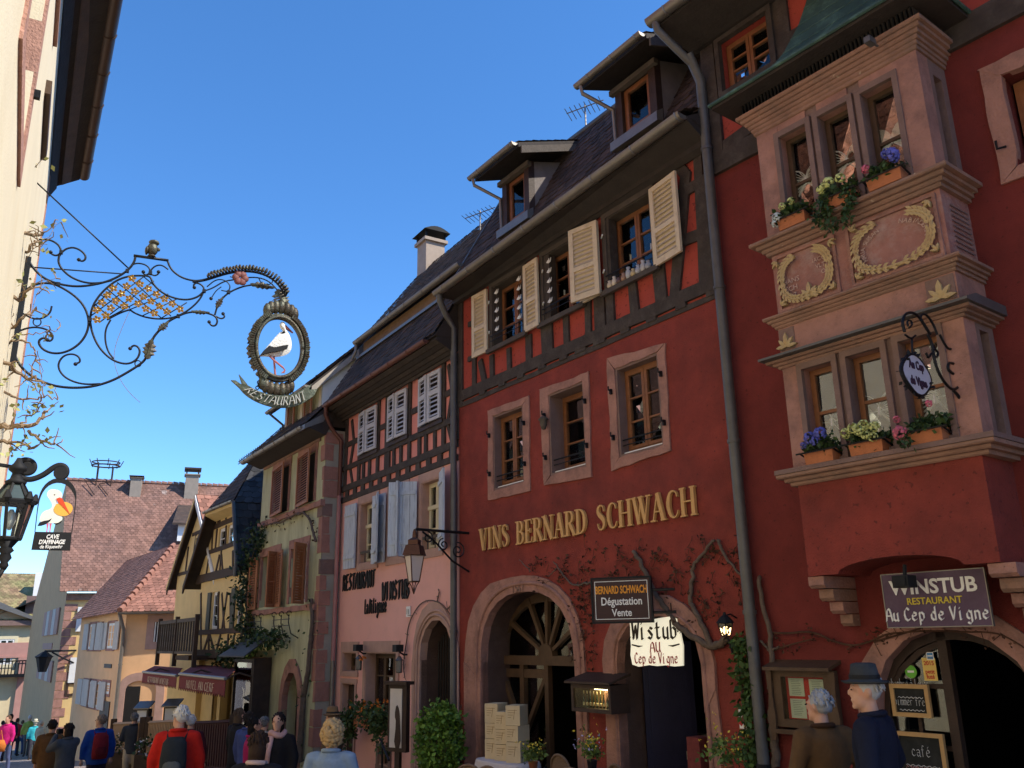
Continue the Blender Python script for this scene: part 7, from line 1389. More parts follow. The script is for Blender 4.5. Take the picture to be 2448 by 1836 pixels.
# ================================================================== things hung, standing and growing along the fronts
# ---- flower boxes on the oriel
M_HBLUE = mat('blue_hydrangea', (.10, .11, .42), .7, .3, 20, 0, isl=.3); M_HLIME = mat('lime_white_hydrangea', (.52, .55, .20), .7, .2, 20, 0, isl=.25); M_HPINK = mat('pink_hydrangea', (.55, .12, .17), .7, .25, 20, 0, isl=.3); M_HWHITE = mat('white_silver_leaf', (.50, .54, .50), .7, .2, 20, 0, isl=.25)
def bloom(m, c, r):
    for _ in range(46):
        d = Vector((random.gauss(0, 1), random.gauss(0, 1), random.gauss(.2, 1))).normalized(); p = Vector(c) + d * r; u = d.orthogonal().normalized(); v = d.cross(u); s = r * .34
        m.add([p + u * s, p + v * s, p - u * s, p - v * s, p + d * s * .35], [(0, 1, 4), (1, 2, 4), (2, 3, 4), (3, 0, 4)])
def flower_box(fr, x0, x1, y, z, label, blooms, trail=None, h=.115, extra=None):
    t = thing('flower_box', label, 'flower box', fr, (x0 + x1) / 2, y, z, 'flower boxes on the oriel'); w = (x1 - x0) / 2
    MB().hexa([(-w * .94, -.07, 0), (w * .94, -.07, 0), (w, -.085, h), (-w, -.085, h), (-w * .94, .06, 0), (w * .94, .06, 0), (w, .07, h), (-w, .07, h)]).obj('trough', M_TERRA, t)
    m = MB(); pts = [(random.uniform(-w, w), random.uniform(-.09, .06), h + random.uniform(.0, .10)) for _ in range(40)]; leaves(m, pts, 330, .055, .025); o = m.obj('foliage', M_LEAFD, t); o['kind'] = 'stuff'
    for (bx, bz, r, mt) in blooms:
        m = MB(); bloom(m, (bx, -.09 - random.random() * .03, h + bz), r); m.obj('flower_head', mt, t)
    m = MB(); m.tube([(-w - .06, -.11, h * .9), (w + .06, -.11, h * .9)], .009, 5); m.tube([(-w - .02, -.1, h * .9), (-w - .02, .05, h * .5)], .009, 5); m.tube([(w + .02, -.1, h * .9), (w + .02, .05, h * .5)], .009, 5); m.obj('rail', M_IRON, t)
    if trail:
        m = MB()
        for tx, L in trail:
            p = [Vector((tx, -.10, h))]
            for k in range(7): p.append(p[-1] + Vector((random.gauss(0, .02), random.gauss(-.004, .008), -L / 7)))
            m.tube(p, .005, 4); leaves(m, p, int(110 * L / .3), .05, .022, .8)
        o = m.obj('trailing_ivy', M_LEAFD, t); o['kind'] = 'stuff'
    return t
yb = YO - .05
flower_box(R0, 1.20, 1.50, yb, 3.078, 'terracotta box of blue hydrangeas, left of the three on the lower oriel row', [(-.05, .12, .055, M_HBLUE), (.07, .14, .055, M_HBLUE), (.0, .08, .04, M_HBLUE), (-.12, .06, .03, M_HBLUE)])
flower_box(R0, 1.66, 1.98, yb, 3.078, 'terracotta box of lime-white hydrangeas, middle of the lower oriel row', [(-.15, .09, .045, M_HLIME), (-.07, .12, .045, M_HLIME), (.02, .13, .05, M_HLIME), (.12, .10, .045, M_HLIME), (.03, .04, .04, M_HLIME), (.1, .01, .04, M_HLIME), (-.02, .08, .04, M_HLIME)])
flower_box(R0, 2.20, 2.50, yb, 3.078, 'terracotta box of dark foliage with one pink hydrangea, right of the lower oriel row', [(-.19, .0, .06, M_HPINK), (-.20, .12, .03, M_HPINK), (.1, .19, .03, M_HPINK)], trail=[(-.13, .12)])
flower_box(R0, 1.22, 1.53, yb - .02, 5.448, 'flower box with silver-white leaves and green blooms, left of the upper oriel row', [(-.14, .02, .05, M_HWHITE), (-.16, -.04, .04, M_HWHITE), (-.06, .11, .035, M_HLIME), (.05, .12, .035, M_HLIME)])
flower_box(R0, 1.72, 2.03, yb - .02, 5.448, 'flower box of lime hydrangeas with trailing ivy, middle of the upper oriel row', [(-.12, .09, .04, M_HLIME), (-.03, .13, .05, M_HLIME), (.08, .13, .045, M_HLIME), (-.08, .11, .04, M_HLIME)], trail=[(-.15, .34), (-.11, .28), (.13, .26), (.15, .32), (-.13, .22)])
flower_box(R0, 2.19, 2.52, yb - .02, 5.448, 'flower box with blue and pink hydrangeas, right of the upper oriel row', [(.12, .13, .06, M_HBLUE), (.07, .16, .045, M_HBLUE), (-.14, .10, .04, M_HPINK), (.14, .08, .04, M_HBLUE)])
# ---- painted sign under the oriel
a, b = P0(B4, 920, 280, -.30), P0(B4, 1715, 640, -.30)
SG = thing('inn_sign_board', 'purple rectangular sign board with white and yellow lettering under the oriel', 'sign', R0, (a[0] + b[0]) / 2, -.30, 1.62); sw = (b[0] - a[0]) / 2
MB().box(-sw, sw, -.012, .012, 0, .44).obj('panel', mat('purple_enamel', (.085, .045, .085), .45, .15, 4, .05, col2=(.11, .07, .11), sc2=5, amt=.4), SG); MB().ring(rect(-sw - .008, sw + .008, -.008, .448), rect(-sw, sw, 0, .44), -.016, .014).obj('edge', M_ZINC, SG)
flat_text('WINSTUB', .165, M_WHITEP, SG, 'lettering', .003, off=.004, place=lambda x, y, z: Vector((x * 1.02, y - .016, z + .27))); flat_text('RESTAURANT', .078, mat('yellow_letter', (.62, .48, .05), .5, .05, 5, 0), SG, 'lettering', .003, off=.001, place=lambda x, y, z: Vector((x * .98, y - .016, z + .182)))
pen_text('Au Cep de Vigne', .105, M_WHITEP, SG, (.42, .32), -.02, -.012, narrow=.80, place=lambda u, y, z: (u, y, z + .05), adv=4.6)
m = MB((0, 0, 0)); m.box(-.07, .07, -.09, .05, -.05, .05); m.box(-.05, .05, -.10, -.09, -.035, .035); m.tube([(0, 0, .05), (0, .02, .14)], .018, 6); o = m.obj('flood_light', M_BLACK); x, z = P0(B4, 1090, 330, -.46); o.location = tuple(R0.w(x, -.46, z)); o.rotation_euler = (0, 0, R0.ang); tag(o, 'small black flood lamp hanging in front of the purple sign board', 'lamp')
# ---- hanging oval inn sign on its scroll bracket, projecting from the oriel
BX = 2.62; BF = Frame(R0.w(BX, YO, 0), R0.ang + math.pi / 2)
def bq_(V, x, y): p = BF.at(*V(x, y)); return (p[0], 0, p[1])
z_b = 3.2; HS = thing('hanging_inn_sign', 'white oval sign on a black scrolled iron bracket in front of the oriel', 'sign', BF, 0, 0, z_b)
def hs(V, pts, r=.011, it=2, nm='iron_scroll'): MB().tube([(a, 0, c - z_b) for a, _, c in smooth([bq_(V, *p) for p in pts], it)], r, 6).obj(nm, M_IRON, HS, smooth=True)
hs(B6, [(1215, 1640), (1195, 1570), (1215, 1510), (1265, 1495), (1320, 1530), (1350, 1580), (1400, 1659)], .012); hs(B6, [(1240, 1600), (1230, 1560), (1260, 1555), (1270, 1590), (1245, 1610)], .008)
hs(B6, [(1330, 1560), (1330, 1515), (1370, 1510), (1420, 1580), (1450, 1659)], .010)
hs(B5, [(1210, 0), (1240, 60), (1250, 150), (1280, 250), (1330, 330), (1380, 370), (1420, 340), (1430, 280), (1400, 200), (1350, 180), (1340, 230), (1380, 260)], .012); hs(B5, [(1290, 0), (1320, 60), (1350, 100), (1395, 90), (1415, 60), (1390, 40)], .010); hs(B5, [(1200, 120), (1215, 160), (1240, 110), (1265, 160), (1285, 120), (1250, 90)], .010)
hs(B5, [(1380, 370), (1410, 400), (1450, 470), (1480, 540), (1470, 585), (1450, 570)], .013); hs(B5, [(1420, 340), (1440, 420), (1490, 480)], .012); hs(B5, [(1060, 0), (1100, 30), (1130, 5)], .009); hs(B5, [(1105, 30), (1110, 140)], .008)
oc = bq_(B5, 1132, 268); rw, rh = abs(bq_(B5, 1215, 268)[0] - oc[0]), abs(bq_(B5, 1132, 150)[2] - bq_(B5, 1132, 395)[2]) / 2
shp = [(oc[0] + rw * 1.0 * math.cos(a) * (1 + .06 * math.cos(4 * a)), oc[2] - z_b + rh * math.sin(a) * (1 + .05 * math.cos(4 * a))) for a in np.linspace(0, 2 * math.pi, 33)[:-1]]
MB().prism(shp, -.012, .012).obj('oval_panel', mat('lilac_white_panel', (.50, .46, .50), .6, .06, 5, .05), HS); MB().tube([(x, 0, z) for x, z in shp + shp[:1]], .016, 6).obj('oval_rim', M_IRON, HS)
m = MB()
for k in range(0, 32, 2): x, z = shp[k]; leaves(m, [(x, 0, z)], 3, .05, .01)
o = m.obj('rim_leaves', M_BLACK, HS); o['kind'] = 'stuff'
M_LETD = mat('dark_violet_letter', (.045, .02, .04), .6, .05, 5, 0)
for body, dz in (('Au Cep', .05), ('de Vigne', -.10)): flat_text(body, rh * .62, M_LETD, HS, 'lettering', .002, off=.003, place=lambda x, y, z, dz=dz: Vector((x * .72 + oc[0], y - .016, z + oc[2] - z_b + dz * rh / .18)))
# ---- menu case by the inn door
MC = thing('menu_case', 'wooden menu display case with little roof and red-edged menu sheets on the dark red wall', 'menu case', R0, .56, 0, .62)
m = MB((.56, 0, .62)); m.ring(rect(.22, .86, .72, 1.24), rect(.31, .78, .79, 1.18), -.13, -.002); m.obj('case_frame', M_WOODB, MC); m = MB((.56, 0, .62)); m.hexa([(.17, -.22, 1.24), (.91, -.22, 1.24), (.91, -.22, 1.27), (.17, -.22, 1.27), (.17, -.002, 1.30), (.91, -.002, 1.30), (.91, -.002, 1.335), (.17, -.002, 1.335)]); m.obj('case_roof', M_WOODB, MC); MB((.56, 0, .62)).box(.19, .89, -.17, -.002, .66, .70).obj('case_sill', M_WOODB, MC)
for xx in (.19, .89): MB((.56, 0, .62)).prism(wob([(xx - .025, .60), (xx + .025, .60), (xx + .045, .82), (xx + .02, 1.02), (xx + .035, 1.24), (xx - .03, 1.24), (xx - .015, 1.02), (xx - .04, .82)], .004, .1, seed=3), -.16, -.13).obj('shaped_bracket', M_WOODB, MC)
MB((.56, 0, .62)).box(.31, .78, -.05, -.03, .79, 1.18).obj('backing', mat('red_backing', (.50, .03, .02), .7, .1, 5, 0), MC)
for k, (a, b, c, d) in enumerate(((.345, .515, 1.0, 1.165), (.575, .755, .995, 1.16), (.345, .515, .80, .975), (.575, .755, .80, .97))):
    sh = MB((.56, 0, .62)).box(a, b, -.056, -.051, c, d).obj('menu_sheet', mat('cream_paper', (.62, .58, .46), .8, .05, 6, 0), MC); m = MB((.56, 0, .62))
    for q in range(9): zz = d - .02 - .016 * q; m.box(a + .03, b - .03 - .03 * random.random(), -.0575, -.0562, zz, zz + .004)
    m.obj('print', mat('grey_print', (.2, .19, .18), .8, 0, 1, 0), sh)
MB((.56, 0, .62)).box(.31, .78, -.115, -.11, .79, 1.18).obj('pane', M_GLASS2, MC)
# ---- things on the inn door: boards and stickers
def board(label, x0, x1, z0, z1, y, lines, tilt=0.):
    t = thing('chalk_board', label, 'chalkboard', R0, (x0 + x1) / 2, y, z0); w, h = (x1 - x0) / 2, z1 - z0
    MB().box(-w, w, .0, .015, 0, h).obj('slate', mat('chalk_slate', (.016, .017, .016), .8, .3, 5, 0, col2=(.035, .037, .035), sc2=6, amt=.4), t); MB().ring(rect(-w - .035, w + .035, -.035, h + .035), rect(-w, w, 0, h), -.02, .016).obj('wood_frame', mat('pale_pine_frame', (.50, .30, .12), .6, .12, 8, .05), t)
    for body, cz, hh, col, nar in lines: pen_text(body, hh, mat('chalk_' + col, {'white': (.6, .6, .58), 'pink': (.6, .3, .28), 'green': (.2, .5, .25)}[col], .9, .1, 20, 0), t, (.14, .12), -.003, .0, narrow=nar, place=lambda u, y, z, cz=cz: (u, y, z + cz), adv=4.1)
    for cz in (h * .62, h * .1): MB().tube([(-w * .8 + 2 * w * .8 * k / 24, -.002, cz + .006 * math.sin(k * 1.6)) for k in range(25)], .003, 4).obj('chalk_line', MATS['chalk_white'], t)
    return t
bx0, bz1 = P0(B4, 990, 1070, .08); bx1, bz0 = P0(B4, 1270, 1290, .08)
board('small chalkboard in a pine frame behind the man with the hat, hung on the door', bx0 + .02, bx1 - .02, bz0 + .02, bz1 - .02, .08, [('chambre à louer', .26 - .05, .07, 'white', .55), ('Zimmer frei', .06, .07, 'white', .62)])
bx0, bz1 = P0(B4, 1040, 1425, .05); bx1 = P0(B4, 1330, 1425, .05)[0]
board('larger chalkboard with drinks in coloured chalk, low on the inn door', bx0, bx1, bz1 - .62, bz1, .05, [('café', .46, .09, 'white', .7), ('cappuccino', .33, .075, 'pink', .6), ('chocolat chaud', .20, .075, 'green', .55), ('vin chaud', .08, .07, 'white', .6)])
def sticker(label, x, z, y, fn):
    t = thing('sticker', label, 'sticker', R0, x, y, z); fn(t); return t
x, z = P0(B4, 1127, 972, .11); sticker('round green sticker on the glass of the inn door', x, z, .11, lambda t: (MB().lathe([(.055, -.002), (.055, 0)], (0, 0, 0), 20, 'y').obj('disc', mat('sticker_green', (.13, .42, .04), .5, .05, 5, 0), t), MB().box(-.03, .03, -.004, -.002, -.008, .01).obj('print', M_WHITEP, t)))
x, z = P0(B4, 1262, 955, .11)
def yst(t):
    MB().box(-.06, .06, -.002, 0, -.095, .095).obj('label', mat('sticker_yellow', (.72, .50, .13), .5, .06, 6, 0), t); rd = mat('sticker_red', (.45, .03, .02), .5, .05, 5, 0)
    for body, dz, s in (('2015', .035, .05), ('petit', -.035, .048), ('futé', -.078, .05)): flat_text(body, s, rd, t, 'print', .001, off=.0012, place=lambda x, y, z, dz=dz: Vector((x * .92, y - .0035, z + dz)))
sticker('yellow and red guide sticker marked 2015 on the inn door', x, z, .11, yst)
x, z = P0(B4, 1264, 860, .11); sticker('tiny blue and white card sticker above the yellow one on the inn door', x, z, .11, lambda t: (MB().box(-.028, .028, -.002, 0, -.028, .028).obj('card', mat('sticker_blue', (.06, .22, .48), .5, .05, 5, 0), t), MB().ring(rect(-.032, .032, -.032, .032), rect(-.026, .026, -.026, .026), -.003, 0).obj('edge', M_WHITEP, t), MB().box(-.022, .022, -.004, -.002, -.004, .006).obj('print', M_WHITEP, t)))
FL = thing('fairy_lights', 'string of tiny coloured lights glowing in the dark inn doorway', 'string lights', R0, 2.15, 1.3, .9)
pp = []; rn = random.Random(9)
for k in range(14): pp.append((rn.uniform(-.2, .5), rn.uniform(-.2, .5), -.2 - .05 * k + rn.uniform(-.05, .05)))
MB().tube(pp, .003, 4).obj('wire', M_BLACK, FL)
for k, p in enumerate(pp): MB().ball(p, .007, 6, 5).obj('light', mat('led_%d' % (k % 3), [(.1, .2, 1), (.4, 1, .7), (.9, .95, 1)][k % 3], .5, 0, 1, 0, emit=9), FL)
# ---- winery sign, lit tavern sign, wine case
def rot_thing(name, label, cat, fr, x, y, z, yaw): return thing(name, label, cat, fr, x, y, z, rot=yaw)
cx, cz = P1(B3, 318, 460, -.45); yaw = R(34)
WS = rot_thing('winery_sign', 'dark maroon sign with orange and white lettering projecting between the two arches', 'sign', R1, cx, -.45, cz, yaw)
MB().box(-.34, .34, -.02, .02, -.24, .24).obj('panel', mat('maroon_enamel', (.035, .010, .014), .4, .15, 5, .05), WS)
m = MB(); m.ring(rect(-.315, .315, -.215, .215), rect(-.308, .308, -.208, .208), -.022, -.0205); m.obj('border_line', M_WHITEP, WS); MB().ring(rect(-.36, .36, -.26, .26), rect(-.34, .34, -.24, .24), -.03, .03).obj('edge', M_BLACK, WS)
flat_text('BERNARD SCHWACH', .105, mat('orange_letter', (.75, .30, .03), .5, .05, 5, 0), WS, 'lettering', .002, off=.003, place=lambda x, y, z: Vector((x * .60, y - .024, z * 1.15 + .075))); flat_text('Dégustation', .125, M_WHITEP, WS, 'lettering', .002, off=.002, place=lambda x, y, z: Vector((x * .80, y - .024, z - .055))); flat_text('Vente', .115, M_WHITEP, WS, 'lettering', .002, off=.002, place=lambda x, y, z: Vector((x * .85, y - .024, z - .18)))
MB().tube([(.34, 0, .1), (.62, .0, .1)], .016, 6).obj('bracket', M_IRON, WS); MB().tube([(.34, 0, -.15), (.62, .0, -.15)], .016, 6).obj('bracket', M_IRON, WS)
cx, cz = P1(B3, 562, 757, -.15); TS = rot_thing('tavern_sign', 'backlit cream sign with ragged edge and black and red gothic lettering in the second arch', 'sign', R1, cx, -.15, cz, R(30))
e = wob(rect(-.30, .30, -.26, .26), .014, .09, seed=2); MB().prism(e, -.03, .03).obj('panel', mat('backlit_cream', (.80, .74, .56), .6, .06, 5, 0, emit=.42), TS)
M_BRB = mat('brown_black_letter', (.03, .02, .01), .6, 0, 1, 0); M_RDL = mat('red_letter', (.38, .02, .02), .6, 0, 1, 0)
pen_text('Wistub', .20, M_BRB, TS, (.5, .3), -.04, -.031, narrow=.62, place=lambda u, y, z: (u, y, z + .03), adv=4.3); pen_text(',,', .08, M_BRB, TS, (.3, .25), -.04, -.031, place=lambda u, y, z: (u - .27, y, z + .05), adv=2); pen_text('"', .12, M_BRB, TS, (.3, .25), -.04, -.031, place=lambda u, y, z: (u + .28, y, z + .0), adv=2)
pen_text('AU', .11, M_RDL, TS, (.42, .28), -.04, -.031, narrow=.75, place=lambda u, y, z: (u, y, z - .115)); pen_text('Cep de Vigne', .115, M_RDL, TS, (.42, .28), -.04, -.031, narrow=.54, place=lambda u, y, z: (u, y, z - .235), adv=4.4)
for sg in (-1, 1): ribbon_m = MB(); ribbon(ribbon_m, [(sg * .28, -.03), (sg * .20, -.05), (sg * .15, -.045)], [.015, .02, .005], -.036, -.031); ribbon_m.obj('pen_flourish', M_BRB, TS)
for xx in (-.2, .2): MB().tube([(xx, 0, .26), (xx, 0, .42)], .006, 5).obj('hanger', M_IRON, TS)
x0, z1 = P1(B2, 835, 1035, -.28); x1, z0 = P1(B2, 1120, 1262, -.28); wz = z1 - z0
WC = thing('wine_display_case', 'dark wooden wall case with a small roof, lit inside, full of wine bottles', 'display case', R1, (x0 + x1) / 2, 0, z0); w = (x1 - x0) / 2 + .02
m = MB(); m.ring(rect(-w, w, 0, wz), rect(-w + .045, w - .045, .045, wz - .045), -.30, -.002); m.box(-w + .045, w - .045, -.03, -.003, .045, wz - .045); m.obj('case_body', M_WOODD, WC); MB().hexa([(-w - .06, -.36, wz + .01), (w + .06, -.36, wz + .01), (w + .06, -.36, wz + .035), (-w - .06, -.36, wz + .035), (-w - .04, -.002, wz + .10), (w + .04, -.002, wz + .10), (w + .04, -.002, wz + .13), (-w - .04, -.002, wz + .13)]).obj('case_roof', M_WOODD, WC)
MB().box(-w + .045, w - .045, -.036, -.031, .045, wz - .045).obj('backing', mat('warm_case_back', (.35, .20, .09), .8, .1, 5, 0), WC); MB().box(-w + .04, w - .04, -.285, -.281, .04, wz - .04).obj('pane', M_GLASS2, WC)
ll = bpy.data.lights.new('case_lamp', 'POINT'); ll.energy = 1.1; ll.color = (1, .75, .35); ll.shadow_soft_size = .03; lo_ = bpy.data.objects.new('case_lamp', ll); COL.objects.link(lo_); lo_.parent = WC; lo_.location = (.06, -.14, wz - .09); MB().tube([(-.1, -.14, wz - .055), (.2, -.14, wz - .055)], .012, 6).obj('lamp_tube', mat('warm_tube', (1, .8, .45), .5, 0, 1, 0, emit=6), WC)
nb = 10; M_BOT = mat('dark_green_bottle', (.012, .03, .016), .15, .1, 5, 0, spec=.6); M_LBL = mat('cream_wine_label', (.62, .52, .33), .7, .1, 20, 0)
for k in range(nb):
    xx = -w + .09 + (2 * w - .18) * k / (nb - 1); bt = thing('wine_bottle', 'slim green wine bottle with cream label, %s from the left in the lit wall case' % ['first', 'second', 'third', 'fourth', 'fifth', 'sixth', 'seventh', 'eighth', 'ninth', 'tenth'][k], 'bottle', R1, (x0 + x1) / 2 + xx, -.17, z0 + .047, 'bottles in the wall case'); s = (wz - .13) / .33
    MB().lathe([(.001, 0), (.029, 0), (.030, .01), (.030, .13), (.022, .19), (.013, .24), (.012, .30), (.013, .31), (.012, .325)], (0, 0, 0), 10).obj('bottle_glass', M_BOT, bt, smooth=True).scale = (s * .8, s * .8, s); MB().lathe([(.0135, .27), (.0145, .33), (.001, .332)], (0, 0, 0), 8).obj('capsule', M_LBL, bt, smooth=True).scale = (s * .8, s * .8, s); MB().lathe([(.0312, .03), (.0312, .10)], (0, 0, 0), 10).obj('paper_label', M_LBL, bt, smooth=True).scale = (s * .8, s * .8, s)
# ---- bird house at the middle first-floor window, paper notice
x, z = P1(C2, 590, 690, -.1); o = MB().lathe([(.0, -.09), (.03, -.08), (.05, -.02), (.055, .04), (.08, .06), (.04, .10), (.0, .12)], (0, 0, 0), 10).obj('bird_house', M_GREYW, None, smooth=True); o.location = tuple(R1.w(x, -.1, z)); tag(o, 'small round wooden bird house hung left of the middle first-floor window', 'bird house')
x, z = P1(B3, 1192, 1305); PN = thing('paper_notice', 'small white paper notice with red diagonal band beside the drainpipe', 'notice', R1, x, -.006, z); MB().box(-.065, .065, -.002, 0, -.10, .10).obj('paper', M_WHITEP, PN); m = MB(); ribbon(m, [(-.055, -.065), (.055, .075)], .045, -.004, -.0025); m.obj('red_band', mat('notice_red', (.5, .04, .04), .6, 0, 1, 0), PN); m = MB(); ribbon(m, [(-.04, .06), (-.03, .08), (-.015, .055)], .006, -.004, -.0025); m.obj('print', M_BLACK, PN)
# ---- small lit lantern on the red wall
x, z = P1(B3, 1058, 660, -.18); SL = thing('wall_lantern', 'small black wall lantern with warm glowing bulb beside the second arch', 'lantern', R1, x, -.18, z)
m = MB(); q0, q1 = hexp(.045, -.08, 4, .78), hexp(.075, .05, 4, .78)
for i in range(4): j = (i + 1) % 4; m.tube([q0[i], q1[i]], .007, 5); m.tube([q1[i], q1[j]], .008, 5); m.tube([q0[i], q0[j]], .008, 5)
m.lathe([(.095, .05), (.05, .11), (.02, .13), (.012, .16)], (0, 0, 0), 8); m.tube([(0, 0, .12), (.0, .09, .14), (0, .18, .10)], .009, 5); m.tube([(0, .02, -.09), (.02, .05, -.25)], .012, 5); m.obj('lantern_frame', M_BLACK, SL); MB().ball((0, 0, -.01), .028, 8, 6).obj('bulb', mat('warm_bulb', (1, .62, .3), .5, 0, 1, 0, emit=3.5), SL)
for i in range(4): j = (i + 1) % 4; MB().add([q0[i], q0[j], q1[j], q1[i]], [(0, 1, 2, 3)]).obj('pane', M_GLASS, SL)
# ---- the old vine on the winery wall
VN = thing('wall_vine', 'old bare vine with grey trunk and dry reddish leaves spread over the red wall', 'vine', R1, 5.2, -.05, -.8)
def vq(V, x, y, d=-.05): a, b = R1.at(*V(x, y), d); return Vector((a - 5.2, d + .05, b + .8))
m = MB(); rn = random.Random(12)
for V, pts, r in ((B3, [(1070, 745), (1010, 780), (960, 800), (900, 770), (800, 710), (720, 650), (660, 560), (600, 480), (540, 400), (500, 300), (460, 200), (400, 110)], (.045, .025)), (B3, [(960, 800), (900, 650), (820, 510), (800, 440), (825, 330), (820, 230), (870, 150), (975, 35)], (.034, .016)), (B3, [(1005, 35), (1045, 140), (1120, 230), (1190, 310)], (.02, .012)), (B2, [(1010, 290), (930, 290), (850, 310), (790, 270), (740, 200), (690, 130)], (.018, .008)), (B2, [(715, 185), (650, 240)], (.01, .005)), (B2, [(520, 205), (435, 120)], (.01, .004)), (B3, [(1295, 290), (1320, 480), (1365, 650), (1390, 830), (1385, 1000), (1375, 1100)], (.022, .03)), (B3, [(1405, 1110), (1385, 1250), (1400, 1400), (1420, 1659)], (.035, .045)), (B3, [(1310, 760), (1370, 830), (1432, 800)], (.014, .010))):
    P_ = [vq(V, x, y) for x, y in pts]; P_ = [Vector(p) + Vector((rn.gauss(0, .008), 0, rn.gauss(0, .008))) for p in smooth(P_, 2)]; n = len(P_); m.tube(P_, [r[0] + (r[1] - r[0]) * i / (n - 1) for i in range(n)], 7)
m.obj('trunk', M_TWIG, VN, smooth=True)
m = MB(); cl = []
for V, reg, n in ((B2, (450, 920, 110, 300), 26), (B2, (800, 1000, 300, 900), 26), (B3, (0, 470, 80, 330), 26), (B3, (470, 800, 60, 460), 30), (B3, (850, 1190, 60, 560), 34), (B3, (690, 870, 440, 640), 8), (B3, (10, 110, 350, 900), 18)):
    for _ in range(n): x, y = rn.uniform(reg[0], reg[1]), rn.uniform(reg[2], reg[3]); cl.append(vq(V, x, y, -.03))
for c in cl:
    t = [c]; d = Vector((rn.gauss(0, 1), 0, rn.gauss(0, 1))).normalized()
    for k in range(3): d = (d + Vector((rn.gauss(0, .5), 0, rn.gauss(0, .5)))).normalized(); t.append(t[-1] + d * .05)
    m.tube(t, .004, 4); leaves(m, t, rn.randint(2, 6), .05, .018)
o = m.obj('dry_leaves', M_DEADLEAF, VN); o['kind'] = 'stuff'
IV = thing('ivy_climber', 'strip of green ivy climbing beside the tall drainpipe', 'climber', R1, W - .25, -.06, -.4); pts = []
for V, ax, ay, s in [(B3, 1165 + 12 * math.sin(k) + (k * 7 if k < 12 else 85), 740 + k * 42, 1) for k in range(22)]: p = R1.at(*V(ax, ay), -.06); pts += [(p[0] - W + .25 + random.gauss(0, .05), random.uniform(-.05, .05), p[1] + .4) for _ in range(4)]
m = MB(); leaves(m, pts, 900, .075, .045, .6); o = m.obj('foliage', mat('mid_green_ivy', (.055, .10, .022), .6, .3, 9, 0, isl=.5), IV); o['kind'] = 'stuff'
m = MB(); m.tube([(pts[0][0], .0, pts[0][2]), (pts[40][0], .0, pts[40][2]), (pts[-1][0], .0, -.9)], .012, 5); m.obj('stem', M_TWIG, IV)
VI = thing('door_vine', 'thin bare creeper trained over the inn door arch', 'vine', R0, 1.3, -.04, 1.4); m = MB()
for pts in ([(130, 695), (260, 700), (370, 685), (470, 705), (560, 755), (700, 790), (800, 770), (880, 735), (960, 700), (1100, 690), (1270, 680), (1500, 690), (1700, 690), (1800, 720), (1930, 800)], [(60, 760), (120, 830), (200, 800), (300, 770), (420, 740)], [(860, 760), (1000, 720), (1200, 660)]):
    P_ = [Vector((R0.at(*B4(x, y), -.05)[0] - 1.3, 0, R0.at(*B4(x, y), -.05)[1] - 1.4)) for x, y in pts]; P_ = smooth(P_, 2); m.tube(P_, [.012, .006], 5)
    for p in P_:
        if random.random() < .6: q = Vector(p) + Vector((random.gauss(0, .05), 0, random.gauss(0, .05))); m.tube([p, q], .003, 4); leaves(m, [q], 3, .035, .02)
m.obj('twigs', M_DEADLEAF, VI)
# ---- cartons on a clothed table, plates, pots, chairs in front of the big arch
tx, tz = P1(B2, 350, 1600, -.25); TB = thing('display_table', 'small table under a white cloth carrying stacked wine cartons', 'table', R1, tx, -.25, gz(*R1.w(tx, -.25, 0)[:2]))
tg = gz(*R1.w(tx, -.25, 0)[:2]); th = tz - tg
m = MB(); n = 28; v = []
for k in range(n):
    a = 2 * math.pi * k / n; rx_, ry_ = .52, .30; p = 4; c, s = math.cos(a), math.sin(a); x, y = rx_ * math.copysign(abs(c) ** .6, c), ry_ * math.copysign(abs(s) ** .6, s); v += [(x * .97, y * .97, th), (x, y, th - .02), (x * 1.06 + .02 * math.sin(5 * a), y * 1.08 + .02 * math.cos(7 * a), th - .16 - .04 * math.sin(3 * a))]
m.add(v, [(3 * k + j, 3 * ((k + 1) % n) + j, 3 * ((k + 1) % n) + j + 1, 3 * k + j + 1) for k in range(n) for j in (0, 1)] + [tuple(3 * k for k in range(n))]); m.obj('tablecloth', mat('white_tablecloth', (.62, .56, .56), .9, .08, 5, .1, 20), TB)
m = MB();
for a in (-.4, .4):
    for b in (-.2, .2): m.box(a - .02, a + .02, b - .02, b + .02, 0, th - .03)
m.obj('leg', M_WOODD, TB)
M_CART = mat('cream_carton', (.60, .47, .29), .85, .08, 10, .05)
ws_ = ['first', 'second', 'third', 'fourth', 'fifth', 'sixth', 'seventh', 'eighth', 'ninth']
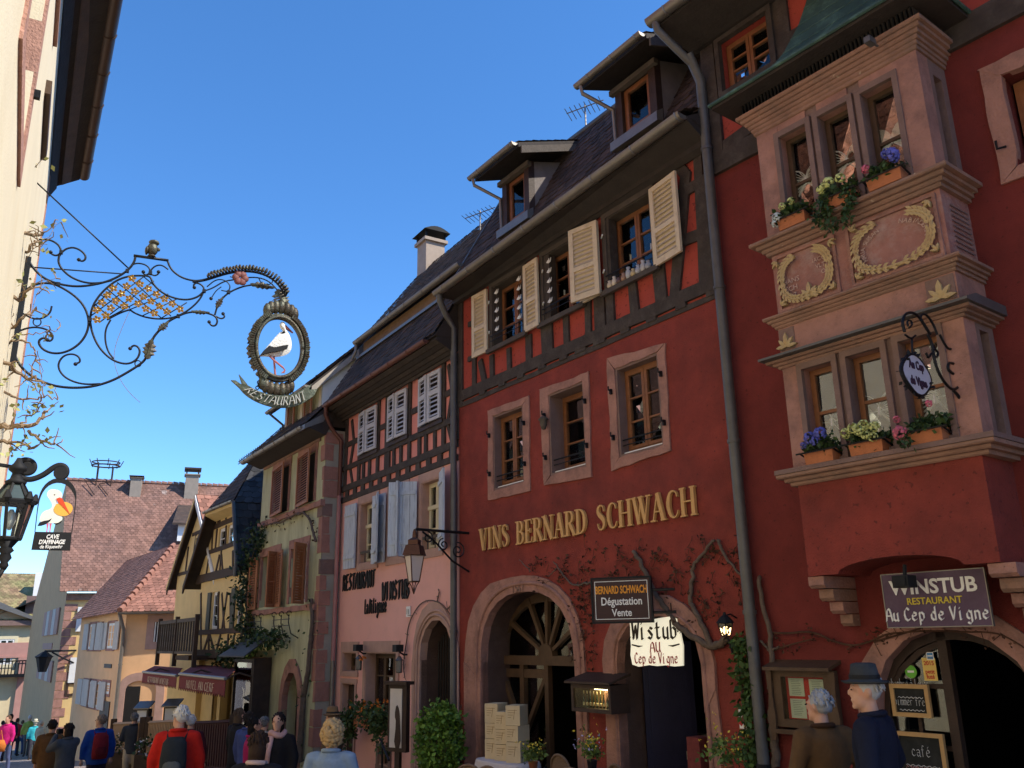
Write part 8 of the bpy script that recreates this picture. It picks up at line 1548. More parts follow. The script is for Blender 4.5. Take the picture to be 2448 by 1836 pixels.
for k, (tl, br) in enumerate((((235, 1330), (300, 1415)), ((240, 1415), (300, 1480)), ((245, 1480), (303, 1582)), ((330, 1365), (390, 1455)), ((310, 1455), (385, 1525)), ((312, 1522), (395, 1590)), ((398, 1345), (475, 1435)), ((395, 1435), (470, 1500)), ((408, 1500), (480, 1602)))):
    x0, x1, z0, z1 = rr(R1, B2, tl, br, -.33); col, row = k // 3, k % 3
    lv = th / 1; base = [tz + .003, tz + .003 + .26, tz + .003 + .46]; hh = [.255, .195, .25]; zz = base[2 - row] if col != 1 else [tz + .003, tz + .21, tz + .40][2 - row]; hz = hh[2 - row] if col != 1 else [.2, .185, .22][2 - row]; xc = tx - .27 + .26 * col + random.uniform(-.015, .015)
    ct = thing('wine_carton', 'cream wine carton, %s of the %s stack on the clothed table' % (['top', 'middle', 'bottom'][row], ['left', 'centre', 'right'][col]), 'carton', R1, xc, -.25, zz, 'wine cartons stacked on the table', rot=random.uniform(.25, .55)); w = .105
    MB().box(-w, w, -.13, .13, 0, hz).obj('carton_body', M_CART, ct); m = MB()
    for q in range(4): m.box(-w * .7, w * .6 - .03 * q, -.132, -.1305, hz * .75 - .03 * q, hz * .75 - .03 * q + .006)
    ribbon(m, [(w * .1, hz * .3), (w * .3, hz * .8)], .006, -.132, -.1305); m.obj('carton_print', mat('brown_print', (.30, .19, .09), .8, 0, 1, 0), ct)
x, z = P1(B2, 375, 1300, -.2); PLT = thing('painted_plate', 'small blue oval painted plate standing on the carton stacks', 'plate', R1, x, -.2, z); MB().lathe([(.001, 0), (.055, 0), (.065, -.012), (.066, -.006), (.05, .01)], (0, 0, 0), 18, 'y', sy=1.5).obj('plate_disc', mat('blue_plate', (.20, .32, .42), .3, .2, 14, 0, col2=(.6, .65, .65), sc2=18, amt=.5), PLT, smooth=True); m = MB(); ribbon(m, [(-.02, -.03), (.0, .03), (.03, .0)], .014, -.016, -.013); m.obj('painted_stork', M_BLACK, PLT)
M_YFL = mat('yellow_flower', (.70, .52, .06), .7, .1, 20, 0, isl=.2); M_VFL = mat('pale_violet_flower', (.45, .40, .60), .7, .1, 20, 0, isl=.3)
def pot_plant(label, fr, x, y, z, r, mats_, n=60, pot=M_TERRA, support=None):
    t = thing('potted_flowers', label, 'flower pot', fr, x, y, z, 'flower pots on the terrace tables'); MB().lathe([(.04, -.12), (.06, 0), (.065, .0), (.05, -.01)], (0, 0, 0), 14).obj('pot', pot, t, smooth=True); m = MB(); pts = [(random.gauss(0, r * .45), random.gauss(0, r * .45), .06 + abs(random.gauss(0, r * .5))) for _ in range(40)]; leaves(m, pts, 260, .05, .02); o = m.obj('foliage', mat('yellow_green_leaf', (.10, .15, .03), .6, .3, 9, 0, isl=.4), t); o['kind'] = 'stuff'
    for k, mt in enumerate(mats_):
        m = MB(); pts = [(random.gauss(0, r * .5), random.gauss(0, r * .5), .10 + abs(random.gauss(0, r * .6))) for _ in range(22)]; leaves(m, pts, n, .028, .01, -.5); o = m.obj('blossoms', mt, t); o['kind'] = 'stuff'
    return t
x1_, z1_ = P1(B2, 540, 1610, -.75); pot_plant('terracotta pot of yellow flowers beside the wine cartons', R1, x1_, -.75, z1_, .14, [M_YFL])
x2_, z2_ = P1(B2, 975, 1600, -.75); pot_plant('dark jug of yellow and violet flowers between the two arches', R1, x2_, -.75, z2_, .16, [M_YFL, M_YFL, M_VFL], pot=mat('dark_jug', (.03, .03, .035), .3, .1, 5, 0))
x3_, z3_ = P1(B3, 1070, 1640, -.75); pot_plant('bushy yellow flower pot in front of the second arch', R1, x3_, -.75, z3_, .2, [M_YFL, M_YFL])
def tableround(label, x, y, z):
    g = gz(*R1.w(x, y, 0)[:2]); t = thing('cafe_table', label, 'table', R1, x, y, g, 'terrace tables by the winery'); MB().lathe([(.30, 0), (.32, .015), (.32, .03), (.30, .035)], (0, 0, z - g - .035), 24).obj('table_top', mat('mauve_cloth', (.17, .11, .13), .9, .1, 5, .1), t); MB().lathe([(.22, 0), (.2, .02), (.03, .05), (.03, z - g - .04)], (0, 0, 0), 14).obj('pedestal', M_IRON, t)
tableround('round terrace table carrying the pot beside the cartons', x1_, -.75, z1_ - .12); tableround('round terrace table carrying the dark flower jug', x2_, -.75, z2_ - .12); tableround('round terrace table carrying the bushy yellow pot', x3_, -.75, z3_ - .12)
M_WICK = mat('woven_wicker', (.22, .14, .085), .8, .3, 40, .5, 90)
for k, (V, x, y, off, lab) in enumerate(((B2, 130, 1625, -.8, 'wicker chair at the left end of the terrace row'), (B2, 290, 1640, -.95, 'wicker chair in front of the wine cartons'), (B2, 640, 1570, -.45, 'wicker chair right of the cartons, backed against the arch'), (B2, 890, 1650, -.95, 'wicker chair left of the dark flower jug'), (B2, 1050, 1645, -.5, 'wicker chair right of the dark flower jug'))):
    cx, cz = R1.at(*V(x, y), off); g = gz(*R1.w(cx, off, 0)[:2]); t = thing('wicker_chair', lab, 'chair', R1, cx, off, g, 'wicker terrace chairs', rot=[.3, .1, 3.0, .2, 2.9][k]); h = cz - g
    arcp = [(.24 * math.cos(a), -.20 + .03 * math.sin(a), h - .24 + .24 * math.sin(a) ** .7) for a in np.linspace(0.01, math.pi - .01, 13)]; MB().tube([(.24, -.16, .45)] + arcp + [(-.24, -.16, .45)], .018, 6).obj('back_hoop', M_WICK, t, smooth=True); m = MB(); m.add([(p[0] * .97, p[1], p[2]) for p in arcp] + [(-.22, -.16, .46), (.22, -.16, .46)], [tuple(range(15))]); m.obj('back_weave', M_WICK, t)
    MB().box(-.24, .24, -.2, .24, .42, .46).obj('seat', M_WICK, t)
    for a in (-.21, .21):
        for b in (-.17, .2): MB().tube([(a, b, 0), (a * .95, b * .95, .42)], .016, 6).obj('leg', M_WICK, t)
# tavern table seen through the second arch
x, z = P1(B3, 770, 1420, .9); t = thing('tavern_table', 'table with patterned pale cloth inside the dark second arch', 'table', R1, x, .9, -.7); MB().box(-.3, .3, -.2, .25, z + .45, z + .70).obj('tablecloth', mat('patterned_cloth', (.30, .28, .22), .9, .4, 24, 0), t); MB().box(-.25, .25, -.15, .2, -.1, z + .45).obj('table_base', M_WOODD, t)
x, z = P1(B3, 905, 1500, .2); g = gz(*R1.w(x, .2, 0)[:2]); t = thing('red_runner_stand', 'narrow stand draped with a red cloth in the second arch', 'stand', R1, x, .12, g); m = MB(); m.hexa([(-.10, -.12, 0), (.14, -.12, 0), (.10, -.1, z - g + .1), (-.08, -.1, z - g + .1), (-.1, .12, 0), (.14, .12, 0), (.1, .1, z - g + .1), (-.08, .1, z - g + .1)]); m.obj('cloth', mat('dull_red_cloth', (.16, .035, .03), .9, .3, 20, .2), t)
# ================================================================== pink house front: lamps, flowers, menu stand, shrub
x, z = PP(A8, 960, 740, -.95); BL = thing('bracket_lantern', 'copper-brown four-sided lantern hanging from a scrolled iron arm on the pink house', 'lantern', PK, x, -.02, z)
M_COPL = mat('copper_lantern', (.10, .045, .03), .45, .2, 8, .05, metal=.5)
zl_ = PP(A8, 960, 1000, -.95)[1] - z
m = MB(); m.tube([(0, 0, -.02), (0, -.93, 0)], .022, 6); m.tube([(0, 0, -.62), (0, -.30, -.46), (0, -.62, -.16), (0, -.82, -.03)], .016, 6); m.obj('iron_arm', M_IRON, BL)
for c, r, t in (((.2, -.30), .13, 1.6), ((.45, -.22), .10, -1.5), ((.72, -.12), .09, 1.4)): MB().tube([(0, -a, b) for a, b in scroll(c, r, .02, 1.5, t, 22)], .011, 5).obj('iron_scroll', M_IRON, BL)
m = MB(); q0, q1 = hexp(.085, zl_ - .42, 4, .78), hexp(.155, zl_ - .03, 4, .78); off_ = Vector((0, -.95, 0)); q0 = [tuple(Vector(p) + off_) for p in q0]; q1 = [tuple(Vector(p) + off_) for p in q1]
for i in range(4): j = (i + 1) % 4; m.tube([q0[i], q1[i]], .010, 5); m.tube([q1[i], q1[j]], .013, 5); m.tube([q0[i], q0[j]], .010, 5); m.tube([q0[i], tuple((Vector(q0[i]) + off_ * 1) / 2 + Vector((0, 0, zl_ / 2 - .27))), (0, -.95, zl_ - .60)], .008, 5)
m.lathe([(.20, zl_ - .03), (.15, zl_ + .12), (.11, zl_ + .13), (.11, zl_ + .20), (.04, zl_ + .24), (.03, zl_ + .33), (.012, 0)], (0, -.95, 0), 4); m.obj('lantern_frame', M_COPL, BL)
for i in range(4): j = (i + 1) % 4; MB().add([q0[i], q0[j], q1[j], q1[i]], [(0, 1, 2, 3)]).obj('pane', mat('frosted_pane', (.62, .52, .46), .5, .05, 3, 0), BL)
for k, (bx, by) in enumerate(((300, 620), (665, 630))):
    x, z = PP(B1, bx, by, -.15); t = thing('entrance_lamp', 'black spot and glass lantern pair, %s of the two beside the pink house window' % ['left', 'right'][k], 'lamp', PK, x, -.15, z, 'lamps beside the pink house window'); m = MB(); m.box(-.08, .08, -.10, .04, .05, .17); m.tube([(0, 0, .05), (0, .08, 0), (0, .15, 0)], .015, 6); m.obj('spot', M_BLACK, t); m = MB(); m.lathe([(.05, -.30), (.06, -.28), (.06, -.10), (.075, -.09), (.02, -.02)], (0, 0, 0), 8); m.obj('glass_lantern', mat('smoky_lantern', (.10, .09, .08), .2, .2, 5, 0, spec=.6), t)
x0, x1, z0, z1 = SHOPW; fb = thing('window_trough', 'flower trough with hanging leaves and orange flowers under the pink house window', 'flower box', PK, (x0 + x1) / 2, -.18, z0 - .25); w = (x1 - x0) / 2
MB().box(-w * .8, w * .8, -.1, .1, 0, .2).obj('trough', M_TERRA, fb); m = MB(); pts = [(random.uniform(-w - .15, w + .1), random.uniform(-.2, .08), random.uniform(.05, .38)) for _ in range(60)] + [(s * (w + .05) + random.gauss(0, .1), random.uniform(-.2, 0), random.uniform(-.35, .2)) for s in (-1, 1) for _ in range(16)]; leaves(m, pts, 1900, .085, .05, .5); o = m.obj('foliage', mat('trough_leaf', (.05, .085, .025), .6, .3, 9, 0, isl=.45), fb); o['kind'] = 'stuff'
m = MB(); leaves(m, [(random.uniform(-w, w), random.uniform(-.2, 0), random.uniform(.3, .5)) for _ in range(16)] + [(-w * .7, 0, 1.2)] * 6, 90, .06, .02, -.4); o = m.obj('blossoms', mat('orange_flower', (.60, .17, .02), .7, .2, 20, 0, isl=.25), fb); o['kind'] = 'stuff'
x, z = PP(B1, 665, 900, -.7); g = gz(*PK.w(x, -.7, 0)[:2]); ms = thing('menu_stand', 'tall dark wooden menu stand with a pale sheet in front of the pink house', 'menu stand', PK, x, -.7, g, rot=.35); h = z - g
MB().box(-.05, .05, -.03, .03, 0, h - .95).obj('post', M_WOODD, ms); MB().box(-.2, .2, -.04, .04, h - .98, h + .0).obj('board_box', M_WOODD, ms); MB().box(-.15, .11, -.05, -.041, h - .92, h - .06).obj('sheet', mat('pale_menu_sheet', (.62, .55, .48), .8, .08, 6, 0), ms); MB().box(-.25, .25, -.1, .08, h, h + .05).obj('cap', M_WOODD, ms)
m = MB(); m.prism(smooth([(-.05, h - .92), (.0, h - .55), (-.04, h - .45), (.0, h - .28), (.06, h - .36), (.08, h - .5), (.11, h - .92)], 1, True), -.056, -.0505); m.obj('printed_figure', M_WOODD, ms)
x, z = PP(B1, 1035, 1400, -.55); g = gz(*PK.w(x, -.55, 0)[:2]); sb = thing('potted_shrub', 'round bright green leafy shrub in a pot beside the grey drainpipe', 'shrub', PK, x, -.55, g)
MB().lathe([(.16, 0), (.2, .28), (.22, .3), (.18, .28)], (0, 0, 0), 16).obj('pot', M_TERRA, sb, smooth=True); hc = z - g; pts = []
for _ in range(300):
    d = Vector((random.gauss(0, 1), random.gauss(0, 1), random.gauss(0, 1))).normalized() * random.uniform(.5, 1) ** .5; pts.append((d.x * .34 * (1 + .2 * random.random()), d.y * .34, hc - .02 + d.z * .52 + .05 * random.random()))
m = MB(); leaves(m, pts, 3300, .075, .035, -.1); o = m.obj('foliage', M_LEAFL, sb); o['kind'] = 'stuff'
m = MB()
for k in range(9): m.tube([(0, 0, .25), (random.gauss(0, .06), random.gauss(0, .06), hc * .6), (random.gauss(0, .2), random.gauss(0, .2), hc + random.gauss(.1, .2))], [.014, .005], 5)
m.obj('stems', M_TWIG, sb)
g = gz(*PK.w(-1.6, -.5, 0)[:2]); hr = thing('step_handrail', 'dark iron handrail by the steps of the pink house arch', 'handrail', PK, -1.75, -.5, g); m = MB(); m.tube([(0, 0, 0), (0, 0, .95), (-.12, 0, 1.02)], .018, 6); m.tube([(0, 0, .93), (.5, -.1, .75)], .018, 6); m.obj('rail', M_IRON, hr)
cv = thing('arch_creeper', 'thin bare creeper arching over the pink house doorway', 'vine', PK, -1.2, -.03, 1.2); m = MB()
for pts in ([(700, 640), (725, 480), (730, 400), (760, 300), (800, 230), (850, 160), (920, 130), (980, 140), (1050, 170), (1110, 250), (1160, 340), (1165, 480), (1160, 600)], [(1000, 140), (1020, 60)], [(1090, 220), (1115, 185)], [(700, 640), (690, 740), (705, 840)]):
    P_ = [(PP(B1, *q, -.05)[0] + 1.2, 0, PP(B1, *q, -.05)[1] - 1.2) for q in pts]; P_ = smooth(P_, 2); m.tube(P_, [.012, .008], 5)
    for p in P_:
        if random.random() < .5: m.tube([p, (p[0] + random.gauss(0, .06), 0, p[2] + random.gauss(.02, .06))], .005, 4)
m.obj('twigs', M_TWIG, cv)
x, z = PP(B1, 755, 237); o = thing('house_number', 'small white house number plate on the pink wall', 'plate', PK, x, -.02, z); MB().box(-.08, .08, -.005, .01, -.09, .09).obj('plate', M_WHITEP, o); flat_text('11', .13, M_BLACK, o, 'number', .002, place=lambda x, y, z: Vector((x, y - .009, z - .045)))
# ---- roof aerials
for k, (px_, fr, y, lab) in enumerate((((1148, 540), PK, 1.4, 'small television aerial on the dark roof beside the pink house chimney'), ((1400, 290), R1, 1.6, 'comb-like television aerial on the winery roof between its dormers'))):
    x, z = fr.at(px_[0], px_[1], y); t = thing('roof_aerial', lab, 'aerial', fr, x, y, z, rot=.6); m = MB(); m.tube([(0, 0, -.8), (0, 0, .35)], .015, 5); m.tube([(-.35, 0, .25), (.35, 0, .35)], .012, 4)
    for q in range(8): u = -.32 + .09 * q; m.tube([(u, -.22, .25 + u * .14), (u, .22, .27 + u * .14)], .008, 4)
    m.obj('aerial_rods', M_ZINC, t)
# ---- climbers on the green house and hotel
ivm = mat('dark_climber_leaf', (.03, .055, .018), .6, .3, 9, 0, isl=.5)
def climber(name, label, fr, V, path, y, n, spread, mt, size=.11, stem=.02):
    P_ = [(fr.at(*V(a, b), y)[0], y, fr.at(*V(a, b), y)[1]) for a, b in path]; o = P_[-1]; t = thing(name, label, 'climber', fr, *o); P_ = resample([tuple(Vector(p) - Vector(o)) for p in P_], 40)
    if n: m = MB(); leaves(m, P_, n, size, spread, .5); q = m.obj('foliage', mt, t); q['kind'] = 'stuff'
    MB().tube([(p[0] + random.gauss(0, .01), p[1], p[2] + random.gauss(0, .01)) for p in P_], [stem * .6, stem], 6).obj('stem', M_TWIG, t)
climber('hotel_ivy', 'dark ivy growing up the join between green house and timbered hotel', GR, A5, [(1000, 950), (930, 1150), (870, 1330), (840, 1500), (830, 1659)], -.12, 900, .16, ivm); climber('hotel_ivy', 'dark ivy hanging beside the hotel windows above the shop canopy', GR, A6, [(1100, 60), (1100, 250), (1110, 420), (1130, 560), (1000, 640), (880, 640)], -.2, 1300, .17, ivm)
climber('canopy_ivy', 'green creeper spilling over the dark shop canopy', GR, A6, [(1420, 490), (1330, 480), (1240, 450), (1150, 520)], -.25, 420, .12, M_LEAFD); climber('house_creeper', 'old knotty creeper stem climbing the right edge of the green house', GR, A6, [(1690, 120), (1700, 330), (1680, 560), (1660, 800), (1620, 1000), (1600, 1300), (1580, 1600)], -.08, 60, .12, M_LEAFD, .08, .07); climber('house_creeper', 'bare creeper running under the upper windows of the green house', GR, A5, [(1060, 900), (1200, 880), (1350, 800), (1440, 770), (1510, 850), (1540, 980), (1570, 1080)], -.08, 50, .08, M_DEADLEAF, .07, .03)
# ---- hotel awnings and terrace
M_AWN = mat('maroon_awning', (.17, .028, .035), .85, .12, 4, .1, 50); M_AWL = mat('pale_awning_letter', (.62, .50, .40), .8, .05, 5, 0)
def awning(label, tl, tr, bl_, br_, yb, body, val=.32):
    a, b = HYF.at(*D6(*tl), .2), HYF.at(*D6(*tr), .2); c, d = HYF.at(*D6(*bl_), yb), HYF.at(*D6(*br_), yb); zt, zb = (a[1] + b[1]) / 2, (c[1] + d[1]) / 2
    t = thing('awning', label, 'awning', HYF, c[0], yb, zb, 'awnings over the hotel terrace'); L_3 = d[0] - c[0]; ox = c[0]
    m = MB(); m.hexa([(0, 0, 0), (L_3, 0, 0), (L_3, 0, .03), (0, 0, .03), (a[0] - ox, .2 - yb, zt - zb), (b[0] - ox, .2 - yb, zt - zb), (b[0] - ox, .2 - yb, zt - zb + .03), (a[0] - ox, .2 - yb, zt - zb + .03)]); m.obj('canvas', M_AWN, t)
    n = max(6, int(L_3 / .16)); pts = [(0, .0), (L_3, .0)]
    for k in range(n, 0, -1): pts += [(L_3 * k / n, -val), (L_3 * (k - .5) / n, -val + .07)]
    pts += [(0, -val)]; MB().prism(pts, -.012, .0).obj('valance', M_AWN, t); MB().tube([(0, -.01, .02), (L_3, -.01, .02)], .035, 6).obj('front_bar', M_ZINC, t)
    nn = sum(4.7 if q != ' ' else 2.6 for q in body); hh = val * .5; pen_text(body, hh, M_AWL, t, (.3, .2), -.02, -.013, narrow=L_3 * .62 / (nn * hh / 6), place=lambda u, y, z: (u + L_3 / 2, y, z - val * .78))
    for q in (.1, .9): MB().tube([(L_3 * q, .02, -.04), (L_3 * q, .35, .10), (L_3 * q, .6, .02)], .02, 5).obj('awning_arm', M_BRT, t)
awning('maroon awning lettered hotel, right of the two over the terrace', (900, 420), (1600, 430), (665, 570), (1395, 612), -1.9, 'HOTEL AU CERF'); awning('maroon awning lettered restaurant, left of the two under the balcony', (260, 440), (700, 440), (80, 545), (620, 550), -1.6, 'RESTAURANT WINSTUB', .28)
def onground(px_, rng):
    d = ray(px_, 1700); k = rng / math.hypot(d[0], d[1]); return EYE[0] + d[0] * k, EYE[1] + d[1] * k
def fence(p, q, label, mt, h=1.5, gap=.13):
    g0, g1 = gz(*p), gz(*q); t = thing('terrace_fence', label, 'fence', None, p[0], p[1], g0, 'wooden fences of the hotel terrace'); P_, Q_ = Vector((0, 0, 0)), Vector((q[0] - p[0], q[1] - p[1], g1 - g0)); L_4 = Q_.length
    for z in (h - .85, h - .03): m = MB(); m.tube([(0, 0, z), tuple(Q_ + Vector((0, 0, z)))], .04, 4); m.obj('rail', mt, t)
    n = int(L_4 / gap); me = None
    for k in range(n + 1):
        c = Q_ * (k / n)
        if me is None: o = MB().box(-.03, .03, -.02, .02, h - .95, h).obj('picket', mt, t); me = o.data
        else: o = bpy.data.objects.new('picket', me); COL.objects.link(o); o.parent = t
        o.location = c; o.rotation_euler = (0, 0, math.atan2(Q_.y, Q_.x))
    for c in (P_, Q_): MB().box(c.x - .06, c.x + .06, c.y - .06, c.y + .06, c.z, c.z + h + .1).obj('post', M_BRT, t)
M_FEN = mat('weathered_fence_wood', (.36, .24, .15), .8, .2, 6, .2)
fp_ = [onground(275, 27), onground(345, 23.5), onground(358, 23.2), onground(440, 20.5)]
fence(fp_[0], fp_[1], 'weathered wooden picket fence left of the menu post', M_FEN); fence(fp_[2], fp_[3], 'weathered wooden picket fence behind the man in red', M_FEN); fence(onground(445, 20.4), onground(560, 18.2), 'dark maroon terrace screen fence right of the man in red', mat('dark_maroon_fence', (.05, .018, .022), .8, .2, 6, .2), 1.45, .11)
for k, (px_, rg) in enumerate(((345, 25.5), (412, 24.0))):
    x, y = onground(px_, rg); t = thing('menu_lectern', ['roofed menu lectern on a dark post between the two fences', 'roofed menu lectern behind the man in red'][k], 'menu stand', None, x, y, gz(x, y)); MB().box(-.11, .11, -.11, .11, 0, 1.35).obj('post', M_BRT, t); MB().box(-.16, .16, -.14, .10, 1.35, 1.8).obj('case', M_GREYW, t); MB().box(-.12, .12, -.15, -.141, 1.38, 1.77).obj('sheet', M_WHITEP, t); MB().hexa([(-.2, -.22, 1.8), (.2, -.22, 1.8), (.2, -.22, 1.83), (-.2, -.22, 1.83), (-.2, .15, 1.95), (.2, .15, 1.95), (.2, .15, 1.98), (-.2, .15, 1.98)]).obj('little_roof', M_ZINC, t)
for k, (px_, rg, lab) in enumerate(((300, 25.5, 'planter of small white flowers behind the left terrace fence'), (390, 22.6, 'planter of small white flowers behind the fence near the man in red'), (520, 19.8, 'planter with sparse pink-white blossoms under the hotel awning'))):
    x, y = onground(px_, rg); t = thing('terrace_planter', lab, 'planter', None, x, y, gz(x, y), 'planters on the hotel terrace'); MB().box(-.5, .5, -.15, .15, .0, .8).obj('trough', M_WOODD, t); m = MB(); pts = [(random.uniform(-.5, .5), random.gauss(0, .1), random.uniform(.8, 1.15)) for _ in range(40)]; leaves(m, pts, 260, .09, .04); o = m.obj('foliage', M_LEAFD, t); o['kind'] = 'stuff'; m = MB(); leaves(m, pts, 120, .05, .07, -.3); o = m.obj('blossoms', mat('white_blossom', (.62, .60, .62), .7, .1, 9, 0), t); o['kind'] = 'stuff'
for k, (px_, rg) in enumerate(((505, 20.0), (535, 19.6), (560, 19.2), (485, 20.5))):
    x, y = onground(px_, rg); t = thing('terrace_table', 'small terrace table with a standing menu card, %s along the hotel front' % ['second', 'third', 'rightmost', 'leftmost'][k], 'table', None, x, y, gz(x, y), 'tables on the hotel terrace', .4 * k); MB().box(-.4, .4, -.4, .4, .70, .74).obj('table_top', M_WOODD, t); MB().box(-.04, .04, -.04, .04, 0, .7).obj('leg', M_IRON, t); MB().prismx([(-.06, .74), (.06, .74), (.0, .98)], -.09, .09).obj('menu_card', M_WHITEP, t)
x, z = BR.at(*A4(575, 780), -1.2); t = thing('far_bracket_lantern', 'small black lantern on a scrolled bracket on the far yellow wall', 'lantern', BR, BR.at(*A4(660, 710), -.1)[0], -.05, z + .8); m = MB(); m.tube([(0, 0, 0), (-1.3, -.8, 0)], .05, 5); m.tube([(0, 0, -.6), (-.5, -.3, -.35), (-1.0, -.6, -.05)], .04, 5); m.lathe([(.18, -.95), (.35, -.3), (.42, -.25), (.1, -.02), (.03, 0)], (-1.3, -.8, 0), 6); m.obj('lantern_and_arm', M_BLACK, t)
# ================================================================== people
def remesh(m, name, mt, parent, vox, sm=4):
    me = bpy.data.meshes.new(name); me.from_pydata(m.v, [], m.f); o = bpy.data.objects.new('tmp', me); COL.objects.link(o)
    r = o.modifiers.new('r', 'REMESH'); r.mode = 'VOXEL'; r.voxel_size = vox; s = o.modifiers.new('s', 'SMOOTH'); s.factor = .5; s.iterations = sm
    dg = bpy.context.evaluated_depsgraph_get(); dg.update(); out_ = bpy.data.meshes.new_from_object(o.evaluated_get(dg)); COL.objects.unlink(o); bpy.data.objects.remove(o)
    out_.name = name; out_.materials.clear(); out_.materials.append(mt); out_.polygons.foreach_set('use_smooth', [True] * len(out_.polygons)); q = bpy.data.objects.new(name, out_); COL.objects.link(q); q.parent = parent; return q
def loft(m, rings, n=14):
    v = [(c[0] + c[3] * math.cos(2 * math.pi * k / n), c[1] + c[4] * math.sin(2 * math.pi * k / n), c[2]) for c in rings for k in range(n)]
    m.add(v, [(i * n + k, i * n + (k + 1) % n, (i + 1) * n + (k + 1) % n, (i + 1) * n + k) for i in range(len(rings) - 1) for k in range(n)] + [tuple(range(n - 1, -1, -1)), tuple(range((len(rings) - 1) * n, len(rings) * n))])
CM_ = {}
def cloth(c, r=.9):
    k = tuple(c) + (r,)
    if k not in CM_: CM_[k] = mat('cloth_%d' % len(CM_), c, r, .22, 7, .75, 13, spec=.15)
    return CM_[k]
SKIN = mat('skin', (.52, .29, .20), .55, .08, 14, .08, 60, col2=(.55, .25, .17), sc2=9, amt=.3)
ARM = {'down': ((.27, .0, 1.14), (.27, .06, .90)), 'bent': ((.27, -.02, 1.13), (.14, .22, 1.08)), 'camera': ((.26, .16, 1.26), (.07, .24, 1.52)), 'pocket': ((.30, -.05, 1.14), (.22, .08, .94)), 'back': ((.26, -.12, 1.14), (.12, -.22, .98))}
def person(label, px_, top_y, rng, yaw, top, legs, hair, pose=('down', 'down'), hat=None, hairstyle='short', bulk=1., skirt=False, detail=True, head_yaw=0., collar=None, scarf=None, stride=.06):
    d = ray(px_, top_y); k = rng / math.hypot(d[0], d[1]); p = EYE + d * k; g = gz(p[0], p[1]); H = min(1.92, max(1.46, p[2] - g)) - (.06 if hat else 0); s = H / 1.74
    t = thing('person', label, 'person', None, p[0], p[1], p[2] - H - (.06 if hat else 0), rot=yaw); t.scale = (s, s, s); vx = (.013 if rng < 9 else .018) if detail else .035
    hy = Matrix.Rotation(head_yaw, 3, 'Z'); hc = Vector((0, .02, 1.60)); HP_ = lambda x, y, z: tuple(hc + hy @ Vector((x, y, z)))
    m = MB(); m.ball(HP_(0, 0, .018), (.073, .090, .106), 16, 12); m.ball(HP_(0, .035, -.05), (.055, .06, .07), 12, 9); m.ball(HP_(0, .102, -.005), (.014, .022, .02), 8, 6); m.tube([HP_(0, .085, .03), HP_(0, .108, -.008)], .011, 6); m.ball(HP_(0, .085, -.052), (.028, .016, .012), 8, 6); m.ball(HP_(0, .075, -.095), (.03, .022, .02), 8, 6)
    for e in (-1, 1): m.ball(HP_(e * .08, -.005, .0), (.012, .022, .034), 8, 6); m.ball(HP_(e * .032, .078, .035), (.024, .014, .010), 8, 6)
    m.tube([(0, -.01, 1.40), HP_(0, -.01, -.06)], [.062, .055], 12); loft(m, [(0, 0, .92, .12, .09), (0, 0, 1.15, .12, .08), (0, 0, 1.38, .13, .08), (0, 0, 1.44, .06, .05)])
    sh = [(-.185, -.01, 1.385), (.185, -.01, 1.385)]; tb = MB()
    for i, sg in enumerate((-1, 1)):
        e, w_ = [Vector((sg * q[0], q[1], q[2])) for q in ARM[pose[i]]]; a = Vector(sh[i]); m.tube([a, e, w_], [.035, .03, .024], 8); b = bulk
        tb.tube([a + Vector((-sg * .05, 0, .0)), a, a.lerp(e, .5), e, e.lerp(w_, .5), w_], [.075 * b, .078 * b, .066 * b, .060 * b, .053 * b, .046 * b], 12)
        dr = (w_ - e).normalized(); sd = dr.cross(Vector((0, 1, 0.3))).normalized(); pm = w_ + dr * .05; m.ball(tuple(pm), (.032, .034, .045), 9, 7)
        for q in range(4): f0 = pm + dr * .03 + sd * (.027 - .018 * q); f1 = f0 + dr * [.035, .042, .04, .03][q] + Vector((0, .008, 0)); m.tube([f0, f1, f1 + dr * .015 + Vector((-sg * .008, .018, 0))], [.010, .009, .007], 6)
        m.tube([pm - dr * .02, pm + sd * .04 + dr * .01, pm + sd * .045 + dr * .035 + Vector((0, .015, 0))], [.012, .011, .008], 6)
    pz = MB()
    for sg in (-1, 1):
        st = stride * sg; pz.tube([(sg * .085, 0, .90), (sg * .095, st * .5, .70), (sg * .095, st * .7 + .015, .48), (sg * .095, st, .25), (sg * .095, st, .06)], [.105, .092, .072, .068, .066], 12); m.tube([(sg * .085, 0, .90), (sg * .095, st * .7, .48), (sg * .095, st, .07)], [.06, .045, .035], 8)
        f = MB(); f.ball((sg * .10, st + .06, .045), (.05, .135, .05), 12, 8); f.obj('shoe', M_WOODD, t, smooth=True)
    remesh(m, 'body', SKIN, t, vx, 1)
    for e in (-1, 1):
        if detail: MB().ball(HP_(e * .031, .094, .018), (.011, .006, .006), 8, 6).obj('eye', M_BLACK, t, smooth=True)
    b = bulk; loft(tb, [(0, 0, .80, .175 * b, .125 * b), (0, 0, .95, .175 * b, .125 * b), (0, 0, 1.10, .168 * b, .12 * b), (0, .0, 1.27, .185 * b, .128 * b), (0, -.005, 1.37, .185 * b, .115 * b), (0, -.012, 1.425, .12, .085), (0, -.012, 1.47, .078, .072)], 18); remesh(tb, 'coat' if bulk > 1.05 else 'top', cloth(top), t, vx + .008, 6)
    loft(pz, [(0, 0, .80, .13, .10), (0, 0, .90, .165, .115), (0, 0, 1.0, .155, .11)], 16); remesh(pz, 'trousers', cloth(legs), t, vx + .008, 4)
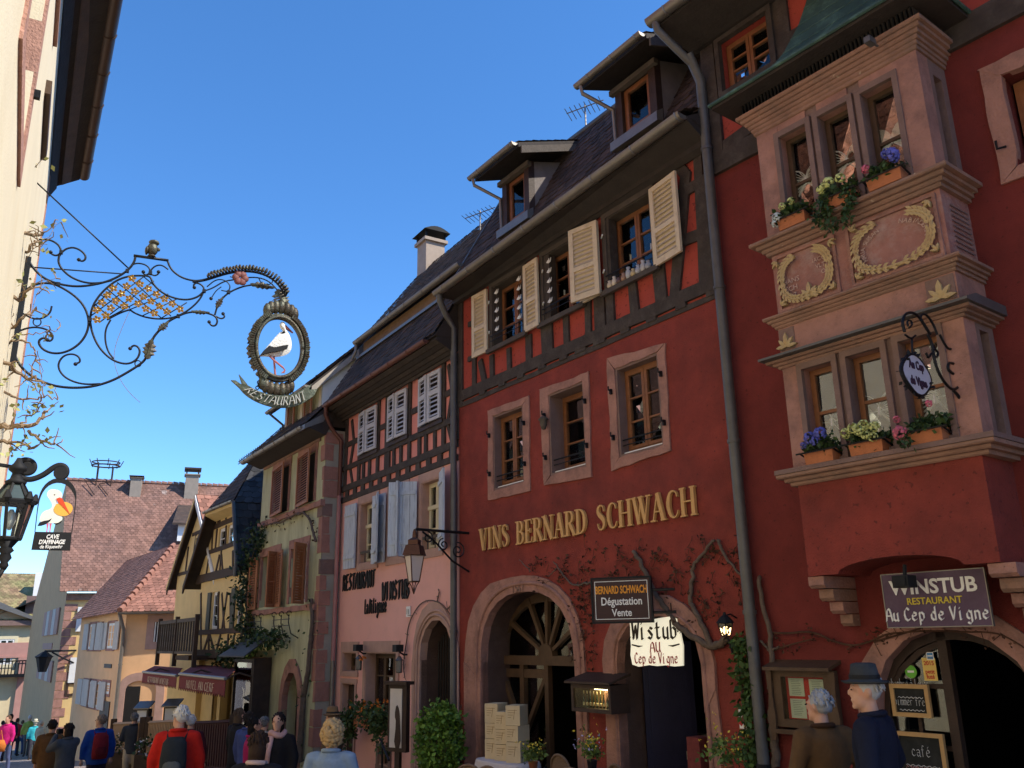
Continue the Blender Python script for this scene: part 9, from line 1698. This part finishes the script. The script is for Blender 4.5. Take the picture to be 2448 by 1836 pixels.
    cm = MB(); cm.tube([(.083 * math.cos(a), -.012 + .078 * math.sin(a), 1.455 + .012 * math.sin(a + 3.14)) for a in np.linspace(0, 6.283, 17)], .022, 7); cm.obj('collar', cloth(collar or top), t, smooth=True)
    if scarf: sc = MB(); sc.tube([(.095 * math.cos(a), .01 + .09 * math.sin(a), 1.45 + .02 * math.sin(2 * a)) for a in np.linspace(0, 6.283, 17)], .042, 8); sc.tube([(.05, .11, 1.43), (.07, .15, 1.25), (.08, .15, 1.08)], [.045, .05, .04], 7, flat=(1, .5)); sc.obj('scarf', cloth(scarf), t, smooth=True)
    rn = random.Random(px_); hm = cloth(hair, .75); h = MB()
    if hairstyle != 'none':
        if hairstyle == 'curly':
            for _ in range(150):
                v = Vector((rn.gauss(0, 1), rn.gauss(-.35, 1), rn.gauss(.35, 1))).normalized();
                if v.y > .55 and v.z < .5: continue
                c = Vector((v.x * .10, v.y * .115 - .01, v.z * .125 + .02)); h.ball(HP_(*c), rn.uniform(.02, .034), 7, 5, .2)
        else:
            h.ball(HP_(0, -.018, .033), (.082, .092, .104), 18, 12, .02); L = {'short': -.04, 'bob': -.12, 'long': -.24, 'bald': -.05}[hairstyle]
            loft(h, [(HP_(0, -.045, L)[0], HP_(0, -.045, L)[1], 1.60 + L, .066 if hairstyle == 'short' else .08, .045 if hairstyle == 'short' else .062), (HP_(0, -.035, 0)[0], HP_(0, -.035, 0)[1], 1.60, .083, .078), (HP_(0, -.02, .06)[0], HP_(0, -.02, .06)[1], 1.66, .080, .086)], 14)
            for _ in range(60 if detail else 0):
                v = Vector((rn.gauss(0, 1), rn.gauss(-.5, .8), abs(rn.gauss(.3, .7)))).normalized(); c = Vector((v.x * .086, v.y * .10 - .02, v.z * .112 + .035)); h.tube([HP_(*c), HP_(c.x * 1.08 + rn.gauss(0, .01), c.y * 1.06 - .012, c.z - .02 - rn.random() * .03)], [.012, .004], 5)
        h.obj('hair', hm, t, smooth=True)
    if hat:
        k_, hc_ = hat; m = MB(); o = HP_(0, -.01, .085 if k_ != 'cap' else .07)
        if k_ == 'cap': m.ball(o, (.092, .105, .07), 14, 8)
        else: m.lathe([(.0, .10), (.05, .108), (.075, .10), (.088, .03), (.092, .0), (.125, -.018), (.145, -.012), (.125, -.028), (.09, -.015), (.0, -.01)], o, 22, sy=1.12)
        ht = m.obj('hat', cloth(hc_), t, smooth=True)
        if k_ != 'cap': MB().lathe([(.0945, .004), (.0925, .03)], o, 22, sy=1.12).obj('hat_band', M_BLACK, ht)
    return t
def backpack(label, who, col, acc, w=.15, z0=.92, z1=1.40, y=-.21):
    t = thing('backpack', label, 'backpack', None, *who.location, rot=who.rotation_euler.z); t.scale = who.scale; m = MB(); loft(m, [(0, y, z0, w * .9, .07), (0, y - .02, z0 + .08, w, .10), (0, y - .02, (z0 + z1) / 2, w, .105), (0, y, z1 - .06, w * .9, .085), (0, y + .02, z1, w * .6, .05)], 16); m.obj('bag_body', cloth(col), t, smooth=True)
    m = MB(); m.ball((0, y - .10, z0 + .15), (w * .7, .035, .11), 12, 8); m.obj('front_pocket', cloth(acc), t, smooth=True)
    for s in (-1, 1): MB().tube([(s * .09, y + .06, z1 - .05), (s * .125, -.02, z1 + .045), (s * .13, .13, z1 - .08), (s * .15, .06, z0 + .12)], .022, 6, flat=(1, .5)).obj('strap', cloth(col), t, smooth=True)
    return t
NAVY, GREYH = (.012, .014, .028), (.34, .34, .35)
person('older man in brown jacket with grey hair seen from behind, near the menu case', 1955, 1647, 6.9, R(14), (.105, .058, .026), (.04, .04, .05), GREYH, collar=(.045, .022, .012), bulk=1.12, pose=('pocket', 'pocket'), head_yaw=R(28))
person('laughing man in dark navy coat and grey felt hat, turned left in profile', 2065, 1580, 6.3, R(52), NAVY, (.02, .02, .03), (.42, .41, .40), hat=('felt', (.045, .05, .055)), bulk=1.1, pose=('pocket', 'pocket'), head_yaw=R(30))
rd = person('white-haired man in bright red jacket carrying a grey backpack', 432, 1686, 11.6, R(12), (.46, .018, .012), (.03, .03, .04), (.60, .58, .55), bulk=1.14, head_yaw=R(48)); backpack('dark grey backpack on the man in the red jacket', rd, (.022, .026, .030), (.09, .10, .105))
bl2 = person('man in royal blue jacket wearing a red backpack, head turned left', 243, 1707, 20, R(35), (.012, .05, .24), (.015, .016, .03), (.25, .18, .13), bulk=1.14, head_yaw=R(45)); backpack('dark red backpack on the man in the royal blue jacket', bl2, (.16, .012, .018), (.10, .01, .014))
person('man in charcoal sweater and beige trousers by the wooden fence', 323, 1703, 24, R(4), (.035, .04, .05), (.36, .30, .22), (.20, .18, .16), pose=('bent', 'bent'))
cl_ = person('woman in grey coat raising a camera to her face', 166, 1727, 18, R(62), (.075, .08, .085), (.03, .03, .035), (.035, .025, .02), pose=('camera', 'camera'), hairstyle='bob', bulk=1.12)
cb = thing('camera', 'small black camera held up by the woman in grey', 'camera', None, *cl_.location, rot=cl_.rotation_euler.z); cb.scale = cl_.scale; m = MB(); m.box(-.07, .07, .20, .26, 1.53, 1.62); m.lathe([(.035, 0), (.035, .06)], (0, .26, 1.575), 12, 'y'); m.obj('camera_body', M_BLACK, cb)
person('man in brown coat with a shoulder bag walking away down the street', 128, 1719, 20, R(8), (.10, .05, .02), (.05, .035, .02), (.03, .02, .015), bulk=1.2)
person('woman with blond curly hair and pale denim jacket seen from behind', 795, 1723, 8.2, R(-4), (.22, .29, .38), (.05, .06, .09), (.44, .29, .14), hairstyle='curly', bulk=1.08)
person('woman with short dark brown hair and pale collar seen from behind', 620, 1745, 7.6, R(-10), (.012, .012, .016), (.02, .02, .025), (.035, .02, .014), hairstyle='bob', collar=(.50, .36, .33), bulk=1.05)
person('woman in black coat with pink scarf facing the camera', 667, 1702, 12.2, R(172), (.010, .010, .013), (.02, .02, .03), (.02, .013, .012), hairstyle='long', scarf=(.50, .30, .28), bulk=1.06, head_yaw=R(6))
person('woman in magenta jacket with black hair looking right', 608, 1713, 12.8, R(-70), (.30, .012, .10), (.03, .03, .04), (.012, .010, .010), hairstyle='bob', bulk=1.08)
person('man in brown felt hat and brown jacket looking left', 797, 1686, 13.5, R(75), (.11, .065, .035), (.05, .04, .03), (.14, .09, .06), hat=('felt', (.20, .12, .06)), bulk=1.08)
person('person in cream jacket and grey cap among the crowd', 633, 1703, 16, R(-20), (.46, .40, .31), (.05, .05, .06), (.2, .18, .16), hat=('cap', (.10, .11, .12)), bulk=1.1)
person('person in blue checked shirt behind the woman in magenta', 597, 1700, 15, R(-30), (.05, .07, .20), (.04, .04, .06), (.03, .022, .018), bulk=1.08)
person('long-haired person in dark coat left of the checked shirt', 573, 1692, 16.5, R(-40), (.018, .018, .022), (.02, .02, .025), (.10, .065, .04), hairstyle='long', bulk=1.1)
person('white-haired guest behind the man in red on the terrace', 458, 1708, 17, R(10), (.06, .015, .02), (.03, .03, .03), (.52, .50, .48), bulk=1.05)
FAR = [(22, 1709, 38, 170, (.55, .02, .18), (.08, .10, .20), (.09, .05, .03), 'person in bright pink jacket walking at the far left'), (28, 1706, 46, 10, (.02, .03, .05), (.03, .03, .04), (.02, .015, .01), 'person in dark jacket behind the bright pink one'), (55, 1721, 60, 5, (.10, .16, .30), (.06, .10, .22), (.15, .10, .06), 'person in faded blue with a small pack, far down the street'), (86, 1718, 50, 30, (.05, .45, .50), (.04, .04, .05), (.55, .50, .40), 'person in turquoise top with pale hat, far down the street'), (73, 1709, 52, 40, (.30, .42, .10), (.10, .10, .10), (.5, .48, .45), 'person in lime green shirt, far down the street'), (43, 1716, 56, 0, (.45, .04, .05), (.05, .05, .07), (.05, .03, .02), 'person in red top between pink and blue ones far off'), (100, 1722, 47, -20, (.52, .46, .32), (.25, .22, .18), (.45, .4, .3), 'person in pale beige clothes beside the turquoise one'), (8, 1722, 55, 20, (.02, .02, .03), (.03, .03, .05), (.02, .015, .012), 'person in black at the left picture edge'), (110, 1716, 58, 15, (.10, .06, .03), (.1, .08, .06), (.40, .34, .28), 'person in brown with light hair, far down the street'), (64, 1724, 68, 0, (.05, .06, .08), (.03, .03, .04), (.04, .03, .02), 'distant person in slate grey near the town hall')]
for px_, ty_, rg, yw, tp_, lg, hr_, lab in FAR: fp2 = person(lab, px_, ty_, rg, R(yw), tp_, lg, hr_, detail=False, hat=('felt', (.6, .55, .4)) if 'pale hat' in lab else None, stride=.14)
t = thing('shoulder_bag', 'orange shoulder bag carried by the person in bright pink', 'bag', None, *onground(10, 37.2), gz(*onground(10, 37.2)) + .75); m = MB(); loft(m, [(0, 0, 0, .2, .1), (0, 0, .2, .24, .13), (0, 0, .38, .14, .07)], 12); m.obj('bag_body', cloth((.5, .15, .03)), t, smooth=True); MB().tube([(-.1, 0, .35), (0, 0, .7), (.1, 0, .35)], .015, 5).obj('strap', cloth((.5, .15, .03)), t)
